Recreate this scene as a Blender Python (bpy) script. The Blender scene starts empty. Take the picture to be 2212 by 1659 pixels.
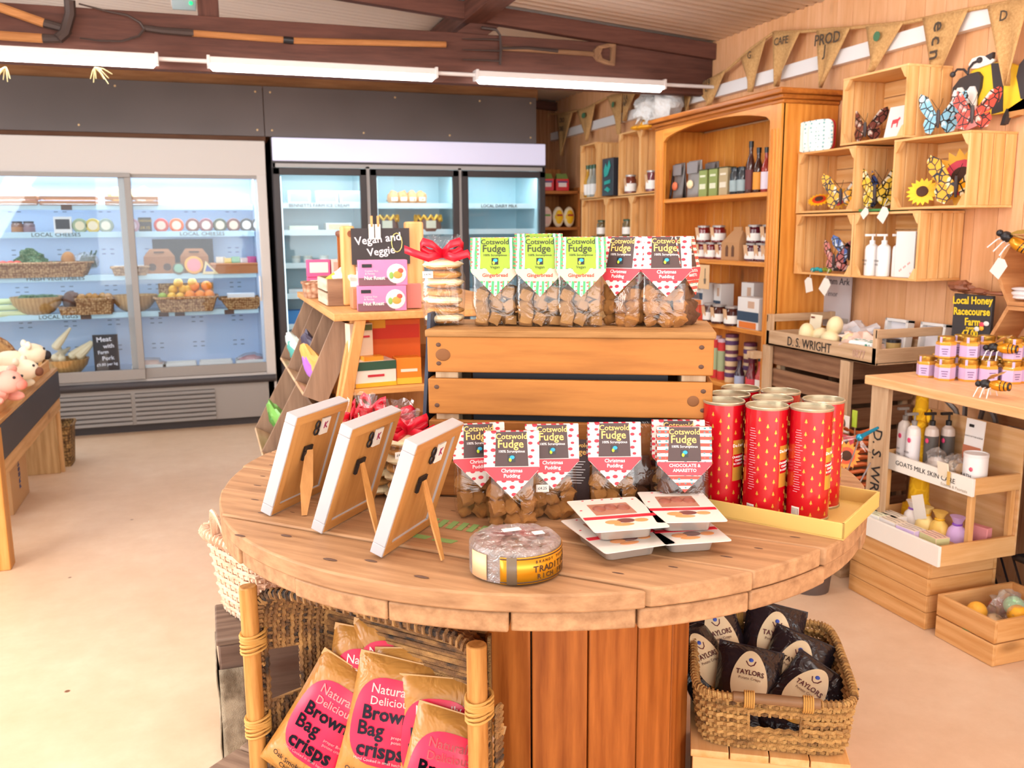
import bpy, bmesh, math, random
from math import pi, sin, cos, radians as RAD
from mathutils import Matrix, Vector, Euler, noise
random.seed(7)
SC = bpy.context.scene
# ---------------------------------------------------------------- camera, light, exposure
cam = bpy.data.objects.new('camera', bpy.data.cameras.new('camera')); SC.collection.objects.link(cam)
cam.data.sensor_width = 36; cam.data.lens = 31.28; cam.data.clip_start = .02
_yw, _pt, _rl = RAD(18.83), RAD(9.72), RAD(-.42)
_f = Vector((sin(_yw)*cos(_pt), cos(_yw)*cos(_pt), -sin(_pt))); _r = Vector((cos(_yw), -sin(_yw), 0)); _u = _r.cross(_f)
_r2 = cos(_rl)*_r + sin(_rl)*_u; _u2 = -sin(_rl)*_r + cos(_rl)*_u
cam.matrix_world = Matrix(((_r2.x, _u2.x, -_f.x, 0), (_r2.y, _u2.y, -_f.y, 0), (_r2.z, _u2.z, -_f.z, 1.45), (0, 0, 0, 1)))
cam.data.dof.use_dof = True; cam.data.dof.focus_distance = 1.95; cam.data.dof.aperture_fstop = 6.3
SC.camera = cam
SC.view_settings.view_transform = 'Standard'; SC.view_settings.look = 'None'
SC.view_settings.gamma = 1; SC.view_settings.use_curve_mapping = False
SC.view_settings.exposure = EXPOSURE = 0.22
SC.cycles.use_denoising = True
SC.cycles.use_adaptive_sampling = True; SC.cycles.adaptive_threshold = .025; SC.cycles.max_bounces = 8; SC.cycles.diffuse_bounces = 4; SC.cycles.transparent_max_bounces = 20; SC.cycles.glossy_bounces = 3; SC.cycles.transmission_bounces = 4
SC.cycles.sample_clamp_indirect = 6; SC.cycles.caustics_reflective = False; SC.cycles.caustics_refractive = False
w = bpy.data.worlds.new('world'); SC.world = w; w.use_nodes = True
w.node_tree.nodes['Background'].inputs[0].default_value = (.95, .97, 1, 1)      # daylight beyond the open shop front behind the camera
w.node_tree.nodes['Background'].inputs[1].default_value = 1.9
def area(name, loc, rot, sx, sy, power, col=(1, 1, 1)):
    l = bpy.data.lights.new(name, 'AREA'); l.shape = 'RECTANGLE'; l.size = sx; l.size_y = sy; l.energy = power; l.color = col
    o = bpy.data.objects.new(name, l); SC.collection.objects.link(o); o.location = loc; o.rotation_euler = [RAD(a) for a in rot]
    return o
area('daylight_from_side_door', (-2.3, 2.3, 1.5), (0, -58, 0), 1.6, 1.6, 62, (1, .97, .93))
area('added_front_fill', (.6, -2.4, 1.5), (104, 0, 0), 4.5, 1.8, 95, (1, .95, .89))  # unseen fill added behind the camera, tilted upward to brighten the ceiling
# ---------------------------------------------------------------- materials
def C(h, a=1):
    h = h.lstrip('#'); r = [int(h[i:i+2], 16)/255 for i in (0, 2, 4)]
    return tuple((c/12.92 if c <= .04045 else ((c+.055)/1.055)**2.4) for c in r) + (a,)
MATS = {}
class NT:
    def __init__(s, name):
        s.m = bpy.data.materials.new(name); s.m.use_nodes = True; s.t = s.m.node_tree; s.n = s.t.nodes
        s.b = s.n['Principled BSDF']; s.o = s.n['Material Output']
    def node(s, typ, **k):
        n = s.n.new(typ)
        for a, v in k.items(): setattr(n, a, v)
        return n
    def link(s, a, b): s.t.links.new(a, b)
    def inp(s, n, i, v):
        if hasattr(v, 'is_output') or isinstance(v, bpy.types.NodeSocket): s.link(v, n.inputs[i])
        else: n.inputs[i].default_value = v
    def math(s, op, a, b=0, c=None):
        n = s.node('ShaderNodeMath', operation=op); s.inp(n, 0, a); s.inp(n, 1, b)
        if c is not None: s.inp(n, 2, c)
        return n.outputs[0]
    def mix(s, f, a, b, mode='MIX'):
        n = s.node('ShaderNodeMix', data_type='RGBA', blend_type=mode); s.inp(n, 0, f); s.inp(n, 6, a); s.inp(n, 7, b); return n.outputs[2]
    def ramp(s, f, stops):
        n = s.node('ShaderNodeValToRGB'); s.link(f, n.inputs[0]); e = n.color_ramp.elements
        while len(e) < len(stops): e.new(.5)
        for i, (p, c) in enumerate(stops): e[i].position = p; e[i].color = c if not isinstance(c, str) else C(c)
        return n.outputs[0]
    def coords(s, sc=(1, 1, 1), kind='bc', jitter=True):
        if kind == 'bc': v = s.node('ShaderNodeAttribute', attribute_name='bc').outputs['Vector']
        else: v = s.node('ShaderNodeTexCoord').outputs['Object']
        if jitter:
            r = s.node('ShaderNodeObjectInfo').outputs['Random']; a = s.node('ShaderNodeVectorMath', operation='MULTIPLY_ADD')
            s.link(v, a.inputs[0]); a.inputs[1].default_value = (1, 1, 1); k = s.math('MULTIPLY', r, 9.0); s.link(k, a.inputs[2]); v = a.outputs[0]
        mp = s.node('ShaderNodeVectorMath', operation='MULTIPLY'); s.link(v, mp.inputs[0]); mp.inputs[1].default_value = sc
        return mp.outputs[0]
    def noise(s, vec, scale=5, detail=3, rough=.5, dist=0):
        n = s.node('ShaderNodeTexNoise'); s.link(vec, n.inputs['Vector']); n.inputs['Scale'].default_value = scale
        n.inputs['Detail'].default_value = detail; n.inputs['Roughness'].default_value = rough; n.inputs['Distortion'].default_value = dist
        return n.outputs[0]
    def voro(s, vec, scale=5, rnd=1, feature='F1'):
        n = s.node('ShaderNodeTexVoronoi', feature=feature); s.link(vec, n.inputs['Vector']); n.inputs['Scale'].default_value = scale; n.inputs['Randomness'].default_value = rnd
        return n.outputs['Distance']
    def bump(s, h, strength=.3, dist=.002):
        n = s.node('ShaderNodeBump'); s.link(h, n.inputs['Height']); n.inputs['Strength'].default_value = strength; n.inputs['Distance'].default_value = dist
        s.link(n.outputs[0], s.b.inputs['Normal'])
    def col(s, c): s.inp(s.b, 'Base Color', C(c) if isinstance(c, str) else c)
def plain(c, rough=.5, metal=0, spec=.5, emit=0, coat=0):
    k = ('p', c, rough, metal, spec, emit, coat)
    if k not in MATS:
        t = NT('paint_' + c.strip('#')); t.col(c); t.b.inputs['Roughness'].default_value = rough; t.b.inputs['Metallic'].default_value = metal
        t.b.inputs['Specular IOR Level'].default_value = spec; t.b.inputs['Coat Weight'].default_value = coat
        if emit: t.b.inputs['Emission Color'].default_value = C(c); t.b.inputs['Emission Strength'].default_value = emit
        MATS[k] = t.m
    return MATS[k]
def wood(light, dark, knots=.5, rough=.5, grain=1.0, gloss=.3, vary=.25, sc=1.0, wave=.22):
    k = ('w', light, dark, knots, rough, grain, gloss, vary, sc, wave)
    if k in MATS: return MATS[k]
    t = NT('wood_' + light.strip('#'))
    v = t.coords((2.2*sc, 26*sc, 26*sc)); v2 = t.coords((.9*sc, 5*sc, 5*sc)); v3 = t.coords((4*sc, 9*sc, 9*sc))
    wv = t.node('ShaderNodeTexWave', wave_type='BANDS', bands_direction='Y'); t.link(v2, wv.inputs['Vector'])
    wv.inputs['Scale'].default_value = 1.6; wv.inputs['Distortion'].default_value = 4; wv.inputs['Detail'].default_value = 2; wv.inputs['Detail Scale'].default_value = 1.2
    n1 = t.noise(v, 2.2, 4, .6); f = t.mix(wave, n1, wv.outputs[0]); r = t.ramp(f, [(.3, light), (.78, dark)])
    c = t.mix(grain, C(light), r)
    big = t.noise(v2, .9, 2); c = t.mix(t.math('MULTIPLY', big, vary), c, C(dark), 'MULTIPLY')
    if knots:
        d = t.voro(v3, .55, 1); kn = t.ramp(d, [(.05, (1, 1, 1, 1)), (.13, (0, 0, 0, 1))]); c = t.mix(t.math('MULTIPLY', kn, knots), c, C('#4a2008'))
        ring = t.ramp(d, [(.12, (1, 1, 1, 1)), (.26, (0, 0, 0, 1))]); c = t.mix(t.math('MULTIPLY', ring, knots*.45), c, C(dark))
    t.col(c); t.b.inputs['Roughness'].default_value = rough; t.b.inputs['Specular IOR Level'].default_value = gloss
    t.bump(n1, .25, .002); MATS[k] = t.m
    return t.m
def film(name, tint='#ffffff', amount=.16, rough=.12, wrinkle=30, strength=.6, white=0.0, edge=.35):
    t = NT(name); t.n.remove(t.b)
    v = t.coords((1, 1, 1), 'obj'); nz = t.noise(v, wrinkle, 3, .6, 1.0)
    bp = t.node('ShaderNodeBump'); t.link(nz, bp.inputs['Height']); bp.inputs['Strength'].default_value = strength; bp.inputs['Distance'].default_value = .006
    tr = t.node('ShaderNodeBsdfTransparent'); tr.inputs[0].default_value = C(tint)
    gl = t.node('ShaderNodeBsdfGlossy'); gl.inputs['Roughness'].default_value = rough; t.link(bp.outputs[0], gl.inputs['Normal'])
    lw = t.node('ShaderNodeLayerWeight'); lw.inputs[0].default_value = .35; t.link(bp.outputs[0], lw.inputs['Normal'])
    fac = t.math('ADD', t.math('MULTIPLY', lw.outputs['Facing'], edge), amount)
    mx = t.node('ShaderNodeMixShader'); t.link(fac, mx.inputs[0]); t.link(tr.outputs[0], mx.inputs[1]); t.link(gl.outputs[0], mx.inputs[2])
    last = mx
    if white:
        df = t.node('ShaderNodeBsdfDiffuse'); df.inputs[0].default_value = (.9, .9, .9, 1); m2 = t.node('ShaderNodeMixShader'); m2.inputs[0].default_value = white
        t.link(mx.outputs[0], m2.inputs[1]); t.link(df.outputs[0], m2.inputs[2]); last = m2
    t.link(last.outputs[0], t.o.inputs[0])
    return t.m
def weave(name, light, dark, sx=90, sy=60, rough=.8):
    "woven strands: over-and-under stripes on the surface itself"
    t = NT(name); v = t.coords((sx, sy, sx), 'bc', False)
    n = t.noise(v, .25, 3, .6); s = t.voro(v, 1.0, .55); r = t.ramp(t.mix(.4, s, n), [(.2, light), (.62, dark)])
    t.col(r); t.b.inputs['Roughness'].default_value = rough; t.bump(s, .9, -.006)
    return t.m
# ---------------------------------------------------------------- mesh builder
_TXT = {}
def text_mesh(s, bold, extr, res):
    k = (s, bold, extr, res)
    if k not in _TXT:
        cu = bpy.data.curves.new('t', 'FONT'); cu.body = s; cu.size = 1; cu.align_x = 'CENTER'; cu.align_y = 'CENTER'; cu.extrude = extr; cu.offset = bold; cu.resolution_u = res
        o = bpy.data.objects.new('t', cu); SC.collection.objects.link(o); dg = bpy.context.evaluated_depsgraph_get(); dg.update()
        me = o.evaluated_get(dg).to_mesh(); _TXT[k] = ([v.co.copy() for v in me.vertices], [tuple(p.vertices) for p in me.polygons])
        o.evaluated_get(dg).to_mesh_clear(); bpy.data.objects.remove(o); bpy.data.curves.remove(cu)
    return _TXT[k]
def T(x, y=0, z=0): return Matrix.Translation((x, y, z) if not hasattr(x, '__len__') else x)
def RX(a): return Matrix.Rotation(RAD(a), 4, 'X')
def RY(a): return Matrix.Rotation(RAD(a), 4, 'Y')
def RZ(a): return Matrix.Rotation(RAD(a), 4, 'Z')
def S(x, y=None, z=None): return Matrix.Diagonal((x, x if y is None else y, x if z is None else z, 1))
ID = Matrix()
class B:
    def __init__(s, *mats): s.v = []; s.f = []; s.mi = []; s.bc = []; s.mats = list(mats); s.M = ID
    def raw(s, vs, fs, m=0, M=None, g=None):
        if not vs: return s
        vs = [Vector(v) for v in vs]; lo = [min(v[i] for v in vs) for i in range(3)]; hi = [max(v[i] for v in vs) for i in range(3)]
        ax = max(range(3), key=lambda i: hi[i]-lo[i]) if g is None else g; o = [random.uniform(-40, 40) for _ in range(3)]
        a, b, c = ax, (ax+1) % 3, (ax+2) % 3; n = len(s.v); X = s.M @ M if M is not None else s.M
        for v in vs: s.bc.append((v[a]+o[0], v[b]+o[1], v[c]+o[2])); s.v.append(X @ v)
        s.f += [tuple(i+n for i in f) for f in fs]; s.mi += [m]*len(fs)
        return s
    def box(s, x0, x1, y0, y1, z0, z1, m=0, M=None, g=None):
        v = [(x, y, z) for x in (x0, x1) for y in (y0, y1) for z in (z0, z1)]
        return s.raw(v, [(0, 1, 3, 2), (4, 6, 7, 5), (0, 4, 5, 1), (2, 3, 7, 6), (0, 2, 6, 4), (1, 5, 7, 3)], m, M, g)
    def cb(s, c, d, m=0, M=None, g=None):
        return s.box(c[0]-d[0]/2, c[0]+d[0]/2, c[1]-d[1]/2, c[1]+d[1]/2, c[2]-d[2]/2, c[2]+d[2]/2, m, M, g)
    def lathe(s, prof, n=20, m=0, M=None, sx=1, sy=1):
        vs = []; fs = []
        for r, z in prof:
            for i in range(n): vs.append((r*sx*cos(2*pi*i/n), r*sy*sin(2*pi*i/n), z))
        for j in range(len(prof)-1):
            for i in range(n): a = j*n+i; b = j*n+(i+1) % n; fs.append((a, b, b+n, a+n))
        fs.append(tuple(reversed(range(n)))); k = (len(prof)-1)*n; fs.append(tuple(range(k, k+n)))
        return s.raw(vs, fs, m, M, 2)
    def cyl(s, p0, p1, r, n=12, m=0, r2=None):
        p0 = Vector(p0); p1 = Vector(p1); d = p1-p0; q = d.to_track_quat('Z', 'Y').to_matrix().to_4x4()
        return s.lathe([(r, 0), (r if r2 is None else r2, d.length)], n, m, T(p0) @ q)
    def tube(s, pts, r, n=6, m=0, closed=False, taper=None):
        P = [Vector(p) for p in pts]; k = len(P); vs = []; up = Vector((0, 0, 1)); prev = None
        for i, p in enumerate(P):
            a = P[i-1] if (i > 0 or closed) else p; b = P[(i+1) % k] if (i < k-1 or closed) else p; d = (b-a).normalized() if (b-a).length > 1e-9 else Vector((0, 0, 1))
            if prev is None: x = d.orthogonal().normalized()
            else:
                x = prev - d*prev.dot(d); x = x.normalized() if x.length > 1e-6 else d.orthogonal().normalized()
            prev = x; y = d.cross(x); rr = r if taper is None else r*(1+(taper-1)*i/(k-1))
            if hasattr(r, '__len__'): rr = r[i]
            for j in range(n): vs.append(p + x*rr*cos(2*pi*j/n) + y*rr*sin(2*pi*j/n))
        fs = []
        for i in range(k if closed else k-1):
            for j in range(n): a = i*n+j; b = i*n+(j+1) % n; c = ((i+1) % k)*n; fs.append((a, b, c+(j+1) % n, c+j))
        if not closed: fs.append(tuple(reversed(range(n)))); fs.append(tuple(range((k-1)*n, k*n)))
        return s.raw(vs, fs, m)
    def prism(s, poly, z0, z1, m=0, M=None):
        n = len(poly); vs = [(x, y, z0) for x, y in poly] + [(x, y, z1) for x, y in poly]
        return s.raw(vs, [tuple(reversed(range(n))), tuple(range(n, 2*n))] + [(i, (i+1) % n, n+(i+1) % n, n+i) for i in range(n)], m, M)
    def sph(s, c, r, m=0, nu=14, nv=9, M=None, lump=0, seed=0):
        if not hasattr(r, '__len__'): r = (r, r, r)
        vs = []; fs = []
        for j in range(nv+1):
            a = pi*j/nv
            for i in range(nu):
                u = Vector((sin(a)*cos(2*pi*i/nu), sin(a)*sin(2*pi*i/nu), cos(a))); k = 1 + (lump*noise.noise(u*2.3+Vector((seed, seed*.7, 0))) if lump else 0)
                vs.append((c[0]+r[0]*u.x*k, c[1]+r[1]*u.y*k, c[2]+r[2]*u.z*k))
        for j in range(nv):
            for i in range(nu): a = j*nu+i; b = j*nu+(i+1) % nu; fs.append((a, a+nu, b+nu, b))
        return s.raw(vs, fs, m, M)
    def text(s, t, h, M, m=0, bold=0, extr=.01, res=2, wide=1):
        vs, fs = text_mesh(t, bold, extr, res); X = M @ S(h*wide, h, h)
        return s.raw([X @ v for v in vs], fs, m)
    def grid(s, fn, nu, nv, m=0, M=None, closed=False, g=None):
        vs = [fn(i/nu, j/nv) for j in range(nv+1) for i in range(nu+1)]; w = nu+1
        return s.raw(vs, [(j*w+i, j*w+i+1, (j+1)*w+i+1, (j+1)*w+i) for j in range(nv) for i in range(nu)], m, M, g)
    def obj(s, name, parent=None, bevel=0, smooth=True, angle=35, subsurf=0, solid=0, loc=None):
        me = bpy.data.meshes.new(name); me.from_pydata([tuple(v) for v in s.v], [], s.f)
        for m in s.mats: me.materials.append(m)
        me.polygons.foreach_set('material_index', s.mi)
        a = me.attributes.new('bc', 'FLOAT_VECTOR', 'POINT'); a.data.foreach_set('vector', [c for v in s.bc for c in v])
        if smooth: me.polygons.foreach_set('use_smooth', [True]*len(s.f)); me.update(); me.set_sharp_from_angle(angle=RAD(angle))
        me.update(); o = bpy.data.objects.new(name, me); SC.collection.objects.link(o)
        if parent: o.parent = parent
        if loc: o.location = loc
        if solid: q = o.modifiers.new('solid', 'SOLIDIFY'); q.thickness = solid; q.offset = 0
        if bevel: q = o.modifiers.new('bevel', 'BEVEL'); q.width = bevel; q.segments = 2; q.limit_method = 'ANGLE'; q.angle_limit = RAD(50)
        if subsurf: q = o.modifiers.new('sub', 'SUBSURF'); q.levels = subsurf; q.render_levels = subsurf
        return o
def tag(o, label, cat, group=None, kind=None):
    o['label'] = label; o['category'] = cat
    if group: o['group'] = group
    if kind: o['kind'] = kind
    return o
def thing(name, label, cat, loc=(0, 0, 0), rz=0, group=None):
    o = bpy.data.objects.new(name, None); SC.collection.objects.link(o); o.location = loc; o.rotation_euler = (0, 0, RAD(rz)); o.empty_display_size = .05
    return tag(o, label, cat, group)
def struct(o, label=None):
    o['kind'] = 'structure'
    if label: o['label'] = label
    return o
def place(o, loc, rz=0, rx=0, ry=0, sc=None):
    o.location = loc; o.rotation_euler = (RAD(rx), RAD(ry), RAD(rz))
    if sc: o.scale = (sc, sc, sc) if not hasattr(sc, '__len__') else sc
    return o
def dup(root, label=None, group=None):
    r = root.copy(); SC.collection.objects.link(r)
    if label: r['label'] = label
    if group: r['group'] = group
    for ch in list(root.children):
        c = ch.copy(); SC.collection.objects.link(c); c.parent = r
        for g in list(ch.children): d = g.copy(); SC.collection.objects.link(d); d.parent = c
    return r
ORD = ['first', 'second', 'third', 'fourth', 'fifth', 'sixth', 'seventh', 'eighth', 'ninth', 'tenth', 'eleventh', 'twelfth']
# faces a text or a flat panel: local x to the reader's right, local y up
FX = Matrix(((0, 0, -1, 0), (-1, 0, 0, 0), (0, 1, 0, 0), (0, 0, 0, 1)))   # reads from -X (right-hand wall things)
FY = Matrix(((1, 0, 0, 0), (0, 0, -1, 0), (0, 1, 0, 0), (0, 0, 0, 1)))    # reads from -Y
PINE = wood('#ecc188', '#d69c58', .5, .55); CRATE = wood('#f2c98e', '#dea25c', .45, .55); HONEYPINE = wood('#eba54c', '#cc7a26', .7, .35, gloss=.5)
BEAM = wood('#70463a', '#4e2f26', .2, .7); DRUMWOOD = wood('#c4986e', '#936a48', .3, .6, vary=.35, wave=.12); COREWOOD = wood('#b96c2c', '#87430f', .6, .5)
OLDPALE = wood('#d6b896', '#b3906c', .3, .75); DARKCRATE = wood('#a47c5e', '#75503a', .4, .7); APPLE = wood('#bd7c3a', '#8a521e', .6, .6, vary=.35, wave=.4)
SLATE = plain('#3a3638', .7); WHITE = plain('#e4e2e0', .5); BLACK = plain('#18161a', .4); STEEL = plain('#b9b6b2', .35, .6); GOLD = plain('#c9a24a', .3, .8)
TIN = plain('#b8ae94', .3, .6); INK = plain('#1d1b1d', .7); RED = plain('#c8102e', .45); RIBBON = plain('#d3102c', .35); PAPER = plain('#e8e3da', .7); KRAFT = plain('#b98a5e', .75)
CHALK = plain('#eceaf2', .9); YELLOW = plain('#f7cf2a', .5); TEAL = plain('#2fa9a0', .6); CREAM = plain('#f2e4c4', .6)
GLASS = film('clear_glass', '#f8fcff', .025, .02, 2, 0.0, edge=.12); CELLO = film('cellophane', '#ffffff', .06, .12, 22, .7, edge=.15)
HAZYFILM = film('crinkled_film', '#ffffff', .14, .16, 40, 1.0, .10)
# ================================================================ the room
XW = 3.1
def ceil_z(x): return 2.615 + .083*(XW-x)
t = NT('concrete_floor'); v = t.coords((1, 1, 1), 'obj', False); n1 = t.noise(v, .8, 6, .62); n2 = t.noise(v, 9, 5, .7)
c = t.ramp(t.mix(.35, n1, n2), [(.3, '#cdaa88'), (.5, '#dab99a'), (.7, '#e6caae')]); sp = t.ramp(t.voro(v, 3.1), [(.02, '#8a6a50'), (.035, '#ffffff')])
t.col(t.mix(1, c, sp, 'MULTIPLY')); t.b.inputs['Roughness'].default_value = .42; t.bump(n2, .1, .003); FLOOR = t.m
b = B(FLOOR); b.box(-4, 3.3, -3.2, 8.0, -.1, 0); struct(b.obj('floor', smooth=False))
# boarded right wall: vertical tongue-and-groove boards
WALLW = wood('#eebb8f', '#dba26e', .25, .6, vary=.15)
b = B(WALLW); y = -1.2
while y < 7.85: b.box(XW, XW+.03, y, min(y+.118, 7.85), 0, 2.615); y += .12
b.box(XW+.012, XW+.1, -1.2, 7.9, 0, 2.615); struct(b.obj('wall_right', bevel=.0015))
b = B(wood('#b98258', '#96623c', .3, .7)); x = -4
while x < XW: b.box(x, min(x+.148, XW), 7.82, 7.85, 0, ceil_z(x)); x += .15
b.box(-4, XW+.1, 7.84, 7.95, 0, 2.6); struct(b.obj('wall_back', bevel=.0015))
# corrugated roof sheets, ridges running down the slope
b = B(plain('#f2ebe6', .55)); ny = 560; vs = []; fs = []
for j in range(ny+1):
    y = -3.2 + 11.1*j/ny; dz = .009*sin(2*pi*y/.076)
    vs += [(-4.2, y, ceil_z(-4.2)+dz), (XW+.1, y, ceil_z(XW+.1)+dz)]
for j in range(ny): fs.append((2*j, 2*j+1, 2*j+3, 2*j+2))
b.raw(vs, fs); struct(b.obj('ceiling', angle=80, solid=.004))
b = B(BEAM)
b.box(-4, XW, 5.13, 5.21, 2.29, 2.567, g=0); struct(b.obj('trim_beam', bevel=.004))
def rafter(name, y0, y1, dz0, dz1):
    b = B(BEAM); vs = []
    for x in (-4, XW):
        for y in (y0, y1):
            for d in (dz0, dz1): vs.append((x, y, ceil_z(x)-d))
    b.raw(vs, [(0, 1, 3, 2), (4, 6, 7, 5), (0, 4, 5, 1), (2, 3, 7, 6), (0, 2, 6, 4), (1, 5, 7, 3)]); return struct(b.obj(name, bevel=.003))
rafter('trim_rafter', 5.09, 5.15, .02, .115); rafter('trim_rafter', 7.76, 7.82, .02, .09)
b = B(BEAM); b.box(1.47, 1.60, 2.2, 7.8, 2.625, 2.735, g=1); struct(b.obj('trim_purlin', bevel=.003))
b = B(BEAM); b.box(-1.6, -1.47, 2.2, 7.8, 2.86, 2.96, g=1); struct(b.obj('trim_purlin', bevel=.003))
b = B(BEAM); b.box(.045, .15, 5.15, 5.2, 2.567, 2.9, g=2); struct(b.obj('trim_post', bevel=.003))
b = B(BEAM); b.raw([(1.43, 5.14, 2.567), (1.62, 5.14, 2.567), (1.72, 5.14, 2.64), (1.56, 5.14, 2.66), (1.43, 5.2, 2.567), (1.62, 5.2, 2.567), (1.72, 5.2, 2.64), (1.56, 5.2, 2.66)],
      [(0, 1, 2, 3), (7, 6, 5, 4), (0, 4, 5, 1), (1, 5, 6, 2), (2, 6, 7, 3), (3, 7, 4, 0)]); struct(b.obj('trim_strut', bevel=.003))
# boards hung above the coolers
FASC = NT('fascia_grey'); v = FASC.coords((1, 1, 1), 'obj', False); FASC.col(FASC.ramp(FASC.noise(v, 1.2, 2), [(.3, '#58504f'), (.7, '#685f5e')])); FASC.b.inputs['Roughness'].default_value = .55; FASC = FASC.m
SCREW = plain('#d9b98a', .4, .3)
for i, (x0, x1) in enumerate(((-3.2, .474), (.479, 2.612))):
    f = struct(B(FASC).box(x0, x1, 7.0, 7.02, 2.155, 2.512).obj('trim_fascia', bevel=.002))
    s = B(SCREW)
    for k in range(4):
        for z in (2.20, 2.47): s.sph((x0+.05+(x1-x0-.1)*k/3 + (.25 if k in (1, 2) and z > 2.4 else 0), 6.998, z), (.008, .004, .008), nu=8, nv=4)
    s.obj('screw_heads', f)
struct(B(wood('#a4754d', '#7f5433', .2, .7)).box(-4, 2.64, 7.04, 7.09, 2.50, 2.60, g=0).obj('trim_batten'))
struct(B(wood('#7f5840', '#5f3d2a', .2, .7)).box(-3.2, .48, 7.02, 7.05, 2.125, 2.165, g=0).obj('trim_batten'))
# white painted rail high on the boarded wall
struct(B(plain('#eceaea', .5)).box(3.055, 3.1, .4, 7.82, 2.262, 2.332, g=1).obj('trim_rail', bevel=.002))
# ---------------------------------------------------------------- strip lights on the beam
TUBE = NT('lit_tube'); TUBE.b.inputs['Emission Color'].default_value = (1, .985, .96, 1); TUBE.b.inputs['Emission Strength'].default_value = 21; TUBE = TUBE.m
LAMPW = plain('#dcd6d4', .4)
def strip_light(x0, x1, y, z, label, hw=.035):
    t_ = thing('strip_light', label, 'light', ((x0+x1)/2, y, z), group='strip lights under the beam'); h = (x1-x0)/2
    B(LAMPW).box(-h, h, -hw, hw, -.035, 0).obj('housing', t_, bevel=.004)
    b = B(TUBE); b.M = T(0, 0, -.036) @ RY(90); b.lathe([(.02, -h+.008), (.034, -h+.02), (.034, h-.02), (.02, h-.008)], 14, sx=.9, sy=1); b.obj('diffuser', t_)
    for s in (-1, 1): B(LAMPW).box(s*h-.008, s*h+.008, -.038, .038, -.05, .006).obj('end_cap', t_, bevel=.002)
    return t_
for x0, x1, l in ((-1.45, -.165, 'lit strip light below the fork handles and straw sprigs'), (.08, 1.27, 'lit strip light under the middle of the brown beam'), (1.505, 2.68, 'lit strip light ending near the pine dresser top and boarded wall')):
    strip_light(x0, x1, 5.0, 2.338, l)
for x0, x1 in ((-1.45, -.165), (.08, 1.27), (1.505, 2.68)):
    for yy, l in ((.9, 'lit strip light on the ceiling over the shop entrance'), (2.75, 'lit strip light on the ceiling above the drum table')): o = strip_light(x0, x1, yy, 2.42, l, .016); o['group'] = 'strip lights ' + ('near the entrance' if yy < 1 else 'above the drum table')
for x0, x1, l in ((-.165, .08, 'white conduit joining the strip lights nearest the pitchfork'), (1.27, 1.505, 'white conduit joining strip lights below the digging fork'), (2.68, 3.08, 'white conduit running from last strip light to boarded wall')):
    tag(B(LAMPW).cyl((x0, 5.0, 2.318), (x1, 5.0, 2.318), .011).obj('conduit'), l, 'cable conduit')
# ---------------------------------------------------------------- garden tools on the beam
ASH = wood('#c98d55', '#a2683a', .3, .6); IRON = plain('#4a3c38', .55, .4)
YB = 5.112
def onb(px_): return px_
def P3(*a): return [Vector(p) for p in a]
tt = thing('pitchfork', 'two-pronged pitchfork with long pale wooden handle hung along the brown beam', 'pitchfork', (0, 0, 0))
b = B(ASH); b.tube(P3((0.01, 5.11, 2.472), (0.536, 5.11, 2.466), (1.362, 5.11, 2.494)), .0165, 10); b.obj('handle', tt)
B(BLACK).cyl((0.468, 5.11, 2.467), (0.521, 5.11, 2.465), .0185, 12).obj('handle_tape', tt)
b = B(IRON); b.tube(P3((-0.222, 5.11, 2.484), (-0.135, 5.11, 2.476), (0.017, 5.11, 2.474)), .016, 8, taper=1.2)
b.tube(P3((-0.217, 5.1, 2.478), (-0.237, 5.1, 2.508), (-0.293, 5.09, 2.536), (-0.387, 5.08, 2.547), (-0.507, 5.05, 2.566)), .008, 6, taper=.5)
b.tube(P3((-0.217, 5.1, 2.478), (-0.246, 5.1, 2.441), (-0.33, 5.09, 2.409), (-0.43, 5.08, 2.404), (-0.516, 5.05, 2.406)), .008, 6, taper=.5); b.obj('prongs', tt)
tt = thing('digging_fork', 'four-pronged digging fork with wooden D-shaped handle hung on the beam', 'garden fork', (0, 0, 0))
b = B(wood('#a9805e', '#7c5a40', .2, .7)); b.tube(P3((1.698, 5.11, 2.493), (1.883, 5.11, 2.493), (2.272, 5.11, 2.491)), .014, 10)
hd = [(-.055, -.02), (-.03, -.045), (.03, -.06), (.085, -.062), (.085, .062), (.03, .06), (-.03, .04), (-.055, .015)]
hi = [(.0, -.028), (.05, -.04), (.058, -.03), (.058, .03), (.05, .04), (.0, .028), (-.012, 0)]
b.M = T((2.331, 5.12, 2.499)) @ RY(3) @ RX(90); bmw = b
b.prism([(-.055, -.02), (-.03, -.045), (-.012, 0), (-.03, .04), (-.055, .015)], -.014, .014); b.prism([(-.03, -.045), (.03, -.06), (.05, -.04), (0, -.028), (-.012, 0)], -.014, .014)
b.prism([(-.012, 0), (0, .028), (.05, .04), (.03, .06), (-.03, .04)], -.014, .014); b.prism([(.03, -.06), (.085, -.062), (.058, -.03), (.05, -.04)], -.014, .014)
b.prism([(.05, .04), (.058, .03), (.085, .062), (.03, .06)], -.014, .014); b.prism([(.058, -.03), (.085, -.062), (.085, .062), (.058, .03)], -.014, .014); b.M = ID; b.obj('handle', tt, bevel=.002)
b = B(IRON); b.tube(P3((2.039, 5.1, 2.495), (1.851, 5.1, 2.5), (1.687, 5.1, 2.491)), .011, 8, taper=.8)
b.tube(P3((1.571, 5.1, 2.595), (1.66, 5.1, 2.59), (1.682, 5.1, 2.561), (1.687, 5.1, 2.491), (1.68, 5.1, 2.399)), .008, 6)
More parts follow.
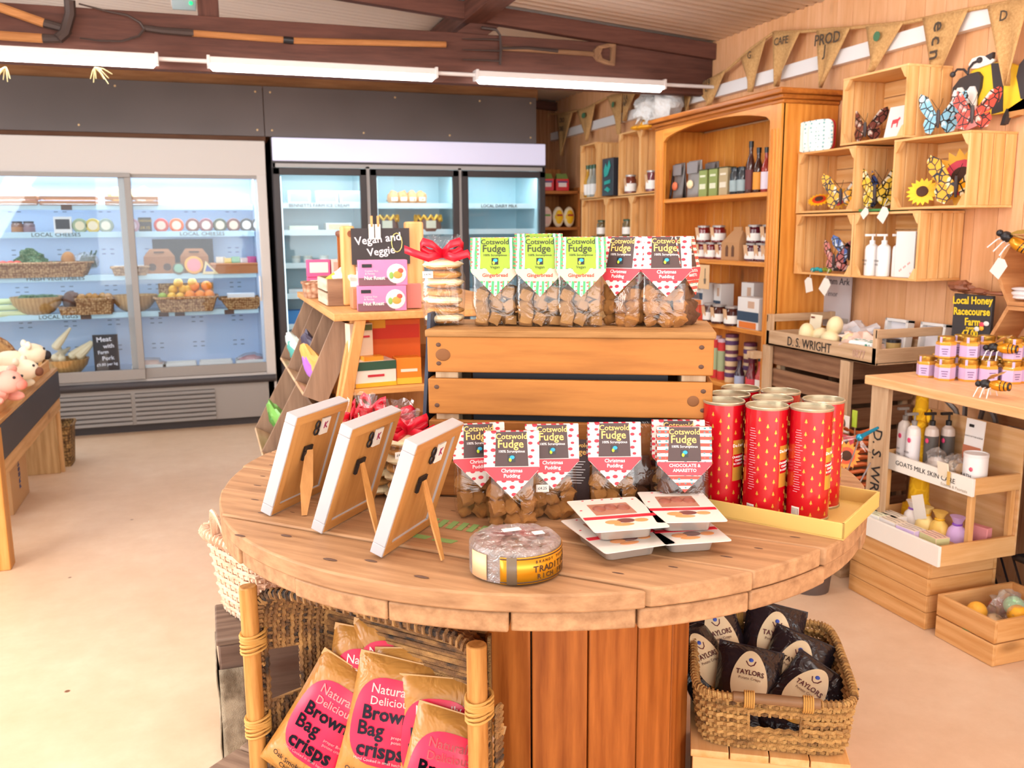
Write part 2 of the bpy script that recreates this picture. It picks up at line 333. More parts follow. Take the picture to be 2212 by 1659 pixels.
for yy in (86, 108, 128): b.tube(P3(((1.684, 5.1, 2.536)[0], 5.1, (1.684, 5.1, 2.536)[2] - (yy-86)*.00276), ((1.452, 5.07, 2.522)[0], 5.08, (1.455, 5.08, 2.524)[2] - (yy-86)*.00266)), .006, 6, taper=.5)
b.obj('prongs', tt)
for k, (p0, p1, e) in enumerate((((-0.936, 5.09, 2.558), (-0.674, 5.09, 2.474), (-0.6, 5.09, 2.457)), ((-0.947, 5.07, 2.401), (-0.684, 5.07, 2.398), (-0.616, 5.07, 2.4)))):
    tt = thing('long_handled_tool', ['long wooden tool handle sloping up the beam to a dark iron socket', 'long wooden tool handle lying level on beam beneath sloping one'][k], 'garden tool', group='tool handles on the beam')
    B(ASH).tube(P3(p0, p1), .022, 10).obj('handle', tt); b = B(IRON); b.tube(P3(p1, e, (-0.562, 5.08, 2.444)), .022, 8, taper=.8)
    if k == 0: b.tube(P3((-0.547, 5.05, 2.581), (-0.551, 5.07, 2.52), (-0.582, 5.06, 2.426), (-0.614, 5.05, 2.396)), .026, 8)
    b.obj('blade' if k else 'iron_head', tt)
STRAW = plain('#d9cf9c', .8)
for k, (x, y) in enumerate(((12, 150), (205, 150))):
    b = B(STRAW); c = Vector(((-0.842, 4.98, 2.241), (-0.452, 4.98, 2.258))[k]); rr = random.Random(k)
    for i in range(9):
        e = c + Vector((rr.uniform(-.06, .06) + (.03 if k else -.03), rr.uniform(-.03, .03), -rr.uniform(.03, .08))); b.tube([c, (c+e)/2 + Vector((0, 0, .01)), e], .004, 5, taper=.6)
    tag(b.obj('straw_sprig'), ['dried straw sprig hanging below the strip light at picture edge', 'dried straw sprig hanging below the strip light near conduit'][k], 'dried plant', 'straw sprigs under the strip light')
# emergency exit light peeping over the beam
tt = thing('exit_light', 'small emergency exit light with green lamp above the beam', 'exit light', (-0.021, 5.4, 2.666))
B(WHITE).cb((0, 0, .03), (.13, .05, .07)).obj('housing', tt, bevel=.006); B(plain('#b8c9cc', .3)).cb((0, -.03, 0), (.12, .02, .05)).obj('lens', tt)
B(plain('#20c070', .3, emit=2)).sph((.035, -.045, .01), .01).obj('green_lamp', tt)
# ================================================================ open-fronted produce fridge
GREYM = plain('#cfcac6', .45); GREYD = plain('#9b9692', .45); LINER = plain('#cfe0f6', .35); SHELFW = plain('#e6f2fb', .4); STRIP = plain('#b8dced', .45); DARKP = plain('#3c3638', .5)
fr = thing('display_fridge', 'wide grey display fridge with two sliding glass doors of cheese and vegetables', 'fridge', (-.95, 7.4, 0))
X0, X1 = -2.5+.95, .47+.95
b = B(GREYM); b.M = T(0, -.4, 0)
b.box(X1-.07, X1, 0, .8, .1, 2.12); b.box(X0, X0+.05, 0, .8, .1, 2.12); b.box(X0, X1, .72, .8, .1, 2.12); b.box(X0, X1, .02, .8, 1.97, 2.12)
b.raw([(X0, 0, 1.87), (X1, 0, 1.87), (X1, -.03, 2.12), (X0, -.03, 2.12), (X0, .06, 1.87), (X1, .06, 1.87), (X1, .06, 2.12), (X0, .06, 2.12)], [(0, 1, 2, 3), (7, 6, 5, 4), (0, 4, 5, 1), (3, 2, 6, 7), (0, 3, 7, 4), (1, 5, 6, 2)])
b.box(X0, X1, .02, .8, .1, .40); b.obj('body', fr, bevel=.006)
b = B(LINER); b.M = T(0, -.4, 0); b.box(X0+.05, X1-.07, .62, .70, .40, 1.97); b.box(X0+.05, X1-.07, .06, .7, .40, .435); b.box(X1-.09, X1-.07, .06, .64, .43, 1.95); b.box(X0+.05, X1-.07, .1, .64, 1.9, 1.96)
bp = b.obj('inner_liner', fr); b = B(plain('#6a7c94', .6))
for z in (.55, .75, 1.02, 1.3, 1.62):
    x = X0+.2
    while x < X1-.1:
        for dx in (0, .06): b.box(x+dx, x+dx+.028, .218, .222, z, z+.006); b.box(x+dx, x+dx+.028, .218, .222, z+.035, z+.041)
        x += .31
b.obj('vent_grille', bp)['kind'] = 'stuff'
SZ = [1.637, 1.441, 1.131, 0.857]
for i, z in enumerate(SZ):
    s = B(SHELFW).box(X0+.06, X1-.1, -.26, .2, z+.008, z+.02).obj('shelf', fr)
    B(STRIP).box(X0+.06, X1-.1, -.272, -.262, z-.012, z+.03).obj('price_rail', s, bevel=.002)
    for tx, px_ in (((('LOCAL CHEESES', -0.04), ('LOCAL CHEESES', 0.945))) if i == 1 else ((('FRESH VEGETABLES', -0.069),) if i == 2 else ((('LOCAL EGGS', -0.074),) if i == 3 else ()))):
        B(INK).text(tx, .038, T(px_, -.274, z+.009) @ FY, wide=1.15).obj('lettering', s)
    if i in (0, 3):
        for px_ in ([0.043] if i == 0 else [0.106, 0.635, 0.748, 1.103]): B(plain('#5c463c', .7)).cb((px_, -.276, z+.004), (.07, .004, .035)).obj('price_card', s)
ledm = plain('#eef6ff', .4, emit=6)
for z in (1.885,) + tuple(z-.0 for z in SZ[:3]): B(ledm).box(X0+.1, X1-.12, -.235, -.215, z-.006, z+.004).obj('led_strip', fr)
def sash(x0, x1, y, name='sliding_door'):
    b = B(GREYD); z0, z1 = 0.476, 1.847
    b.box(x0, x1, y-.012, y+.012, z1, z1+.03); b.box(x0, x1, y-.012, y+.012, z0-.075, z0); b.box(x0, x0+.045, y-.012, y+.012, z0, z1); b.box(x1-.045, x1, y-.012, y+.012, z0, z1)
    s = b.obj(name, fr, bevel=.003); B(GLASS).box(x0+.04, x1-.04, y-.002, y+.002, z0-.01, z1+.01).obj('glass_pane', s); return s
s = sash(0.399, X1-.02, -.375); B(WHITE).tube(P3((X1-.085, -.395, 1.13), (X1-.085, -.42, 1.10), (X1-.085, -.42, .98), (X1-.085, -.395, .95)), .008, 8).obj('door_handle', s)
sash(X0+.05, 0.487, -.405)
B(DARKP).cyl((X0, -.41, .355), (X1-.005, -.41, .355), .028, 12).obj('bumper', fr)
b = B(GREYD); b.M = T(0, -.4, 0); b.box(X0, X1-.02, .0, .03, .06, .33)
for x0, x1 in ((X0+.1, 0.374), (0.402, 0.961)):
    for k in range(7): b.raw([(x0, -.004, .29-k*.034), (x1, -.004, .29-k*.034), (x1, -.02, .272-k*.034), (x0, -.02, .272-k*.034), (x1, -.002, .266-k*.034), (x0, -.002, .266-k*.034)], [(0, 1, 2, 3), (3, 2, 4, 5)])
g = b.obj('louvre_panel', fr, smooth=False); b = B(DARKP)
for x0, x1 in ((X0+.1, 0.374), (0.402, 0.961)):
    for k in range(7): b.box(x0, x1, -.403, -.4015, .288-k*.034, .296-k*.034)
b.obj('louvre_gaps', g); b = B(DARKP); b.box(X0, X1-.02, -.36, .38, 0, .1); b.obj('plinth', fr)
# ---------------------------------------------------------------- upright cooler with three glass doors
CB = plain('#3a3436', .5); CG = plain('#b9b4b2', .4)
co = thing('upright_cooler', 'tall dark three-door upright drinks cooler with pale header panel', 'cooler', (1.6, 7.4, 0))
x0, x1 = .512-1.6, 2.69-1.6
b = B(CB); b.M = T(0, -.4, 0); b.box(x0, x0+.03, 0, .75, .0, 2.15); b.box(x1-.03, x1, 0, .75, 0, 2.15); b.box(x0, x1, .70, .75, 0, 2.15); b.box(x0, x1, .03, .75, 1.97, 2.15); b.box(x0, x1, .02, .75, 0, .25); b.obj('body', co, bevel=.003)
HD = plain('#d4d4ee', .25, emit=.3); hp = B(HD).box(x0+.008, x1-.008, -.43, -.40, 1.98, 2.15).obj('header_panel', co, bevel=.008)
B(CB).box(x0, x1, -.42, -.39, 1.966, 1.978).obj('header_trim', co)
b = B(CG); b.M = T(0, -.4, 0); b.box(x0+.01, x1-.01, .0, .03, 1.935, 1.965); dx = [(-1.083, -0.388), (-0.359, 0.347), (0.374, 1.081)]
for a, c in zip(dx, dx[1:]): b.box(a[1], c[0], .0, .04, .25, 1.95)
b.obj('door_surround', co)
CL = plain('#bfe0e6', .3); b = B(CL); b.M = T(0, -.4, 0); b.box(x0+.03, x1-.03, .60, .69, .25, 1.95); b.box(x0+.03, x0+.05, .06, .6, .25, 1.95); b.box(x1-.05, x1-.03, .06, .6, .25, 1.95)
for a, c in zip(dx, dx[1:]): b.box(a[1]-.01, c[0]+.01, .06, .6, .25, 1.95)
b.obj('inner_liner', co); csz = [1.65, 1.444, 1.193, 0.958, .72, .45]
for j, (a, c) in enumerate(dx):
    b = B(CB); z0, z1 = .27, 1.93; b.box(a, c, -.425, -.39, z1-.05, z1); b.box(a, c, -.425, -.39, z0, z0+.06); b.box(a, a+.05, -.425, -.39, z0, z1); b.box(c-.05, c, -.425, -.39, z0, z1)
    d = b.obj('glass_door', co, bevel=.004); B(GLASS).box(a+.045, c-.045, -.41, -.405, z0+.05, z1-.04).obj('glass_pane', d)
    B(plain('#e8fbff', .4, emit=1.6)).box(a+.05, a+.062, -.37, -.355, z0+.08, z1-.06).obj('light_strip', co)
    for i, z in enumerate(csz):
        s = B(SHELFW).box(a+.02, c-.02, -.27, .18, z, z+.012).obj('shelf', co)
        B(plain('#d6eef4', .4)).box(a+.02, c-.02, -.282, -.27, z-.012, z+.03).obj('price_rail', s)
        if i == 0 and j != 1: B(INK).text(['BENNETTS FARM ICE CREAM', '', 'LOCAL DAIRY MILK'][j], .036, T((a+c)/2, -.284, z+.009) @ FY).obj('lettering', s)
CLED = area('cooler_lamp_glow', (1.6, 7.06, 1.9), (25, 0, 0), 2.0, .04, 9, (.9, .98, 1)); area('fridge_lamp_glow', (-.9, 7.08, 1.9), (25, 0, 0), 2.6, .04, 17, (.9, .96, 1))
# ---------------------------------------------------------------- what stands in the fridge
FY0 = 7.2
def disc_cheese(p, r, rind, face, label):
    t_ = thing('round_cheese', label, 'cheese', (p[0], p[1], p[2]), group='round cheeses on the cheese shelf'); b = B(plain(rind, .5)); b.M = T(0, 0, r) @ RX(90); b.lathe([(r*.9, -.02), (r, -.014), (r, .014), (r*.9, .02)], 18); b.obj('rind', t_)
    b = B(plain(face, .6)); b.M = T(0, -.021, r) @ RX(90); b.lathe([(r*.62, 0), (r*.62, .002)], 16); b.obj('paper_label', t_)
CZ = SZ[1] + .021
for x_, rind, face, l in ((-0.832, '#9ab08a', '#e9e2c0', 'pale green round cheese beside the black and white carton'), (-0.747, '#d8c35a', '#efe6c8', 'yellow-rimmed round cheese between two pale green ones'), (-0.661, '#8ba293', '#e4e6d4', 'grey-green round cheese just before the door post'),
        (-0.487, '#c9a0b4', '#efe0ee', 'pink-labelled round cheese beside the small chalk price sign'), (-0.288, '#c94038', '#e9d8c8', 'red waxed round cheese with white label'), (-0.182, '#e6642a', '#f1dfcc', 'bright orange waxed round cheese'),
        (-0.069, '#7d4a44', '#e6d9d0', 'maroon round cheese next to the orange one'), (0.026, '#8a5058', '#e8dcd4', 'plum-coloured round cheese beside the dark green one'), (0.125, '#3f4a38', '#e2ddc8', 'dark green waxed round cheese'),
        (0.222, '#6b3a38', '#ecd4c0', 'dark red round cheese with cream and pink label'), (0.316, '#2f3238', '#eef0f0', 'black waxed round cheese with white label'), (0.398, '#3a4044', '#f6f8f8', 'dark round cheese with white face at end of shelf')):
    disc_cheese((x_, 7.15, CZ), .052, rind, face, l)
def simple_box(name, label, cat, loc, d, col, rz=0, front=None, group=None, rx=0):
    t_ = thing(name, label, cat, loc, rz, group); B(plain(col, .6)).cb((0, 0, d[2]/2), d).obj('carton', t_, bevel=.002)
    if front: B(plain(front, .55)).cb((0, -d[1]/2-.001, d[2]*.55), (d[0]*.8, .002, d[2]*.6)).obj('front_label', t_)
    if rx: t_.rotation_euler.x = RAD(rx)
    return t_
simple_box('carton', 'black and white carton on the cheese shelf with turquoise edge', 'carton', (-0.942, 7.15, CZ), (.115, .05, .115), '#e8eef0', front='#2c2a30')
b_ = simple_box('price_sign', 'small black chalk price sign standing among the round cheeses', 'sign', (-0.399, 7.15, CZ), (.09, .012, .11), '#2e2a2c'); B(plain('#d8b040', .7)).text('CHEDDAR', .022, T(0, -.008, .085) @ FY).text('£4.15', .03, T(0, -.008, .035) @ FY).obj('lettering', b_)
def jar(name, label, cat, loc, r, h, body, lid, lab=None, group=None, lidh=.012, tagc=None, n=14):
    t_ = thing(name, label, cat, loc, 0, group); b = B(body if not isinstance(body, str) else plain(body, .15, coat=.6)); b.lathe([(r*.93, 0), (r, .004), (r, h*.74), (r*.8, h*.84), (r*.8, h-lidh)], n); b.obj('glass_body', t_)
    b = B(lid if not isinstance(lid, str) else plain(lid, .3, .4)); b.lathe([(r*.86, h-lidh), (r*.88, h-.002), (r*.8, h)], n); b.obj('lid', t_)
    if lab:
        b = B(plain(lab, .6)); b.lathe([(r*1.015, h*.12), (r*1.02, h*.13), (r*1.02, h*.52), (r*1.015, h*.53)], n); b.obj('paper_label', t_)
    if tagc:
        b = B(plain(tagc, .7)); b.M = T(-r*1.05, 0, h*.62) @ RY(-8); b.prism([(-.004, -.022), (.004, -.022), (.004, .02), (0, .026), (-.004, .02)], -.001, .001, M=ID); b.v = b.v[:0]; b.f = []; b.mi = []; b.bc = []
        b.box(-.001, .001, -.018, .018, -.032, .026); b.obj('swing_tag', t_)
    return t_
for k, x_ in enumerate((-1.243, -1.17)): jar('jar', ['amber jar on the cheese shelf', 'mauve-brown jar beside the amber jar on cheese shelf'][k], 'jar', (x_, 7.2, CZ), .04, .085, ['#8a5a3a', '#7a6068'][k], '#3c3436', ['#b07848', '#8d7078'][k], 'jars on the cheese shelf')
WK = weave('willow_weave', '#d9b483', '#7c4f28', 60, 110); WKD = weave('seagrass_weave', '#c49a5c', '#4a3018', 55, 110); WKL = weave('pale_willow', '#f0cdb0', '#9a6444', 45, 90)
def basket(name, label, loc, w, d, h, mat=None, flare=1.15, rz=0, group=None, cat='basket', wall=.008):
    t_ = thing(name, label, cat, loc, rz, group); mat = mat or WK; b = B(mat); k = 6; n = 40
    def rect(u, s):
        a = u*4 % 4; i = int(a); f = a-i; P = [(-1, -1), (1, -1), (1, 1), (-1, 1), (-1, -1)]; x = P[i][0]*(1-f)+P[i+1][0]*f; y = P[i][1]*(1-f)+P[i+1][1]*f
        q = max(abs(x), abs(y)); c = 1-.06*(abs(x)*abs(y))**3; return x*c*w/2*s, y*c*d/2*s
    ps = []
    for s, z in ((.0, .0), (1/flare, 0), (1, h), (1-.03, h), (1/flare-.03, .012), (0, .012)):
        ps.append((s, z))
    b.grid(lambda u, v: (*rect(u, ps[round(v*5)][0]), ps[round(v*5)][1]), n, 5, g=0); b.obj('woven_body', t_)
    b = B(mat); b.tube([(*rect(i/28, 1.0), h) for i in range(28)], .010 if w > .2 else .006, 6, closed=True); b.obj('rim', t_); return t_
def bowl(label, loc, r, h, group='wooden bowls in the fridge'):
    t_ = tag(B(BOWLW).lathe([(r*.35, 0), (r*.62, h*.18), (r*.9, h*.6), (r, h), (r*.95, h), (r*.84, h*.6), (r*.55, h*.22), (.001, h*.15)], 26).obj('wooden_bowl'), label, 'bowl', group); t_.location = loc; return t_
BOWLW = wood('#d9b076', '#b08446', 0, .4, sc=1.5)
def ball(name, label, cat, loc, r, col, group=None, lump=.0, seed=0, sq=1, rough=.45):
    o = tag(B(plain(col, rough)).sph((0, 0, r*sq), (r, r, r*sq), lump=lump, seed=seed).obj(name), label, cat, group); o.location = loc; return o
VZ = SZ[2]+.021; WZ = SZ[3]+.021; DZ = .436
basket('long_basket', 'long shallow willow basket of vegetables above the fresh vegetables rail', (-1.1765, 7.2, VZ), 0.809, .26, .1)
VT = VZ+.075
for k, x_ in enumerate((-1.346, -1.299, -1.256)): ball('tomato', 'ripe red tomato in the long vegetable basket', 'tomato', (x_, 7.14, VT-.01), .033, '#e2432c', 'tomatoes in the long basket', sq=.85)
BR = NT('broccoli_green'); v = BR.coords((1, 1, 1), 'obj'); BR.col(BR.ramp(BR.voro(v, 60), [(.1, '#88a070'), (.6, '#3e6a38')])); BR.bump(BR.voro(v, 60), 1, -.01); BR = BR.m
o = B(BR).sph((0, 0, .05), (.095, .07, .085), lump=.5, seed=2, nu=24, nv=16).obj('broccoli_head'); tag(o, 'large green broccoli head in the long vegetable basket', 'broccoli'); o.location = (-1.177, 7.2, VT-.02)
o = B(BR).sph((0, 0, .03), (.04, .04, .045), lump=.5, seed=5, nu=18, nv=12).obj('green_vegetable'); tag(o, 'small dark green vegetable beside the big broccoli', 'vegetable'); o.location = (-1.099, 7.17, VT-.02)
ball('butternut_squash', 'orange-brown butternut squash standing in vegetable basket', 'squash', (-0.935, 7.2, VT-.02), .05, '#c98a4a', sq=1.25)
o = B(BR).sph((0, 0, .02), (.03, .03, .035), lump=.4, seed=8).obj('green_pepper'); tag(o, 'little green pepper between broccoli and squash', 'vegetable'); o.location = (-1.026, 7.16, VT-.02)
t_ = thing('wrapped_celery', 'dark leafy vegetable wrapped in film at basket end', 'vegetable', (-0.82, 7.2, VT-.01)); b = B(plain('#3d5a48', .6))
for i in range(7): b.tube([(-.06+i*.02, 0, 0), (-.03+i*.014, random.uniform(-.02, .02), .06), (-.02+i*.016, 0, random.uniform(.08, .12))], .012, 6, taper=.4)
b.obj('stems', t_); B(HAZYFILM).sph((0, 0, .045), (.09, .05, .06), lump=.3, seed=3).obj('plastic_wrap', t_)
# gift packs and trays on the same shelf
GB = plain('#a9714a', .7)
def gift_box(label, x, w, h):
    t_ = thing('gift_carton', label, 'gift box', (x, 7.2, VZ), group='window gift cartons in the fridge'); b = B(GB); b.box(-w/2, w/2, -.05, .05, 0, h*.7); b.raw([(-w/2, -.05, h*.7), (w/2, -.05, h*.7), (w*.3, 0, h), (-w*.3, 0, h), (-w/2, .05, h*.7), (w/2, .05, h*.7)], [(0, 1, 2, 3), (5, 4, 3, 2), (0, 3, 4), (1, 5, 2)]); b.obj('carton', t_)
    b = B(plain('#4b2f26', .6))
    for s in (-1, 1): b.lathe([(w*.13, 0), (w*.13, .003)], 14, M=T(s*w*.24, -.05, h*.3) @ RX(90))
    b.box(-.035, .035, -.035, -.03, h*.84, h*.9); b.obj('windows', t_)
gift_box('brown carry carton with two round windows beside white-handled basket', -0.319, .215, .19); gift_box('brown carry carton half hidden behind round yellow cheese', -0.073, .20, .19)
t_ = simple_box('chalkboard', 'black chalkboard leaning at the fridge back behind gift cartons', 'chalkboard', (-0.153, 7.42, VZ), (.44, .012, .26), '#2a2630')
for x_, r, c1, c2, l in ((-0.187, .045, '#6a5a48', '#7fae96', 'small brown cheese with green label between cartons'), (-0.079, .068, '#e9a648', '#e88a92', 'large yellow and pink round cheese before the carton')):
    t_ = thing('round_cheese', l, 'cheese', (x_, 7.11, VZ)); b = B(plain(c1, .5)); b.M = T(0, 0, r) @ RX(80); b.lathe([(r*.95, -.012), (r, 0), (r*.95, .012)], 18); b.obj('rind', t_); b = B(plain(c2, .5)); b.M = T(0, -.013, r+.002) @ RX(80); b.lathe([(r*.72, 0), (r*.72, .003)], 16); b.obj('paper_label', t_)
o = B(plain('#e8d8a8', .5), plain('#5a6ab0', .5)).prism([(-.055, 0), (.06, 0), (-.03, .1)], -.02, .02, M=FY).prism([(-.035, .02), (.025, .02), (-.02, .07)], -.003, .003, 1, M=T(0, -.022, 0) @ FY).obj('cheese_wedge'); tag(o, 'blue and white wrapped cheese wedge beside the yellow round', 'cheese'); o.location = (0.033, 7.12, VZ)
basket('wicker_tray', 'shallow wicker tray of paper packs behind the sliding door edge', (-0.522, 7.2, VZ), .26, .2, .06)
simple_box('white_packet', 'flat white packet in the shallow tray by door post', 'packet', (-0.518, 7.2, VZ+.055), (.24, .1, .018), '#f4f4f2')
basket('punnet_tray', 'brown wooden tray of small dairy packs by the door handle', (0.218, 7.2, VZ), .36, .2, .07, mat=plain('#b5764a', .7), flare=1.05)
for k, (x_, c_) in enumerate(((0.115, '#f0e4d0'), (0.165, '#f2d060'), (0.222, '#8ec8a0'), (0.283, '#f2e8e4'), (0.341, '#d86a9a'))): simple_box('dairy_pack', ['cream dairy pack', 'yellow dairy pack', 'green dairy pack', 'white dairy pack', 'pink dairy pack'][k] + ' standing in the brown wooden tray', 'packet', (x_, 7.18, VZ+.04), (.06, .04, .085-.01*(k % 2)), c_, rz=k*17-30, group='dairy packs in the wooden tray')
# lower shelf: bowls, baskets, leeks, oranges
bowl('wooden salad bowl beside the leeks', (-1.164, 7.2, WZ), .175, .135); o = B(BR).sph((0, 0, 0), (.13, .12, .03), lump=.6, seed=6).obj('green_leaves'); tag(o, 'green leaves filling the bowl beside the leeks', 'leaves', kind='stuff'); o.location = (-1.155, 7.2, WZ+.12)
bowl('wooden salad bowl crossed by the door post', (-0.518, 7.25, WZ), .165, .125)
LK = plain('#d8e4b0', .5); LKG = plain('#5f8a50', .5)
for k in range(3):
    t_ = thing('leek', ['leek lying on top of leek pile', 'leek lying in the middle of leek pile', 'leek lying lowest beside the wooden bowl'][k], 'leek', (-1.323, 7.15+.04*(2-k), WZ+.02+.042*(2-k)), 12, 'leeks in the fridge')
    B(LK).tube([(-.2, 0, .0), (.02, 0, 0), (.12, 0, -.004)], [.022, .021, .026], 10).obj('white_stem', t_); B(LKG).tube([(-.3, .01, .03), (-.2, 0, 0.0)], [.03, .023], 8).obj('green_leaves', t_)
basket('small_basket', 'small square willow basket holding a dark root vegetable', (-0.95, 7.18, WZ), .14, .14, .055); ball('celeriac', 'dark brown knobbly root vegetable above the small basket', 'vegetable', (-0.939, 7.2, WZ+.04), .062, '#6b4a3c', lump=.3, seed=9, rough=.8)
basket('bread_basket', 'square willow basket of potatoes between dark root and bowl', (-0.78, 7.18, WZ), .25, .2, .11, flare=1.06)
for k in range(5): ball('potato', 'brown potato heaped in the square willow basket', 'potato', (-0.775 + (k-2)*.045, 7.18 + (.03 if k % 2 else -.03), WZ+.085), .032, '#b5823f', 'potatoes in the willow basket', lump=.2, seed=k)
basket('fruit_basket', 'deep willow basket heaped with oranges and lemons', (-0.149, 7.18, WZ), .45, .3, .105, flare=1.2); b = B(WK); fx = -0.149
o = tag(b.grid(lambda u, v: (fx-.2+.4*u, 7.33+.02*v, WZ+.08+.12*v), 8, 4).obj('basket_lid', solid=.01), 'woven lid raised behind the heaped oranges', 'basket lid')
k = 0
for r_, z_, xs in (('o', 0, (.03, .10, .165)), ('o', .065, (.06, .15)), ('y', 0, (-.10, -.04)), ('y', .05, (-.09, -.02, .02)), ('g', 0, (-.165,)), ('y', .1, (-.05, .05))):
    for x_ in xs:
        cc = {'o': '#f28a1a', 'y': '#e8b02c', 'g': '#93a83a'}[r_]; nm = {'o': 'orange', 'y': 'lemon', 'g': 'lime'}[r_]
        ball(nm, {'o': 'round orange heaped in the fruit basket', 'y': 'yellow lemon heaped in the fruit basket', 'g': 'green lime at the edge of fruit basket'}[r_], nm, (fx+x_, 7.13+.05*(z_ > 0)+random.uniform(-.01, .01), WZ+.075+z_), .04 if r_ == 'o' else .034, cc, {'o': 'oranges in the fruit basket', 'y': 'lemons in the fruit basket', 'g': 'limes in the fruit basket'}[r_]); k += 1
basket('tapered_basket', 'wide tapered willow basket of film packs by the door frame', (0.253, 7.18, WZ), .33, .22, .085, flare=1.5)
simple_box('film_pack', 'white film-wrapped pack standing in the tapered basket', 'packet', (0.247, 7.18, WZ+.07), (.2, .12, .05), '#eef2f6')
# fridge floor: eggs, bowl of parsnips, chalk sign, trays
EGG = plain('#3fb878', .7); EBL = plain('#2f62b8', .6)
t0 = None
for k, (x_, z_) in enumerate(((-1.382, 0), (-1.382, .072), (-1.243, 0), (-1.243, .072), (-1.527, 0), (-1.527, .072))):
    if t0 is None:
        t0 = t_ = thing('egg_box', 'green egg box', 'egg box', group='egg boxes in the fridge'); b = B(EGG)
        b.box(-.072, .072, -.05, .05, .0, .068)
        for i in range(3):
            for j in (-1, 1): b.sph((-.05+i*.05, j*.028, .034), (.03, .03, .035), nu=10, nv=6)
        b.obj('carton', t_, bevel=.006); b = B(EBL, WHITE); b.cb((0, -.058, .038), (.11, .004, .04)); b.sph((.03, -.061, .038), (.014, .002, .014), 1, nu=10, nv=5); b.obj('front_label', t_)
    else: t_ = dup(t0)
    t_.location = (x_, 7.15, DZ+.005+z_); t_['label'] = 'green egg box with blue label, ' + ['lower of stack beside produce table end', 'upper of stack beside produce table end', 'lower of stack nearest the parsnip bowl', 'upper of stack nearest the parsnip bowl', 'lower of stack at the picture edge', 'upper of stack at the picture edge'][k]
bowl('wooden salad bowl of parsnips on the fridge floor', (-1.011, 7.14, DZ), .165, .125)
PSN = plain('#efe0bc', .55)
for k, (dx_, a, q) in enumerate(((-.13, 150, .035), (-.06, 60, .05), (-.02, 100, .04), (.05, 30, .06), (.1, 20, .055), (-.05, 85, .13))):
    o = B(PSN).tube([(0, 0, 0), (.06, 0, 0), (.17, 0, 0)], [.03, .026, .008], 9).sph((0, 0, 0), (.022, .03, .03)).obj('parsnip'); tag(o, 'cream parsnip heaped in the wooden bowl', 'parsnip', 'parsnips in the wooden bowl')
    o.location = (-1.009 + dx_, 7.12, DZ+.085+q); o.rotation_euler = (0, RAD(-10-8*k), RAD(a if k < 3 else 20))
t_ = thing('chalk_sign', 'black chalk sign for farm pork in the fridge', 'sign', (-0.728, 7.12, DZ)); B(SLATE).cb((0, 0, .155), (.17, .01, .27)).obj('board', t_); B(BLACK).cb((0, 0, .012), (.18, .06, .02)).obj('foot', t_)
b = B(CHALK)
for tx, x_, z_, s_ in (('Meat', -.01, .255, .05), ('with', .02, .205, .042), ('Farm', -.02, .16, .036), ('Pork', .01, .115, .042), ('£9.80 per kg', 0, .07, .028)): b.text(tx, s_, T(x_, -.006, z_) @ FY @ RZ(4), bold=.02)
b.obj('chalk_lettering', t_)
for k, (x_, c_) in enumerate(((-0.441, '#f0dcd4'), (-0.227, '#e9f2f2'), (0.034, '#e9f2f2'), (0.297, '#dce8e8'))):
    t_ = thing('food_tray', ['white food tray of pale meat by the door post', 'empty white food tray nearest the meat tray', 'empty white food tray beside the pink meat', 'white food tray of pink meat wrapped in film'][k], 'tray', (x_, 7.16, DZ), group='white food trays on the fridge floor'); w_ = .24
    b = B(plain('#eef0ee', .4)); b.box(-w_/2, w_/2, -.07, .07, 0, .01); b.box(-w_/2, w_/2, -.075, -.065, 0, .055); b.box(-w_/2, w_/2, .065, .075, 0, .055); b.box(-w_/2, -w_/2+.008, -.07, .07, 0, .055); b.box(w_/2-.008, w_/2, -.07, .07, 0, .055); b.obj('tray_shell', t_, bevel=.002)
    if k in (0, 3): B(plain('#e2a0a8' if k else '#e6b8a4', .5)).sph((0, 0, .045), (.095, .05, .035), lump=.4, seed=k).obj('meat', t_); B(HAZYFILM).sph((0, 0, .05), (.11, .06, .05), lump=.3, seed=k).obj('plastic_wrap', t_)
# top shelf
TZ = SZ[0]+.021
for k, (xa, xb) in enumerate(((-1.392, -1.089), (-1.072, -0.713), (-0.652, -0.297))):
    t_ = thing('shallow_crate', ['shallow brown crate of pink packs on the top fridge shelf', 'empty shallow brown crate on the top fridge shelf', 'shallow brown crate of yellow packs on the top fridge shelf'][k], 'crate', ((xa+xb)/2, 7.2, TZ), group='shallow crates on the top fridge shelf'); w_ = (xb-xa)/2
    b = B(plain('#a8744e', .7)); b.box(-w_, w_, -.1, .1, 0, .006)
    for z_ in (.008, .04): b.box(-w_, w_, -.105, -.098, z_, z_+.022); b.box(-w_, w_, .098, .105, z_, z_+.022); b.box(-w_, -w_+.008, -.1, .1, z_, z_+.022); b.box(w_-.008, w_, -.1, .1, z_, z_+.022)
    b.obj('slats', t_)
for k, (x_, c_, w_) in enumerate(((-1.154, '#f2d8d4', .13), (-0.543, '#f0d890', .2), (-0.392, '#f3ead8', .16))):
    o = B(plain(c_, .4)).sph((0, 0, .05), (w_/2, .06, .055), lump=.5, seed=k+3).obj('film_packet'); tag(o, ['pale pink film packet in the first shallow crate', 'yellow film packet lying in the third shallow crate', 'cream film packet against the door post'][k], 'packet'); o.location = (x_, 7.2, TZ+.02)
for k, x_ in enumerate((-0.109, 0.071, 0.261)):
    t_ = thing('window_carton', 'white carton with cream window, ' + ['nearest the yellow packs', 'in the middle of three', 'nearest the fridge side'][k], 'carton', (x_, 7.2, TZ), group='white window cartons on the top shelf'); B(WHITE).cb((0, 0, .04), (.17, .1, .08)).obj('carton', t_, bevel=.003); B(plain('#e6c99c', .4)).cb((0, -.051, .03), (.11, .002, .035)).obj('window', t_)
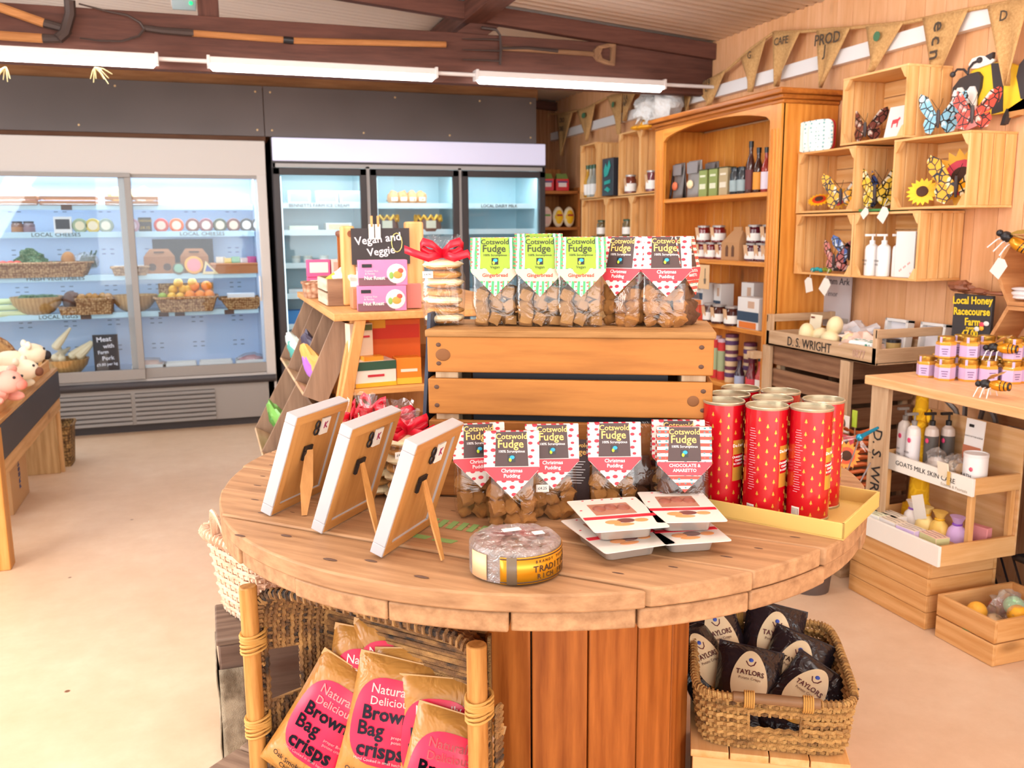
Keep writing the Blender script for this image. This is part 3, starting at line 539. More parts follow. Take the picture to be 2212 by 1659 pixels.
# ---------------------------------------------------------------- what stands in the cooler
def pot_row(z, xs, col, lab, name, label, cat, grp, r=.035, h=.07, y=7.2):
    for k, x_ in enumerate(xs):
        t_ = thing(name, label, cat, (x_, y, z), group=grp); B(plain(col, .4)).lathe([(r*.85, 0), (r, h*.9), (r*1.05, h)], 12).obj('pot', t_)
        if lab: B(plain(lab, .5)).lathe([(r*.93, h*.25), (r*1.0, h*.7)], 12).obj('pot_label', t_)
Z = [z+.013 for z in csz]
for k, x_ in enumerate((0.718, 0.93, 1.111)): simple_box('ice_cream_tub', 'white ice cream tub under the first door lamp reflections', 'tub', (x_, 7.2, Z[0]), (.17, .12, .11), '#dfeef2', front='#9fc8d8', group='ice cream tubs in the first door')
simple_box('cheese_block', 'pale wrapped cheese block in the cooler behind first door', 'cheese', (0.744, 7.2, Z[1]), (.22, .1, .05), '#e4ecd8'); simple_box('cake_box', 'clear topped cake box in the cooler behind first door', 'cake box', (1.012, 7.2, Z[1]), (.2, .12, .07), '#e8eee6', front='#d8cfa8')
pot_row(Z[2], (0.678, 0.767, 0.893), '#c8d4cc', '#e8f0ec', 'dessert_pot', 'pale dessert pot on third cooler shelf', 'pot', 'dessert pots on the third cooler shelf')
simple_box('cheese_tray', 'white cheese tray low in the cooler behind first door', 'tray', (0.703, 7.2, Z[3]), (.2, .12, .05), '#e2eef2'); simple_box('blue_milk_crate', 'bright blue carton at the bottom of the cooler', 'carton', (0.651, 7.2, Z[4]), (.2, .14, .12), '#2f86c8')
for k in range(4):
    t_ = thing('paper_loaf_bag', 'brown paper bakery bag behind the middle cooler door', 'bag', (1.461 + k*.075, 7.2, Z[0]), group='bakery bags behind the middle door'); B(plain('#c08a5c', .7)).sph((0, 0, .055), (.05, .05, .06), lump=.3, seed=k).obj('bag_body', t_); B(plain('#efe2cc', .6)).cb((0, -.05, .05), (.05, .003, .03)).obj('bag_label', t_)
for k, x_ in enumerate((1.387, 1.743)):
    t_ = thing('frilled_cake', ['dark cake with yellow ruffle behind the wooden sign post', 'dark cake with yellow ruffle and pale label behind the middle door'][k], 'cake', (x_, 7.2, Z[1]), group='ruffled cakes in the cooler'); B(plain('#6e4a42', .4)).lathe([(.09, 0), (.1, .03), (.09, .1)], 20, sx=1.1).obj('cake_body', t_)
    b = B(plain('#e9b63a', .6)); b.tube([(.1*cos(i*pi/12)*1.05, .09*sin(i*pi/12), .105+.018*(-1)**i) for i in range(24)], .014, 6, closed=True); b.obj('yellow_ruffle', t_); B(plain('#e8ead2', .6)).cb((0, -.1, .055), (.08, .004, .06)).obj('front_label', t_)
# ---------------------------------------------------------------- pine shelf unit beside the cooler
t_ = thing('wall_shelf_unit', 'dark pine shelf unit beside the cooler with red packets', 'shelf unit', (2.9, 7.35, 0)); SHP = wood('#cf8a4c', '#9c5c28', .4, .5)
B(SHP).box(-.17, .19, .30, .32, .2, 2.0, g=2).obj('back_panel', t_)
for s in (-.17, .17): B(SHP).box(s, s+.02, -.15, .32, 0, 1.82, g=2).obj('side_panel', t_)
for z in (1.765, 1.46, 1.16, .8): B(SHP).box(-.16, .18, -.15, .3, z, z+.025, g=0).obj('shelf', t_, bevel=.002)
for k, x_ in enumerate((2.80, 2.94)):
    t_ = thing('biscuit_box', ['red biscuit box nearest the cooler on the shelf unit', 'red biscuit box nearest the pine crates on the shelf unit'][k], 'box', (x_, 7.27, 1.791), -8, 'red boxes beside the cooler'); B(plain('#d8202c', .4)).cb((0, 0, .05), (.115, .09, .1)).obj('carton', t_, bevel=.003); B(plain('#7f9a52', .5)).raw([(-.05, -.04, .1), (.05, -.04, .1), (.045, 0, .145), (-.045, 0, .145), (-.05, .04, .1), (.05, .04, .1)], [(0, 1, 2, 3), (5, 4, 3, 2), (0, 3, 4), (1, 5, 2)]).obj('green_top', t_); B(plain('#efe0e0', .5), plain('#5a3a78', .5)).cb((0, -.046, .05), (.07, .002, .035)).cb((0, -.047, .075), (.09, .002, .014), 1).obj('front_label', t_)
for k, x_ in enumerate((2.79, 2.90, 3.0)):
    t_ = thing('crisp_tub', ['pink and white oval tub on the lower shelf beside cooler', 'yellow oval tub in the middle beneath red boxes', 'yellow oval tub nearest the pine crates, beneath red boxes'][k], 'tub', (x_, 7.24, 1.486), group='oval tubs beneath the red boxes'); B(plain(['#ecdcd0', '#efe2c4', '#efe2c4'][k], .5)).sph((0, 0, .085), (.052, .03, .088)).obj('tub_body', t_)
    B(plain(['#e7c8c0', '#f2c414', '#f2c414'][k], .5), plain(['#6aa050', '#b03a20', '#b03a20'][k], .5)).sph((0, -.008, .085), (.043, .026, .07)).cb((0, -.036, .1), (.05, .003, .016), 1).obj('front_label', t_)
# ================================================================ the pine dresser against the boarded wall
MYZ = Matrix(((0, 0, 1, 0), (1, 0, 0, 0), (0, 1, 0, 0), (0, 0, 0, 1)))
dr = thing('pine_dresser', 'tall orange pine dresser with arched top against the boarded wall', 'dresser', (2.93, 4.561, 0))
DX0, DX1, DY0, DY1 = -.163, .165, -.66, .661
b = B(HONEYPINE)
b.box(DX0, DX1, DY0, DY0+.022, 0, 2.07, g=2); b.obj('side_panel', dr, bevel=.002); b = B(HONEYPINE); b.box(DX0, DX1, DY1-.022, DY1, 0, 2.07, g=2); b.obj('side_panel', dr, bevel=.002)
for y0, y1 in ((DY0, DY0+.095), (DY1-.105, DY1)):
    b = B(HONEYPINE); b.box(DX0-.012, DX0+.012, y0, y1, 0, 2.07, g=2)
    for k in (1, 2, 3): b.box(DX0-.016, DX0-.01, y0+.1*k*.25-.006, y0+.1*k*.25+.006, .1, 1.95, g=2)
    b.obj('front_post', dr, bevel=.002)
b = B(HONEYPINE); y = DY0+.02
while y < DY1-.03: b.box(DX1-.02, DX1-.008, y, min(y+.098, DY1-.02), 0, 2.06, g=2); y += .1
b.obj('back_boards', dr, bevel=.003)
b = B(HONEYPINE); n = 28; ya, yb = DY0+.09, DY1-.1; pts = []
for i in range(n+1):
    u = i/n; s = abs(2*u-1); z = 2.068 - .005 - .055*s**2.4 - (.02 if s > .93 else 0); pts.append((ya+(yb-ya)*u, z))
b.prism([(ya, 2.13)] + pts + [(yb, 2.13)], DX0-.01, DX0+.01, M=MYZ); b.obj('arched_rail', dr, bevel=.002)
b = B(wood('#c67a32', '#9a561c', .4, .4)); b.box(DX0-.012, DX1, DY0-.01, DY1+.01, 2.07, 2.09); b.box(DX0-.03, DX1, DY0-.025, DY1+.025, 2.09, 2.112); b.box(DX0-.048, DX1, DY0-.04, DY1+.04, 2.112, 2.14); b.obj('cornice', dr, bevel=.006)
DZS = (1.62, 1.257, .893, .56, .1)
for z in DZS: B(HONEYPINE).box(DX0-.0, DX1-.02, DY0+.02, DY1-.02, z, z+.024, g=1).obj('shelf', dr, bevel=.003)
# ---------------------------------------------------------------- pine crates on the wall
def crate(label, y0, y1, z0, z1, grp, x0=2.857, x1=3.097, nb=4):
    t_ = thing('pine_crate', label, 'crate', (x0, (y0+y1)/2, z0), group=grp); h = (y1-y0)/2-.001; H_ = z1-z0-.002; D = x1-x0; k = .010
    for s in (0, 1): B(CRATE).box(0, D, -h, h, s*(H_-k), s*(H_-k)+k, g=1).obj('lower_board' if s == 0 else 'upper_board', t_, bevel=.0015)
    for s in (-1, 1):
        b = B(CRATE); w_ = D/nb
        for i in range(nb): b.box(i*w_+.001, (i+1)*w_-.003, s*h-(k if s > 0 else 0), s*h+(k if s < 0 else 0), k, H_-k, g=2)
        b.obj('end_slats', t_, bevel=.0015)
    b = B(CRATE); m = 4
    for i in range(m): b.box(D-k, D, -h+k, h-k, k+(H_-2*k)*i/m+.002, k+(H_-2*k)*(i+1)/m-.002, g=1)
    b.obj('back_slats', t_, bevel=.0015)
    for s in (-1, 1):
        for q in (0, 1):
            zb = H_-k if q else k; sg = -1 if q else 1; b = B(CRATE); b.prism([(s*(h-k), zb), (s*(h-k-.035), zb), (s*(h-k-.01), zb+sg*.04), (s*(h-k), zb+sg*.045)], 0.001, .02, M=MYZ); b.obj('corner_block', t_)
    return t_
GR = 'pine crates stacked on the wall by the butterflies'
crate('topmost pine crate holding a brown butterfly and card', 3.168, 3.58, 1.835, 2.14, GR)
crate('middle-row pine crate next to dresser with sunflower clip', 3.468, 3.893, 1.531, 1.83, GR)
crate('middle-row pine crate with big sunflower and yellow butterfly', 2.81, 3.225, 1.531, 1.83, GR)
crate('bottom-row pine crate next to dresser with pink butterfly', 3.455, 3.887, 1.228, 1.527, GR)
crate('bottom-row pine crate holding the white pump bottles', 3.045, 3.452, 1.228, 1.527, GR)
GL = 'pine crates stacked between dresser and cooler'
YA = [6.351, 5.974, 5.64, 6.18, 5.761]
crate('top pine crate nearest the cooler with glass bottles', YA[0], 6.67, 1.70, 2.115, GL, nb=5)
crate('top pine crate in the middle behind the hanging bunting', YA[2]+.002, YA[1], 1.70, 2.135, GL, nb=4)
crate('top pine crate touching the dresser post', 5.235, YA[2]-.002, 1.70, 2.135, GL, nb=4)
crate('second-row pine crate nearest the cooler', YA[3]+.002, 6.64, 1.28, 1.696, GL, nb=4)
crate('second-row pine crate in the middle', YA[4]+.002, YA[3]-.002, 1.28, 1.696, GL, nb=4)
crate('second-row pine crate touching the dresser post', 5.235, YA[4]-.002, 1.28, 1.696, GL, nb=4)
crate('bottom-row pine crate nearest the cooler, mostly hidden', YA[3]+.002, 6.64, .86, 1.276, GL, nb=4)
crate('bottom-row pine crate nearest the dresser, mostly hidden', 5.235, YA[3]-.002, .86, 1.276, GL, nb=4)
t_ = thing('low_cupboard', 'low pine cupboard under the far pine crates', 'cupboard', (2.97, 5.94, 0)); B(PINE).box(-.13, .125, -.7, .7, 0, .855, g=1).obj('carcass', t_, bevel=.003)
# ---------------------------------------------------------------- goods in the far crates
def bottle(name, label, cat, loc, r, h, body, cap, lab=None, grp=None, neck=.35, hs=.6):
    t_ = thing(name, label, cat, loc, group=grp); B(plain(body, .12, coat=.6)).lathe([(r*.95, 0), (r, .004), (r, h*hs), (r*.75, h*(hs+.08)), (r*neck, h*(hs+.2)), (r*neck, h*.9)], 14).obj('glass_body', t_)
    B(plain(cap, .35)).lathe([(r*neck*1.15, h*.88), (r*neck*1.2, h), (r*.1, h)], 12).obj('cap', t_)
    if lab: B(plain(lab, .55)).lathe([(r*1.015, h*.08), (r*1.02, h*.09), (r*1.02, h*(hs-.1)), (r*1.015, h*(hs-.09))], 14).obj('paper_label', t_)
    return t_
CR1 = 1.711; CR2 = 1.291
for k, y_ in enumerate([6.658, 6.595, 6.533]): bottle('cordial_bottle', ['amber cordial bottle with white label nearest the cooler', 'cordial bottle with white label between two others', 'cordial bottle with white label nearest the black box'][k], 'bottle', (2.92, y_, CR1), .034, .25, ['#c89a3a', '#b8b8a8', '#9aa09a'][k], '#2f5a40', '#eef0f0', 'cordial bottles in the far crate', neck=.4, hs=.5)
t_ = thing('gift_box', 'tall black gift box with turquoise bird drawing', 'box', (2.88, 6.127, CR1)); B(plain('#2b2c34', .4)).cb((0, 0, .13), (.07, .19, .27)).obj('carton', t_, bevel=.003)
b = B(TEAL); b.M = T(-.037, 0, .16) @ FX; b.prism([(-.06, .02), (-.03, .07), (.0, .04), (.03, .09), (.055, .05), (.02, .0), (0, -.02), (-.05, -.03)], 0, .002); b.prism([(-.05, -.06), (.05, -.05), (.05, -.075), (-.05, -.085)], 0, .002); b.prism([(-.05, -.12), (0, -.1), (.055, -.12), (.02, -.14)], 0, .002); b.obj('bird_print', t_)
TAGK = '#d8b088'
def tjar(label, y_, z_, x_=2.90, r=.042, h=.1, c='#8a2a1e', grp='tagged jars', lab='#f2f0ec', tg=TAGK, lid='#b9b4b0', name='jam_jar', cat='jar'): return jar(name, label, cat, (x_, y_, z_), r, h, c, lid, lab, grp, tagc=tg)
yy_ = [5.857, 5.77, 5.534]
tjar('tagged jar with silver lid in the crate by the dresser, nearest the black box', yy_[0], CR1, h=.13, c='#7a3a28'); jar('tall_jar', 'small tall jar with white label behind the tagged jar', 'jar', (3.0, yy_[1], CR1), .03, .22, '#5a3a50', '#e8e0e0', '#f2f2f2'); tjar('tagged jar with silver lid right beside the dresser post', yy_[2], CR1, h=.14, c='#7a4048')
for k, (x_, z_) in enumerate(zip([6.333, 5.925, 5.851, 6.428, 6.342, 5.608, 5.533], (.0, .0, 0, 0, 0, 0, 0))): pass
for k, y_ in enumerate([6.452, 6.331, 5.999, 5.914, 5.84, 5.597, 5.509]): jar('chutney_jar', 'chutney jar with white wrap label and green checked lid', 'jar', (2.9, y_, CR2), .040, .12, '#6a5a3a', '#35523c', '#f4f2ee', 'chutney jars in the second-row crates')
for k, y_ in enumerate([6.324, 5.879]): jar('chutney_jar', 'chutney jar standing on other chutney jars, ' + ['nearest the cooler', 'in the middle crate'][k], 'jar', (2.9, y_+.012, CR2+.121), .040, .12, '#6a5a3a', '#35523c', '#f4f2ee', 'upper chutney jars in the second-row crates')
# ---------------------------------------------------------------- dresser goods
S1, S2, S3, S4 = [z+.0245 for z in DZS[:4]]
PCH = plain('#6e6a6c', .35)
def pouch(label, y_, w_, h_, col, food, x_=2.86, top='#8a8688'):
    t_ = thing('snack_pouch', label, 'pouch', (x_, y_, S1), group='pouches on the top dresser shelf'); b = B(plain(col, .35)); b.grid(lambda u, v: ((.03*(1-v)*sin(pi*u))*-1+.012*v, (u-.5)*w_*(1+.1*v), h_*v), 8, 6); b.grid(lambda u, v: (.03*(1-v)+.012*v, (u-.5)*w_*(1+.1*v), h_*v), 2, 2); b.obj('pouch_body', t_, solid=.001)
    b = B(plain(top, .5)); b.M = T(-.006, 0, h_*.82) @ FX; b.prism([(-w_*.42, -.035), (w_*.42, -.035), (w_*.45, .03), (-w_*.45, .03)], 0, .004); b.obj('header_label', t_); B(plain(food, .6)).sph((-.022, 0, h_*.36), (.012, w_*.25, h_*.12)).obj('food_picture', t_)
pouch('small dark pouch with orange print at the end of top dresser shelf', 5.234, .09, .19, '#3a2c34', '#e08038', top='#c8552c')
pouch('grey pouch with red snack picture on the top dresser shelf', 5.089, .12, .22, '#6c6664', '#d8704a', x_=2.85); pouch('grey pouch with pale snack picture beside the red one', 4.868, .14, .22, '#8a8684', '#ecd8b0', x_=2.83)
pouch('grey pouch standing behind the green cartons', 4.865, .12, .215, '#7a7674', '#b09a78', x_=2.95)
for k, (y_, c_, l_) in enumerate(((4.745, '#8c9a58', '#d9dcc0'), (4.633, '#8c9a58', '#d9dcc0'), (4.524, '#b5a27c', '#e2d8c4'))):
    t_ = thing('cracker_carton', ['green cracker carton next to the grey pouches', 'green cracker carton next to the tan carton', 'tan cracker carton next to the dark jars'][k], 'carton', (2.85, y_, S1), 6, 'cracker cartons on the top dresser shelf'); B(plain(c_, .5)).cb((0, 0, .077), (.06, .075, .155)).obj('carton', t_, bevel=.002); B(plain('#3f4428', .5)).cb((0, 0, .157), (.062, .077, .006)).obj('carton_top', t_); B(plain(l_, .5)).cb((-.031, 0, .06), (.002, .055, .03)).cb((-.031, 0, .12), (.002, .05, .012)).obj('front_label', t_)
for k, y_ in enumerate([4.439, 4.365]): jar('dark_jar', ['dark jar with silver print next to the tan carton', 'dark jar with silver print next to the tall sauce bottle'][k], 'jar', (2.85, y_, S1), .032, .15, '#26323a', '#2a2a2e', '#9db0b4', 'dark jars on the top dresser shelf')
for k, (px_, h_, c_, l_, cap) in enumerate((('a', .28, '#4a2622', '#6a3030', '#1c1a1e'), ('b', .24, '#3a1c14', '#e89a30', '#1c1a1e'), ('c', .235, '#a03028', '#e8dce8', '#1c1a1e'), ('d', .235, '#a04038', '#ece4ee', '#1c1a1e'))):
    bottle('sauce_bottle', ['tallest dark sauce bottle on the top dresser shelf', 'sauce bottle with orange label beside the tallest bottle', 'red sauce bottle with pale label and black cap', 'red sauce bottle with pale label nearest the dresser end'][k], 'bottle', (2.85, [4.295, 4.221, 4.148, 4.09][k], S1), .027, h_, c_, cap, l_, 'sauce bottles on the top dresser shelf', neck=.42, hs=.55)
def jamset(ypx, z_, lab_, grp, c='#7c1a1c', h=.098, r=.043, x_=2.86):
    for k, y_ in enumerate(ypx): tjar(lab_ % ORD[k], y_, z_, x_=x_+(.01 if k % 2 else 0), r=r, h=h, c=c, grp=grp)
jamset([4.91, 4.794, 4.683, 4.572], S2, '%s tagged jam jar from the fudge bags on second dresser shelf', 'tagged jam jars on the second shelf')
jamset([4.779, 4.628], S2+.0985, '%s upper jam jar from the fudge bags, standing on other jars', 'upper jam jars on the second shelf')
jamset([4.262, 4.179, 4.098], S2, '%s lower jam jar counted from the cardboard carrier towards dresser end', 'jam jars beyond the carrier', c='#5a1826')
jamset([4.246, 4.126], S2+.0985, '%s upper jam jar counted from the cardboard carrier towards dresser end', 'upper jam jars beyond the carrier', c='#5a1826')
t_ = thing('cardboard_carrier', 'brown cardboard carrier with arched windows between jam jars', 'carrier box', (2.87, 4.425, S2)); b = B(KRAFT); b.box(-.05, .05, -.09, .09, 0, .1); b.raw([(-.05, -.09, .1), (-.05, .09, .1), (0, .05, .165), (0, -.05, .165), (.05, -.09, .1), (.05, .09, .1)], [(0, 1, 2, 3), (5, 4, 3, 2), (0, 3, 4), (1, 5, 2)]); b.box(-.004, .004, -.04, .04, .16, .185); b.obj('carton', t_)
for s in (-1, 1): b = B(plain('#6a4630', .6)); b.M = T(-.051, s*.03, .05) @ FX; b.prism([(-.012, -.03), (.012, -.03), (.012, .02), (0, .035), (-.012, .02)], 0, .002); b.obj('window', t_)
t_ = thing('shelf_card', 'kraft notice card with spoon drawing hanging under dresser shelf', 'card', (2.765, 4.642, 1.18)); B(plain('#e2bd90', .7)).cb((0, 0, 0), (.003, .19, .14)).obj('card', t_); b = B(plain('#7a6a5a', .7)); b.M = T(-.003, 0, 0) @ FX; b.prism([(.05, .05), (.056, .05), (.056, -.01), (.05, -.01)], 0, .001); b.prism([(.04, -.01), (.066, -.01), (.06, -.04), (.046, -.04)], 0, .001); b.obj('spoon_print', t_)
def blue_box(label, y_, z_, w_, h_, x_=2.85, food='#e07a30'):
    t_ = thing('relish_carton', label, 'carton', (x_, y_, z_), group='white and blue cartons on the third shelf'); B(WHITE).cb((0, 0, h_/2), (.09, w_, h_)).obj('carton', t_, bevel=.002); b = B(plain('#33475e', .5), plain(food, .5), plain('#c9a890', .5)); b.cb((-.046, 0, h_*.4), (.002, w_, h_*.3)).cb((-.046, 0, h_*.12), (.002, w_*.8, h_*.2), 1).cb((-.046, -w_*.15, h_*.78), (.002, w_*.3, h_*.22), 2); b.obj('front_print', t_); return t_
blue_box('white and blue carton nearest the fudge bags on third shelf', 4.751, S3+.09, .14, .13); blue_box('narrow white and blue carton beside the first one', 4.6, S3+.0, .075, .22, x_=2.9)
simple_box('red_carton', 'red and orange carton under the white and blue carton', 'carton', (2.86, 4.735, S3), (.1, .15, .089), '#d8482a')
blue_box('white and blue carton lying on the larger one', 4.335, S3, .12, .24, x_=2.93); blue_box('large white blue and orange carton beside the tagged jars', 4.158, S3, .2, .17, x_=2.82)
for k, (y_, r_) in enumerate(zip([4.591, 4.481, 4.347], (.038, .046, .046))): tjar(['small tagged jar before the red carton on third shelf', 'wide dark chutney jar with tag before white cartons', 'wide dark chutney jar with tag nearest the orange carton'][k], y_, S3, x_=2.80, r=r_, h=.11, c='#4a2018', grp='wide tagged jars on the third shelf')
for k, (y_, h_) in enumerate(zip([4.566, 4.495], (.24, .23))):
    t_ = thing('cracker_tube', ['tall red and green cracker tube nearest the apple crate', 'tall red and green cracker tube beside the purple pots'][k], 'tube', (2.84, y_, S4), group='cracker tubes on the low dresser shelf'); B(plain('#a8b890', .5), plain('#d03030', .5)).lathe([(.03, 0), (.03, h_)], 14).lathe([(.0305, 0), (.0305, .05)], 14, 1).lathe([(.0305, h_-.06), (.0305, h_-.01)], 14, 1).obj('tube_body', t_); B(plain('#d8c0d0', .4)).lathe([(.031, h_-.01), (.031, h_+.01), (.01, h_+.012)], 14).obj('lid', t_)
def purple_pot(label, y_, z_, x_): 
    t_ = thing('chutney_pot', label, 'pot', (x_, y_, z_), group='purple-lidded pots on the low dresser shelf'); B(plain('#e2c8a0', .3)).lathe([(.036, 0), (.038, .06), (.034, .075)], 14).obj('glass_body', t_); B(plain('#5a3a6c', .4)).lathe([(.0385, .03), (.039, .055)], 14).obj('paper_label', t_); B(plain('#6a3450', .35)).lathe([(.038, .072), (.038, .09), (.034, .092)], 14).obj('lid', t_)
PY_ = [4.401, 4.275]
for k in range(5): purple_pot(['purple-lidded pot at the bottom of stack near cracker tubes', 'purple-lidded pot in the middle of stack near cracker tubes', 'purple-lidded pot on top of stack near cracker tubes', 'purple-lidded pot low in the second stack', 'purple-lidded pot on top of the second stack'][k], PY_[0] if k < 3 else PY_[1], S4+.093*(k if k < 3 else k-3+.6), 2.84 if k < 3 else 2.88)
b_ = simple_box('wooden_riser', 'small wooden riser under the second pot stack', 'riser', (2.88, PY_[1], S4), (.09, .09, .055), '#a86a38')
for k, (y_, c_) in enumerate(zip([4.253, 4.19, 4.133, 4.09, 4.055], ('#3a2030', '#6a1a20', '#7a2028', '#8a2018', '#c03018'))): bottle('table_sauce_bottle', '%s table sauce bottle from the purple pots on low shelf' % ORD[k], 'bottle', (2.80 + .03*(k % 2), y_, S4), .028, .17+.02*(k == 4), c_, '#5a1a30' if k < 4 else '#2a2624', ['#a8b8d8', '#e05040', '#d8485a', '#c8b898', '#f0f0f0'][k], 'sauce bottles on the low dresser shelf', neck=.5, hs=.45)
# ---------------------------------------------------------------- hen on the dresser corner
FUR = NT('white_feathers'); v = FUR.coords((1, 1, 1), 'obj'); FUR.col(FUR.ramp(FUR.noise(v, 40, 4, .7), [(.3, '#ece6e0'), (.6, '#ffffff')])); FUR.b.inputs['Roughness'].default_value = .9; FUR.bump(FUR.noise(v, 70, 4, .8), 1, .02); FUR = FUR.m
t_ = thing('plush_hen', 'white fluffy toy hen with yellow feet perched on the dresser corner', 'soft toy', (2.9, 5.445, 2.25))
t_.scale = (1.25, 1.25, 1.15)
b = B(FUR); rr = random.Random(4); b.sph((0, .06, .0), (.1, .13, .1), lump=.4, seed=1, nu=22, nv=14); b.sph((0, -.07, .0), (.08, .09, .085), lump=.4, seed=3, nu=20, nv=12)
for i in range(60):
    a = rr.uniform(0, 2*pi); q = rr.uniform(-.9, .9); d = Vector((sin(a)*(1-q*q)**.5, cos(a)*(1-q*q)**.5, q)); c = Vector((d.x*.09, .05+d.y*.125, d.z*.09)); b.tube([c, c+d*.03+Vector((0, 0, -.02))], .012, 5, taper=.15)
b.obj('feathered_body', t_); B(FUR).sph((0, -.12, .06), (.04, .045, .04)).obj('head', t_); b = B(plain('#f0a81c', .5))
b.sph((-.06, .05, -.105), (.04, .06, .014)); b.sph((-.06, .13, -.1), (.04, .05, .014)); b.tube([(-.03, .09, -.05), (-.06, .09, -.1)], .014); b.obj('feet', t_)
# ---------------------------------------------------------------- bunting
HESS = NT('hessian'); v = HESS.coords((1, 1, 1), 'obj'); HESS.col(HESS.ramp(HESS.noise(v, 90, 3, .7), [(.3, '#b98c54'), (.7, '#d6aa72')])); HESS.b.inputs['Roughness'].default_value = .9; HESS = HESS.m
bu = thing('bunting', 'string of printed hessian bunting along the boarded wall', 'bunting', (0, 0, 0)); BX = 3.035
def P2(l): return [Vector((BX, a, c)) for a, c in l]
B(HESS).tube([Vector((BX+.008, a, c)) for a, c in [(8.103, 2.548), (7.589, 2.47), (7.024, 2.442), (6.488, 2.477), (6.019, 2.431), (5.604, 2.357), (5.237, 2.351), (4.867, 2.398), (4.625, 2.475), (4.406, 2.52), (4.159, 2.475), (3.774, 2.414), (3.414, 2.362), (3.048, 2.338), (2.754, 2.312), (2.569, 2.297)]], .009, 6).obj('ribbon', bu)
PEN = [[(8.091, 2.547), (7.781, 2.497), (8.019, 2.25)], [(7.611, 2.476), (7.241, 2.443), (7.478, 2.106)], [(7.15, 2.443), (6.773, 2.46), (6.943, 2.179)], [(6.556, 2.48), (6.285, 2.462), (6.332, 2.172)], [(6.277, 2.458), (6.063, 2.437), (6.24, 2.256)], [(5.366, 2.35), (5.249, 2.35), (5.312, 2.215)], [(5.226, 2.352), (4.867, 2.398), (5.056, 2.216)], [(4.712, 2.44), (4.465, 2.502), (4.599, 2.232)], [(4.406, 2.52), (4.159, 2.475), (4.347, 2.225)], [(4.025, 2.452), (3.767, 2.413), (3.969, 2.164)], [(3.656, 2.396), (3.411, 2.361), (3.606, 2.182)], [(3.297, 2.355), (3.044, 2.337), (3.203, 2.061)], [(2.95, 2.328), (2.752, 2.312), (2.82, 2.002)]]
TXTP = ['', 'CRO|DRE', '', '', 'RA|AP', '', '019|E', 'G', 'CAFE', 'PROD|J', '', 'e|c|n', 'D']
for i, tri in enumerate(PEN):
    (ya, za), (yb_, zb), (yt, zt) = tri; a = Vector((0, ya, za)); c = Vector((0, yb_, zb)); q = Vector((0, yt, zt)); ph = i*1.7
    b = B(HESS); rr = .012
    def fn(u, v, a=a, c=c, q=q, ph=ph):
        m = (a*(1-u)+c*u)*(1-v) + (q + (Vector((0, -.006, 0)) if u > .5 else Vector((0, .006, 0))))*v; return (BX-.004-.016*v*sin(2.2*pi*u+ph), m.y, m.z)
    b.grid(fn, 8, 8); p_ = b.obj('pennant', bu, solid=.0015)
    lines = TXTP[i].split('|') if TXTP[i] else []; Wd = (a-c).length; mid = (a+c)/2
    for j, L in enumerate(lines):
        hh = min(.055, Wd*.34) if i != 11 else .09; m = mid*(1-.17-.2*j)+q*(.17+.2*j); big = i in (9, 6); hh = .075 if i == 9 else hh
        B(plain('#4d4034', .8)).text(L, hh, T(BX-.026, m.y, m.z) @ FX @ (RZ(-90) if i == 11 else RZ(-4)), bold=.012).obj('lettering', p_)
    if i in (2, 3, 10): m = mid*.75+q*.25; b = B(plain('#4b7a58', .8)); b.M = T(BX-.026, m.y, m.z) @ FX; b.prism([(.022*cos(k*pi/6)*(1 if i != 2 else 1.8), .022*sin(k*pi/6)) for k in range(12)], 0, .002); b.obj('leaf_print', p_)
# ---------------------------------------------------------------- cartoon bee board
bee = thing('bee_board', 'large flat painted bee cut-out on the boarded wall above crates', 'wall decoration', (0, 0, 0)); BB = plain('#3a3436', .6); BY = plain('#fbcf2e', .5); BW = plain('#f0e8e4', .6); BP = plain('#f2a0a0', .6)
def yzp(name, poly, m, x0, x1, par=bee): return B(m).prism(poly, x0, x1, M=MYZ).obj(name, par)
yzp('body', [(3.037, 2.092), (2.957, 2.11), (2.867, 2.101), (2.756, 2.055), (2.724, 1.947), (2.751, 1.907), (2.891, 1.903), (2.959, 1.906), (2.981, 1.936), (2.997, 2.003)], BY, 3.06, 3.085)
yzp('dark_stripe', [(2.933, 2.106), (2.897, 2.102), (2.866, 2.019), (2.858, 1.911), (2.911, 1.905), (2.908, 1.989)], BB, 3.056, 3.06)
yzp('dark_stripe', [(2.797, 2.078), (2.774, 2.1), (2.748, 2.053), (2.737, 1.939), (2.777, 1.948), (2.805, 2.036)], BB, 3.056, 3.06)
yzp('head', [(3.115, 1.99), (3.112, 2.037), (3.078, 2.069), (3.03, 2.08), (2.988, 2.083), (2.967, 2.061), (2.97, 2.016), (2.989, 1.973)], BB, 3.045, 3.06)
yzp('eye', [(3.101, 1.95), (3.097, 2.006), (3.079, 2.032), (3.057, 2.031), (3.038, 2.007), (3.029, 1.96), (3.04, 1.933)], BW, 3.038, 3.045); yzp('eye', [(3.029, 1.96), (3.033, 2.007), (3.014, 2.028), (2.992, 2.026), (2.978, 1.999), (2.976, 1.953), (2.987, 1.927)], BW, 3.038, 3.045)
for c_ in [(3.063, 1.943), (3.01, 1.946)]: B(BLACK).sph((3.037, c_[0], c_[1]), (.004, .01, .016)).obj('pupil', bee)
yzp('cheek', [(3.116, 1.876), (3.111, 1.923), (3.082, 1.939), (3.039, 1.926), (3.01, 1.944), (2.977, 1.944), (2.95, 1.913), (2.962, 1.869), (3.02, 1.853)], BP, 3.046, 3.06)
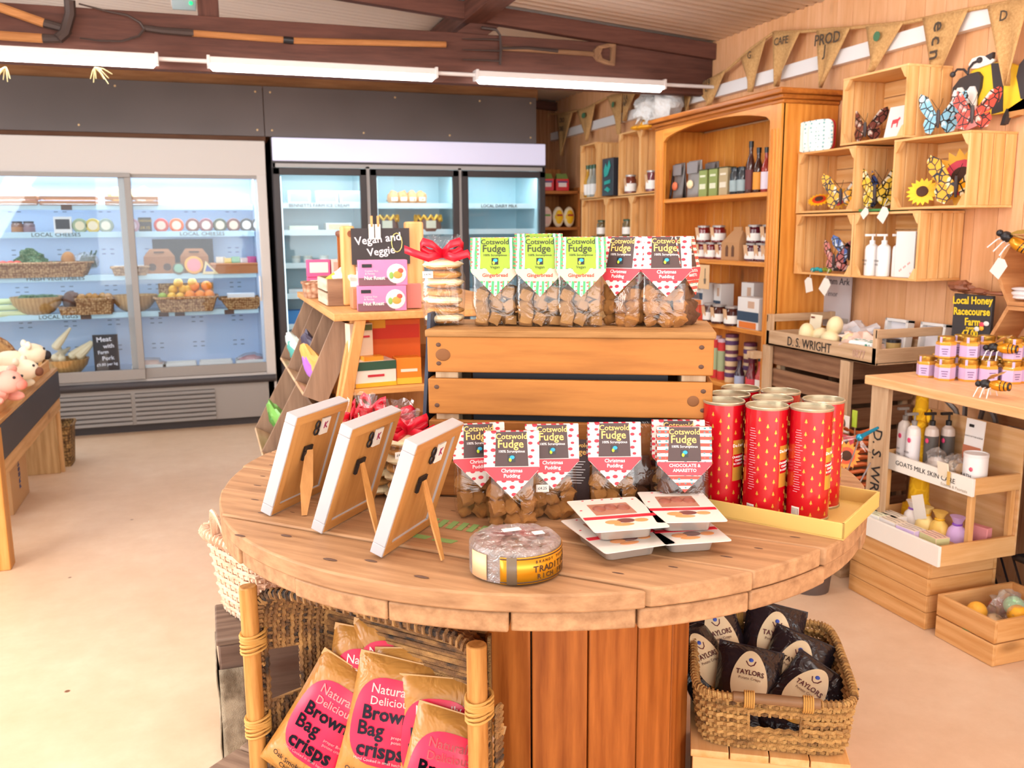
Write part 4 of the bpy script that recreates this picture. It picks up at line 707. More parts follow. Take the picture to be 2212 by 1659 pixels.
yzp('wing', [(3.042, 2.12), (3.025, 2.141), (2.986, 2.145), (2.946, 2.136), (2.908, 2.115), (2.925, 2.105), (2.992, 2.097), (3.031, 2.102)], BW, 3.05, 3.06); yzp('wing_tip', [(2.955, 2.138), (2.918, 2.147), (2.918, 2.127), (2.93, 2.119)], BB, 3.045, 3.06)
for l_ in ([(3.035, 2.081), (3.033, 2.103), (3.013, 2.121), (2.981, 2.127)], [(3.035, 2.081), (3.059, 2.103), (3.094, 2.109), (3.117, 2.092)]): B(BB).tube([(3.045, a, c) for a, c in l_], .005, 6).sph((3.045, *l_[-1]), .012).obj('antenna', bee)
t_ = thing('scissors_board', 'brown and black cut-out beneath the painted bee', 'wall decoration', (0, 0, 0)); yzp('panel', [(2.834, 1.917), (2.765, 1.948), (2.704, 1.926), (2.699, 1.874), (2.784, 1.888), (2.826, 1.881)], plain('#c48a50', .6), 3.06, 3.085, t_); yzp('dark_leg', [(2.834, 1.917), (2.827, 1.89), (2.841, 1.859), (2.858, 1.856), (2.849, 1.889)], BB, 3.05, 3.075, t_)
# ---------------------------------------------------------------- butterflies, sunflowers and small goods in the crates
def wingmat(c1, c2, sc):
    k = ('wing', c1, c2, sc)
    if k not in MATS:
        t = NT('wing_' + c1.strip('#')); v = t.coords((1, 1, 1), 'obj', False); d = t.voro(v, sc, 1, 'DISTANCE_TO_EDGE'); c = t.ramp(d, [(.05, '#1e1a1c'), (.1, c1)]); n = t.noise(v, sc*.6, 2); t.col(t.mix(t.ramp(n, [(.5, (0, 0, 0, 1)), (.58, (1, 1, 1, 1))]), c, t.ramp(d, [(.06, '#1e1a1c'), (.1, c2)]))); t.b.inputs['Roughness'].default_value = .25; MATS[k] = t.m
    return MATS[k]
def butterfly(label, loc, c1, c2, s=.1, rz=0, open_=35, grp='metal butterflies in the wall crates'):
    t_ = thing('metal_butterfly', label, 'butterfly', loc, rz, grp); m = wingmat(c1, c2, 34)
    up = [(0, .0), (.25, .35), (.6, .85), (.95, 1.0), (1.05, .8), (.95, .45), (.6, .1), (.3, -.02)]; lo = [(0, 0), (.3, -.02), (.62, .08), (.72, -.15), (.6, -.45), (.35, -.55), (.12, -.3)]
    for sg in (-1, 1):
        for nm, pl in (('upper_wing', up), ('lower_wing', lo)):
            b = B(m); b.M = T(0, 0, s*.6) @ RZ(sg*open_) @ (S(sg, 1, 1)) @ RX(90) @ S(s); b.prism(pl, -.02, .02); o = b.obj(nm, t_)
    B(plain('#3a2c2c', .4)).tube([(0, 0, s*.25), (0, -.006, s*.6), (0, -.01, s*.9)], [.005, .009, .006], 8).obj('body', t_); b = B(BLACK)
    for sg in (-1, 1): b.tube([(0, -.01, s*.9), (sg*s*.12, -.03, s*1.1), (sg*s*.2, -.05, s*1.25)], .0012, 4)
    b.obj('antennae', t_); return t_
ZT, ZM, ZB = 1.846, 1.542, 1.239
RB = -55
butterfly('brown and white metal butterfly in the topmost crate', (2.93, 3.498, ZT), '#7a4238', '#e8dcd0', .1, RB)
butterfly('pale blue metal butterfly standing on top of the middle crate', (2.90, 3.028, 1.832), '#8cc8e4', '#d8f0fa', .11, RB)
butterfly('red and black metal butterfly before the painted bee', (2.90, 2.853, 1.832), '#d84838', '#f0d8d0', .105, RB)
butterfly('yellow metal butterfly beside the small sunflower clip', (2.91, 3.617, ZM), '#f2b020', '#e8e0d0', .11, RB, 20)
butterfly('yellow and cream metal butterfly with two hanging tags', (2.90, 3.374, 1.54), '#f0c84a', '#f4ead0', .12, RB, 40)
butterfly('blue-backed yellow metal butterfly behind the tagged one', (2.97, 3.405, 1.54), '#3c5a9c', '#e8a82a', .14, RB, 25)
butterfly('yellow metal butterfly in front of the big sunflower', (2.90, 2.907, ZM), '#f0a818', '#f6e8c0', .13, RB, 22)
butterfly('pink and white metal butterfly above the teal beads', (2.90, 3.63, ZB), '#d88888', '#f0d8d8', .1, RB, 45)
butterfly('blue speckled metal butterfly peeping behind crate corner', (2.96, 3.597, ZB+.04), '#4868b0', '#d8e4f4', .09, RB, 10)
B(GREENM := plain('#4a8a4a', .7)).box(2.87, 3.0, 3.27, 3.44, 1.529, 1.5395); b = B(GREENM).box(2.87, 3.0, 3.27, 3.44, 1.529, 1.5395); tag(b.obj('grass_mat'), 'strip of green mat under the tagged butterflies', 'mat')
def sunflower(label, loc, r, ring=None, rz=RB, tilt=20, grp='sunflowers in the wall crates', col='#f6b418', par=None):
    t_ = thing('sunflower', label, 'artificial flower', loc, rz, grp); m = plain(col, .5); b = B(m); b.M = T(0, 0, r*.95) @ RX(90-tilt)
    for k in range(18): b.prism([(r*.3, -r*.1), (r*.75, -r*.13), (r*1.0, 0), (r*.75, r*.13), (r*.3, r*.1)], -.002, .001+.001*(k % 2), M=RZ(k*20))
    b.obj('petals', t_)
    if ring: b = B(plain(ring, .5)); b.M = T(0, 0, r*.95) @ RX(90-tilt); b.lathe([(r*.62, -.001), (r*.6, .004), (r*.2, .006)], 16); b.obj('inner_ring', t_)
    b = B(plain('#4a2a18', .8)); b.M = T(0, 0, r*.95) @ RX(90-tilt); b.lathe([(r*.38, -.002), (r*.36, .008), (r*.1, .013)], 16); b.obj('seed_head', t_); return t_
sunflower('flat red-centred sunflower clip in the crate beside the dresser', (2.90, 3.766, ZM), .055, '#d8401c', tilt=55); sunflower('sunflower clip with dark centre lying at crate corner', (2.9, 3.088, ZM), .065, tilt=25, col='#f8c41c'); sunflower('big red-ringed sunflower behind the yellow butterfly', (2.97, 2.948, ZM), .12, '#d8304a', tilt=5)
sunflower('red and orange flower behind the yellow butterfly wing', (2.98, 3.729, ZM), .06, '#d8304a', tilt=10)
def hangtag(label, y_, z_, s=.055, rot=30, x_=2.85, grp='white price tags on strings'):
    t_ = thing('price_tag', label, 'tag', (x_, y_, z_), group=grp); b = B(PAPER); b.M = FX @ RZ(rot); b.prism([(-s*.45, -s*.6), (s*.45, -s*.6), (s*.45, s*.45), (0, s*.65), (-s*.45, s*.45)], -.0008, .0008); b.obj('card', t_)
    B(PAPER).tube([(0, 0, s*.4), (.01, .005, s*.8), (.02, 0, s*1.3)], .0012, 4).obj('string', t_)
hangtag('small white tag hanging below the yellow and cream butterfly', 3.374, 1.522, .04, -50); hangtag('larger white tag hanging over the crate with pump bottles', 3.256, 1.513, .055, -35)
hangtag('thin white tag hanging edge-on below the teal beads', 3.749, 1.177, .06, 15); hangtag('white tag hanging in front of the elephant poster', 3.624, 1.177, .065, -35)
b = B(plain('#1f9aa0', .2), plain('#7a8a2a', .2)); y_ = 3.688
for k in range(5): b.sph((2.88, y_+.07-.03*k, ZB+.012+.004*(k % 2)), (.014, .017, .011), 0 if k < 3 else 1, nu=10, nv=6)
t_ = b.obj('bead_garland'); tag(t_, 'teal and olive glass beads lying on the crate floor', 'beads', kind='stuff')
t_ = thing('framed_card', 'white card with small red cow leaning in the topmost crate', 'card', (2.89, 3.274, ZT), group=None); b = B(WHITE); b.M = RY(12) @ T(0, 0, .068); b.cb((0, 0, 0), (.006, .105, .135)); b.obj('card', t_)
b = B(plain('#d0484e', .6)); b.M = RY(12) @ T(-.0035, 0, .06) @ FX; b.prism([(-.02, 0), (-.018, .016), (.012, .018), (.022, .026), (.028, .018), (.018, .008), (.018, -.018), (.013, -.018), (.011, 0), (-.012, -.002), (-.013, -.018), (-.018, -.018)], 0, .001); b.obj('cow_print', t_)
POT = NT('printed_tin'); v = POT.coords((1, 1, 1), 'obj', False); POT.col(POT.ramp(POT.voro(v, 55, .3), [(.28, '#7fb0b4'), (.36, '#f2ece4')])); POT.b.inputs['Roughness'].default_value = .3; POT = POT.m
for k in range(3):
    t_ = thing('printed_tray', ['rounded printed tray standing at the front of three beside crate', 'rounded printed tray in the middle of three', 'rounded printed tray at the back of three with red rim'][k], 'tray', (2.90, 3.749+.035+.045*k-.01, 1.831), 0, 'printed trays on the crates'); q = .075; n = 24
    pl = [(copy_ := 0) or (math.copysign(abs(cos(a))**.45, cos(a))*q*.8, math.copysign(abs(sin(a))**.45, sin(a))*q+q) for a in [2*pi*i/n for i in range(n)]]
    b = B(POT); b.M = RZ(-60) @ RX(0); b.prism(pl, -.006, .006, M=RX(90)); b.obj('tray_face', t_); b = B(plain('#d42a34', .4)); b.M = RZ(-60); b.prism([(x*1.03, (y-q)*1.03+q) for x, y in pl], -.012 if 1 else 0, -.004, M=T(0, .016, 0) @ RX(90)); b.obj('red_rim', t_)
PUMPW = plain('#f3f1f0', .3)
def pump(label, loc, r, h, body, cap, lab, grp, rz=0, name='pump_bottle', txt=None):
    t_ = thing(name, label, 'bottle', loc, rz, grp); B(body).lathe([(r*.95, 0), (r, .005), (r, h*.62), (r*.9, h*.7), (r*.4, h*.76)], 18).obj('bottle_body', t_); b = B(cap); b.lathe([(r*.42, h*.74), (r*.42, h*.84), (r*.16, h*.85), (r*.16, h*.95)], 12); b.cb((-.012, 0, h*.965), (.045, .012, .01)); b.obj('pump_head', t_)
    if lab: B(lab).lathe([(r*1.01, h*.08), (r*1.015, h*.58)], 18).obj('wrap_label', t_)
    if txt:
        b = B(INK)
        for j, L in enumerate(txt): b.text(L, r*.42, T(-r*1.03, 0, h*(.36-.09*j)) @ FX, extr=.004)
        b.obj('lettering', t_)
    return t_
for k, (y_, x_) in enumerate(zip([3.371, 3.294, 3.23], (2.90, 2.90, 2.93))): pump(['white pump bottle nearest the crate divider', 'white pump bottle in the middle of three', 'white pump bottle partly behind the white carton'][k], (x_, y_, ZB), .03, .19, PUMPW, PUMPW, None, 'white pump bottles in the wall crate', -20, txt=['ORGANIC', 'HAND'] if k < 2 else None)
t_ = thing('soap_carton', 'plain white carton standing beside the white pump bottles', 'carton', (2.92, 3.155, ZB), 8); B(WHITE).cb((0, 0, .1), (.07, .1, .2)).obj('carton', t_, bevel=.002); b = B(plain('#e8a8a4', .6))
for k in range(7): b.sph((-.036, -.035+.07*((k*37) % 10)/10, .02+.05*((k*53) % 10)/10), (.001, .004, .005), nu=8, nv=4)
b.obj('flower_print', t_)
# ---------------------------------------------------------------- tray crate of eggs
AX = 2.668; t_ = thing('tray_crate', 'pale old tray crate stencilled with black capitals holding wooden eggs', 'crate', (2.87, 3.436, .876)); b = B(OLDPALE); hl, hw = .396, .2
b.box(-hw, hw, -hl, hl, 0, .012, g=1); b.obj('base_board', t_, bevel=.002)
for s in (-1, 1): B(OLDPALE).box(s*hw-(0 if s < 0 else .012), s*hw+(.012 if s < 0 else 0), -hl, hl, .0, .075, g=1).obj('long_side', t_, bevel=.002)
for s in (-1, 1): b = B(OLDPALE); b.box(-hw+.01, hw-.01, s*hl-(.01 if s > 0 else 0), s*hl+(.01 if s < 0 else 0), .005, .07, g=0); b.obj('end_board', t_, bevel=.002); b = B(OLDPALE); b.box(-hw, hw, s*hl-(.012 if s > 0 else 0), s*hl+(.012 if s < 0 else 0), .115, .153, g=0); b.obj('end_rail', t_, bevel=.002)
for sx in (-1, 1):
    for s in (-1, 1): B(OLDPALE).box(sx*hw-(.028 if sx > 0 else 0), sx*hw+(.028 if sx < 0 else 0), s*(hl-.014)-.013, s*(hl-.014)+.013, .0, .155, g=2).obj('corner_post', t_, bevel=.002)
B(INK).text('D. S. WRIGHT', .062, T(-hw-.002, -.005+.06, .036) @ FX @ RZ(0), wide=.85).obj('lettering', t_); B(plain('#c09a88', .8)).text('0877', .05, T(-hw-.002, -.29, .036) @ FX, wide=.8).obj('faded_stencil', t_)
EGGM = plain('#ecd9ac', .4)
for k, (x_, y_, z_, rx) in enumerate(((2.72, 3.576, .0, 0), (2.76, 3.531, 0, 60), (2.73, 3.415, 0, 90), (2.76, 3.425, .055, 20), (2.75, 3.296, 0, 80))):
    o = B(EGGM).sph((0, 0, 0), (.034, .034, .045)).obj('wooden_egg'); tag(o, ['upright cream wooden egg nearest the dresser', 'cream wooden egg half hidden behind the others', 'large cream wooden egg lying in front', 'cream wooden egg resting on top of others', 'cream wooden egg beside the green patterned packet'][k], 'wooden egg', 'wooden eggs in the tray crate'); place(o, (x_, y_, .888+.036+.009*(rx == 0)+z_+.025), rx=rx, sc=1.1)
def card(name, label, cat, loc, w_, h_, col, lean=8, rz=0, th=.004):
    t_ = thing(name, label, cat, loc, rz); b = B(plain(col, .6)); b.M = RY(lean) @ T(0, 0, h_/2); b.cb((0, 0, 0), (th, w_, h_)); b.obj('card', t_); return t_
t_ = card('leaflet', 'small cream leaflet standing behind the upright wooden egg', 'leaflet', (2.80, 3.636, .889), .085, .15, '#efe4c8'); B(plain('#8a4a38', .6)).cb((.014, .02, .135), (.004, .025, .008)).obj('small_logo', t_)
t_ = thing('elephant_poster', 'grey poster with two elephants above the tray crate', 'poster', (3.07, 3.845, .95)); b = B(plain('#c9c6cc', .6), plain('#a8a29e', .7)); b.box(-.004, .004, -.145, .145, .0, .32); b.box(-.005, -.003, -.14, .14, .005, .05, 1); b.obj('sheet', t_)
b = B(plain('#3c3a3e', .7)); b.M = T(-.006, -.06, .285) @ FX
for dx_, s_ in ((-.03, 1.1), (.035, .8)): b.prism([(dx_+s_*x, s_*y) for x, y in ((-.02, -.01), (-.02, .01), (-.01, .018), (.01, .016), (.018, .02), (.026, .01), (.026, -.012), (.022, -.012), (.02, .0), (.014, -.002), (.012, -.016), (.006, -.016), (.005, -.004), (-.008, -.004), (-.01, -.016), (-.016, -.016))], 0, .001)
b.obj('elephants_print', t_); b = B(plain('#55525a', .7)); b.text('umm Ark', .05, T(-.006, -.04, .235) @ FX); b.obj('title_lettering', t_); B(plain('#8a868e', .7)).text('Timor', .04, T(-.006, 0, .17) @ FX).obj('subtitle_lettering', t_)
SILK = plain('#e2d4cc', .5)
for k, (x_, y_, z_, c_, w_) in enumerate(((2.93, 3.45, .07, '#dcd6d8', .13), (2.88, 3.419, .04, '#c2c4cc', .12), (2.78, 3.193+.08, .05, '#efd2c4', .08))):
    o = B(plain(c_, .4)).sph((0, 0, 0), (.08, w_, .045), lump=.9, seed=k+11, nu=20, nv=12).obj('tissue_packet'); tag(o, ['white crumpled tissue packet behind the wooden eggs', 'silver-grey crumpled packet in the tray crate', 'pink tissue packet beside the white box frames'][k], 'packet'); o.location = (x_, y_, .889+z_)
PATP = NT('patterned_packet'); v = PATP.coords((1, 1, 1), 'obj', False); PATP.col(PATP.ramp(PATP.voro(v, 45, .8), [(.3, '#4f9a84'), (.4, '#f4f2f0')])); PATP = PATP.m
o = B(PATP).cb((0, 0, .04), (.06, .13, .08)).obj('patterned_packet', bevel=.01); tag(o, 'white packet with green pattern at the tray crate end', 'packet'); place(o, (2.73, 3.178, .889), rz=10, ry=-8)
for k, (y_, x_) in enumerate(((3.304, 3.02), (3.095, 3.03))):
    t_ = thing('box_frame', ['deep white box frame nearest the tissue packet', 'deep white box frame nearest the honey chalkboard'][k], 'picture frame', (x_-.01, y_, .889), group='white box frames in the tray crate'); b = B(WHITE); b.M = RY(6); w_, h_ = .145, .15
    b.box(-.02, .02, -w_/2, -w_/2+.014, 0, h_); b.box(-.02, .02, w_/2-.014, w_/2, 0, h_); b.box(-.02, .02, -w_/2, w_/2, 0, .014); b.box(-.02, .02, -w_/2, w_/2, h_-.014, h_); b.obj('frame', t_, bevel=.002); b = B(plain('#e9e6ec', .4)); b.M = RY(6); b.box(.008, .014, -w_/2+.01, w_/2-.01, .01, h_-.01); b.obj('backing', t_)
t_ = thing('small_candle', 'small gold and glass candle pot behind the tray crate rail', 'candle', (2.83, 3.12, .889)); B(plain('#b89a60', .3)).lathe([(.03, 0), (.032, .07), (.028, .075)], 14).obj('pot', t_); B(BLACK).lathe([(.031, .07), (.031, .085), (.02, .087)], 14).obj('lid', t_)
# ---------------------------------------------------------------- stacked apple crates carrying the tray crate
def slat_crate(name, label, loc, sx, sy, sz, mat, post, n=3, gap=.02, rz=0, grp=None, rail=.012, face=None):
    t_ = thing(name, label, 'crate', loc, rz, grp); hx, hy = sx/2, sy/2; sh = (sz-gap*(n-1))/n
    for i in range(n):
        z = i*(sh+gap)
        for s in (-1, 1): B(mat).box(s*hx-(0 if s < 0 else rail), s*hx+(rail if s < 0 else 0), -hy, hy, z, z+sh, g=1).obj('long_slat', t_, bevel=.002)
        for s in (-1, 1): B(mat).box(-hx+rail, hx-rail, s*hy-(0 if s < 0 else rail), s*hy+(rail if s < 0 else 0), z, z+sh, g=0).obj('end_slat', t_, bevel=.002)
    for a in (-1, 1):
        for c in (-1, 1): B(post).box(a*(hx-.03)-.015, a*(hx-.03)+.015, c*(hy-.03)-.015, c*(hy-.03)+.015, .001, sz-.001, g=2).obj('corner_post', t_)
    b = B(mat); k = max(2, int(sx/.11))
    for i in range(k): b.box(-hx+rail+i*(sx-2*rail)/k, -hx+rail+(i+.92)*(sx-2*rail)/k, -hy+rail, hy-rail, .002, .012, g=1)
    b.obj('base_slats', t_); return t_
t_ = slat_crate('apple_crate', 'dark slatted apple crate under the stencilled tray crate', (2.89, 3.53, .44), .38, .56, .43, DARKCRATE, OLDPALE, 4, .022)
slat_crate('apple_crate', 'dark slatted apple crate on the floor below another crate', (2.89, 3.53, 0), .38, .56, .435, DARKCRATE, OLDPALE, 4, .022)
for k, y_ in enumerate((3.83, 3.235)): tag(B(OLDPALE).box(2.672, 2.695, y_-.03, y_+.03, 0, .872, g=2).obj('upright_board', bevel=.002), ['pale upright board beside the dresser under tray crate', 'pale upright board near the honey table under tray crate'][k], 'board', 'upright boards before the apple crates')
tag(B(OLDPALE).box(2.62, 2.67, 3.86, 3.92, .80, .835, g=0).obj('wooden_block'), 'short wooden block sticking out beside the dresser', 'wood block')
# ---------------------------------------------------------------- honey table
HT = .88; t_ = thing('honey_table', 'pale plank table carrying lilac-labelled honey jars', 'table', (2.775, 1.95, 0)); TW = wood('#f0c694', '#dba56c', .3, .4)
b = B(TW); 
for k in range(4): b.box(-.33+.163*k, -.33+.163*(k+1)-.002, -.9, .89, HT-.035, HT, g=1)
b.obj('tabletop', t_, bevel=.003); b = B(OLDPALE); b.box(-.31, -.285, .78, .87, 0, HT-.036, g=2); lg = b.obj('leg', t_, bevel=.002); B(INK).text('D. S. WRIGHT', .07, T(-.312, .822, .47) @ FX @ RZ(-90), wide=.95).obj('lettering', lg)
B(OLDPALE).box(.26, .30, .8, .87, 0, HT-.036, g=2).obj('leg', t_, bevel=.002); B(OLDPALE).box(-.31, -.27, -.88, -.8, 0, HT-.036, g=2).obj('leg', t_); B(OLDPALE).box(.26, .30, -.88, -.8, 0, HT-.036, g=2).obj('leg', t_)
B(wood('#c98f60', '#a06c40', .2, .6)).box(.27, .295, -.8, .8, .66, .72, g=1).obj('back_rail', t_); B(PINE).box(.24, .3, -.2, .87, .56, .60, g=1).obj('back_rail', t_)
HG = plain('#e6a23c', .1, coat=.8); LIL = plain('#cfb4dc', .55); t0 = None
def honey(label, x_, y_, z_, rz=0):
    global t0
    if t0 is None:
        t0 = t_ = thing('honey_jar', 'x', 'honey jar', group='honey jars on the honey table'); r = .036; B(HG).lathe([(r*.96, 0), (r, .004), (r, .058), (r*.8, .066), (r*.78, .07)], 6).obj('glass_body', t_, bevel=.001); B(GOLD).lathe([(r*.84, .067), (r*.86, .069), (r*.86, .08), (r*.8, .083)], 20).obj('lid', t_)
        b = B(LIL); b.lathe([(r*1.015, .008), (r*1.015, .05)], 6); b.obj('wrap_label', t_); b = B(plain('#6a5288', .6)); b.M = RZ(210)
        for j in range(3): b.cb((r*.885, 0, .036-.009*j), (.001, .024-.004*j, .003))
        b.obj('print_lines', t_); B(LIL).cb((-r*.87, 0, .066), (.002, .009, .032)).obj('seal_strip', t_)
    else: t_ = dup(t0)
    t_['label'] = label; t_.location = (x_, y_, z_); t_.rotation_euler = (0, 0, RAD(rz)); return t_
HJ = [(2.608, 2.705), (2.616, 2.62), (2.683, 2.572), (2.734, 2.529), (2.786, 2.476), (2.846, 2.463)]
for k, (x_, y_) in enumerate(HJ): honey('%s honey jar of the bottom front row counted from the far table end' % ORD[k], x_+.03, y_+.02, HT, k*13)
HJ2 = [(x_+.115, y_+.04) for x_, y_ in HJ[:5]]
for k, (x_, y_) in enumerate(HJ2): honey('%s honey jar of the bottom back row counted from the far table end' % ORD[k], x_, y_, HT, k*21+9)
for k, i in enumerate((1, 2, 4)): honey('%s honey jar standing on the front row' % ORD[k], HJ[i][0]+.036, HJ[i][1]+.03, HT+.0835, 20*k+11)
for k, i in enumerate((1, 2, 3, 4)): honey('%s honey jar standing on the back row' % ORD[k], HJ2[i][0]+.01, HJ2[i][1]+.0, HT+.0835, 17*k)
hb = (2.98, 2.849, 1.006)
t_ = thing('honey_chalkboard', 'black chalkboard with yellow honey lettering behind the jars', 'chalkboard', (2.98, hb[1], HT)); z0 = hb[2]-HT; hh = 1.181 - hb[2]; ww = abs(2.957 - 2.762)
B(SLATE).box(-.008, .008, -ww/2, ww/2, 0, z0+hh).obj('board', t_, bevel=.002); b = B(YELLOW)
for L, u, v_, s_ in (('Local Honey', 0, .86, .043), ('Racecourse', 0, .6, .043), ('Farm', -.01, .36, .043), ('runny', .0, .22, .02), ('£7.00', 0, .08, .04)): b.text(L, s_, T(-.010, u, z0+hh*v_) @ FX @ RZ(3), bold=.025, wide=.92)
b.obj('chalk_lettering', t_); b = B(plain('#e8465a', .5), plain('#f2b030', .5), WHITE); c_ = (-.012, -ww*.3, z0+hh*.33); b.sph(c_, (.004, .012, .01)); b.sph((c_[0], c_[1], c_[2]-.015), (.004, .012, .01), 1); b.sph((c_[0], c_[1]-.022, c_[2]+.006), (.003, .014, .01), 2); b.sph((c_[0], c_[1]+.022, c_[2]-.02), (.003, .014, .01), 2); b.obj('bee_drawing', t_)
o = B(plain('#8a5238', .5)).sph((0, .07, .02), (.03, .05, .022), lump=.7, seed=2, nu=18, nv=10).sph((0, -.02, .006), (.025, .05, .012), lump=.5, seed=5).sph((0, -.11, .004), (.03, .05, .008), lump=.3, seed=7).sph((0, .12, .025), (.014, .02, .014)).obj('carved_bird'); tag(o, 'reddish brown carved bird resting along the honey chalkboard', 'ornament'); o.location = (2.98, hb[1], hb[2]+hh+.008)
AMB = plain('#d8921c', .2, .3); WIRE = plain('#e8e2e4', .4)
def beefig(label, loc, rz, s=1.0, wing='#c8a070'):
    t_ = thing('bee_ornament', label, 'ornament', loc, rz, 'metal bee ornaments'); b = B(AMB); b.sph((.03*s, 0, .04*s), (.034*s, .017*s, .017*s)); b.obj('abdomen', t_); b = B(BLACK)
    for k in range(3): b.lathe([(.0165*s*(1-.1*k), -.002*s), (.0172*s*(1-.1*k), 0), (.0165*s*(1-.1*k), .002*s)], 14, M=T((.036+.011*k)*s, 0, .04*s) @ RY(90))
    b.obj('stripes', t_); B(BLACK).sph((-.012*s, 0, .04*s), (.018*s, .015*s, .015*s)).sph((-.033*s, 0, .038*s), (.01*s, .01*s, .01*s)).obj('thorax', t_)
    for sg in (-1, 1): b = B(plain(wing, .25, .3)); b.M = T(-.01*s, 0, .052*s) @ RZ(sg*38+ (180 if 0 else 0)) @ RY(-28); b.prism([(0, 0), (.02*s, .011*s), (.05*s, .012*s), (.062*s, 0), (.05*s, -.01*s), (.02*s, -.006*s)], 0, .0015); b.obj('wing', t_)
    for k in range(3):
        for sg in (-1, 1): B(WIRE).tube([((-.02+.014*k)*s, 0, .032*s), ((-.024+.016*k)*s, sg*.022*s, .03*s), ((-.03+.02*k)*s, sg*.038*s, .002)], .0018*s, 5).obj('leg', t_)
    return t_
beefig('metal bee ornament standing on the honey table edge', (2.507, 2.304, HT), -70, 1.1); beefig('metal bee ornament perched on the honey jars', (HJ[3][0]+.04, HJ[3][1]+.0, HT+.084), -65, 1.15)
# honeycomb shelf and its bee
HXP = wood('#dba26c', '#b87a48', .3, .5)
def hexshelf(label, cy, cz, r):
    t_ = thing('hexagon_shelf', label, 'wall shelf', (2.96, cy, cz), group='hexagon shelves on the boarded wall')
    for k in range(6):
        a0, a1 = RAD(60*k), RAD(60*k+60); p = [(r*cos(a0), r*sin(a0)), (r*cos(a1), r*sin(a1)), ((r-.018)*cos(a1), (r-.018)*sin(a1)), ((r-.018)*cos(a0), (r-.018)*sin(a0))]; B(HXP).prism(p, 0, .137, M=MYZ).obj('side_board', t_)
hx = [(2.669, 1.424), (2.656, 1.152)]; s_ = abs(hx[0][1]-hx[1][1])/2/.866
hexshelf('upper wooden hexagon shelf with a metal bee on its corner', hx[0][0]-s_/2, (hx[0][1]+hx[1][1])/2, s_); hexshelf('lower wooden hexagon shelf beside the honey chalkboard', hx[0][0]-s_/2, (hx[0][1]+hx[1][1])/2-1.732*s_-.002, s_)
t_ = beefig('large metal bee with brown tag clinging to hexagon shelf', (2.93, 2.687, 1.366), -20, 1.35, '#a8904a'); t_.rotation_euler = (RAD(20), RAD(35), RAD(-60)); hangtag('white price tag hanging from the large bee', 2.667, 1.299, .06, -35, x_=2.9)
o = B(WIRE).sph((0, 0, 0), (.02, .05, .012)).sph((0, .0, .018), (.018, .045, .008)).sph((0, 0, -.015), (.02, .045, .008)).obj('coral_ornament'); tag(o, 'white ribbed ornament inside the upper hexagon shelf', 'ornament'); o.location = (3.0, 2.646, (hx[1][1]+.045))
# wall socket and things beneath the honey table
t_ = thing('wall_socket', 'white double wall socket under the honey table', 'socket', (3.095, 2.688, 0.664)); B(plain('#d8dae0', .4)).cb((0, -.03, 0), (.012, .15, .09)).obj('face_plate', t_, bevel=.003); b = B(BLACK)
for s in (-1, 1):
    for dy, dz in ((0, .012), (-.011, -.012), (.011, -.012)): b.cb((-.0065, -.03+s*.036+dy, dz), (.002, .005, .007))
b.obj('pin_holes', t_)
tag(B(plain('#9c8880', .6)).box(2.80, 3.05, 1.2, 2.34, .262, .62).obj('grey_cabinet', bevel=.004), 'grey-brown cabinet standing below the honey table', 'cabinet')
t_ = thing('stencilled_box', 'brown box with black capitals on the cabinet below honey table', 'box', (2.85, 2.2, .47+.15)); B(KRAFT).cb((0, 0, .05), (.2, .22, .1)).obj('carton', t_)
t_ = thing('mesh_crate', 'black diamond-mesh crate on the floor behind the small crate', 'basket', (2.93, 1.85, 0)); b = B(BLACK)
for k in range(19):
    for sg in (-1, 1): b.tube([(-.16, -.55+.06*k, .0), (-.16, -.55+.06*k+sg*.12, .25)], .004, 4)
b.obj('wire_mesh', t_); B(BLACK).tube([(-.16, -.6, .248), (-.16, .52, .248), (.1, .52, .248), (.1, -.6, .248)], .012, 6, closed=True).obj('rim', t_); B(BLACK).box(-.155, .1, -.59, .51, 0, .01).obj('base', t_)
HOOP = plain('#77706c', .4, .3)
for k, (a, c, e) in enumerate((((2042, 868), (2065, 885), (2078, 925)), ((2085, 868), (2084, 890), (2080, 915)), ((2125, 880), (2118, 895), (2108, 930)), ((2140, 880), (2150, 905), (2155, 935)))):
    P_ = [(2.98, 2.96, 0.726), (2.98, 2.901, 0.69), (2.98, 2.852, 0.6)] if k == 0 else ([(2.98, 2.852, 0.745), (2.98, 2.851, 0.69), (2.98, 2.847, 0.601)] if k == 1 else ([(2.98, 2.755, 0.743), (2.98, 2.766, 0.696), (2.98, 2.789, 0.594)] if k == 2 else [(2.98, 2.736, 0.746), (2.98, 2.697, 0.69), (2.98, 2.675, 0.609)]))
    b = B(HOOP).tube([Vector(P_[0])+Vector((0, 0, .0)), P_[1], Vector(P_[2]), (P_[2][0], P_[2][1], .02)], .011, 6); tag(b.obj('iron_hoop'), ['grey iron hoop rising behind the pump bottles', 'upright grey iron strap behind the leaflet', 'grey iron strap splayed behind the goats milk stand', 'curved grey iron strap nearest the wall socket'][k], 'iron hoop')
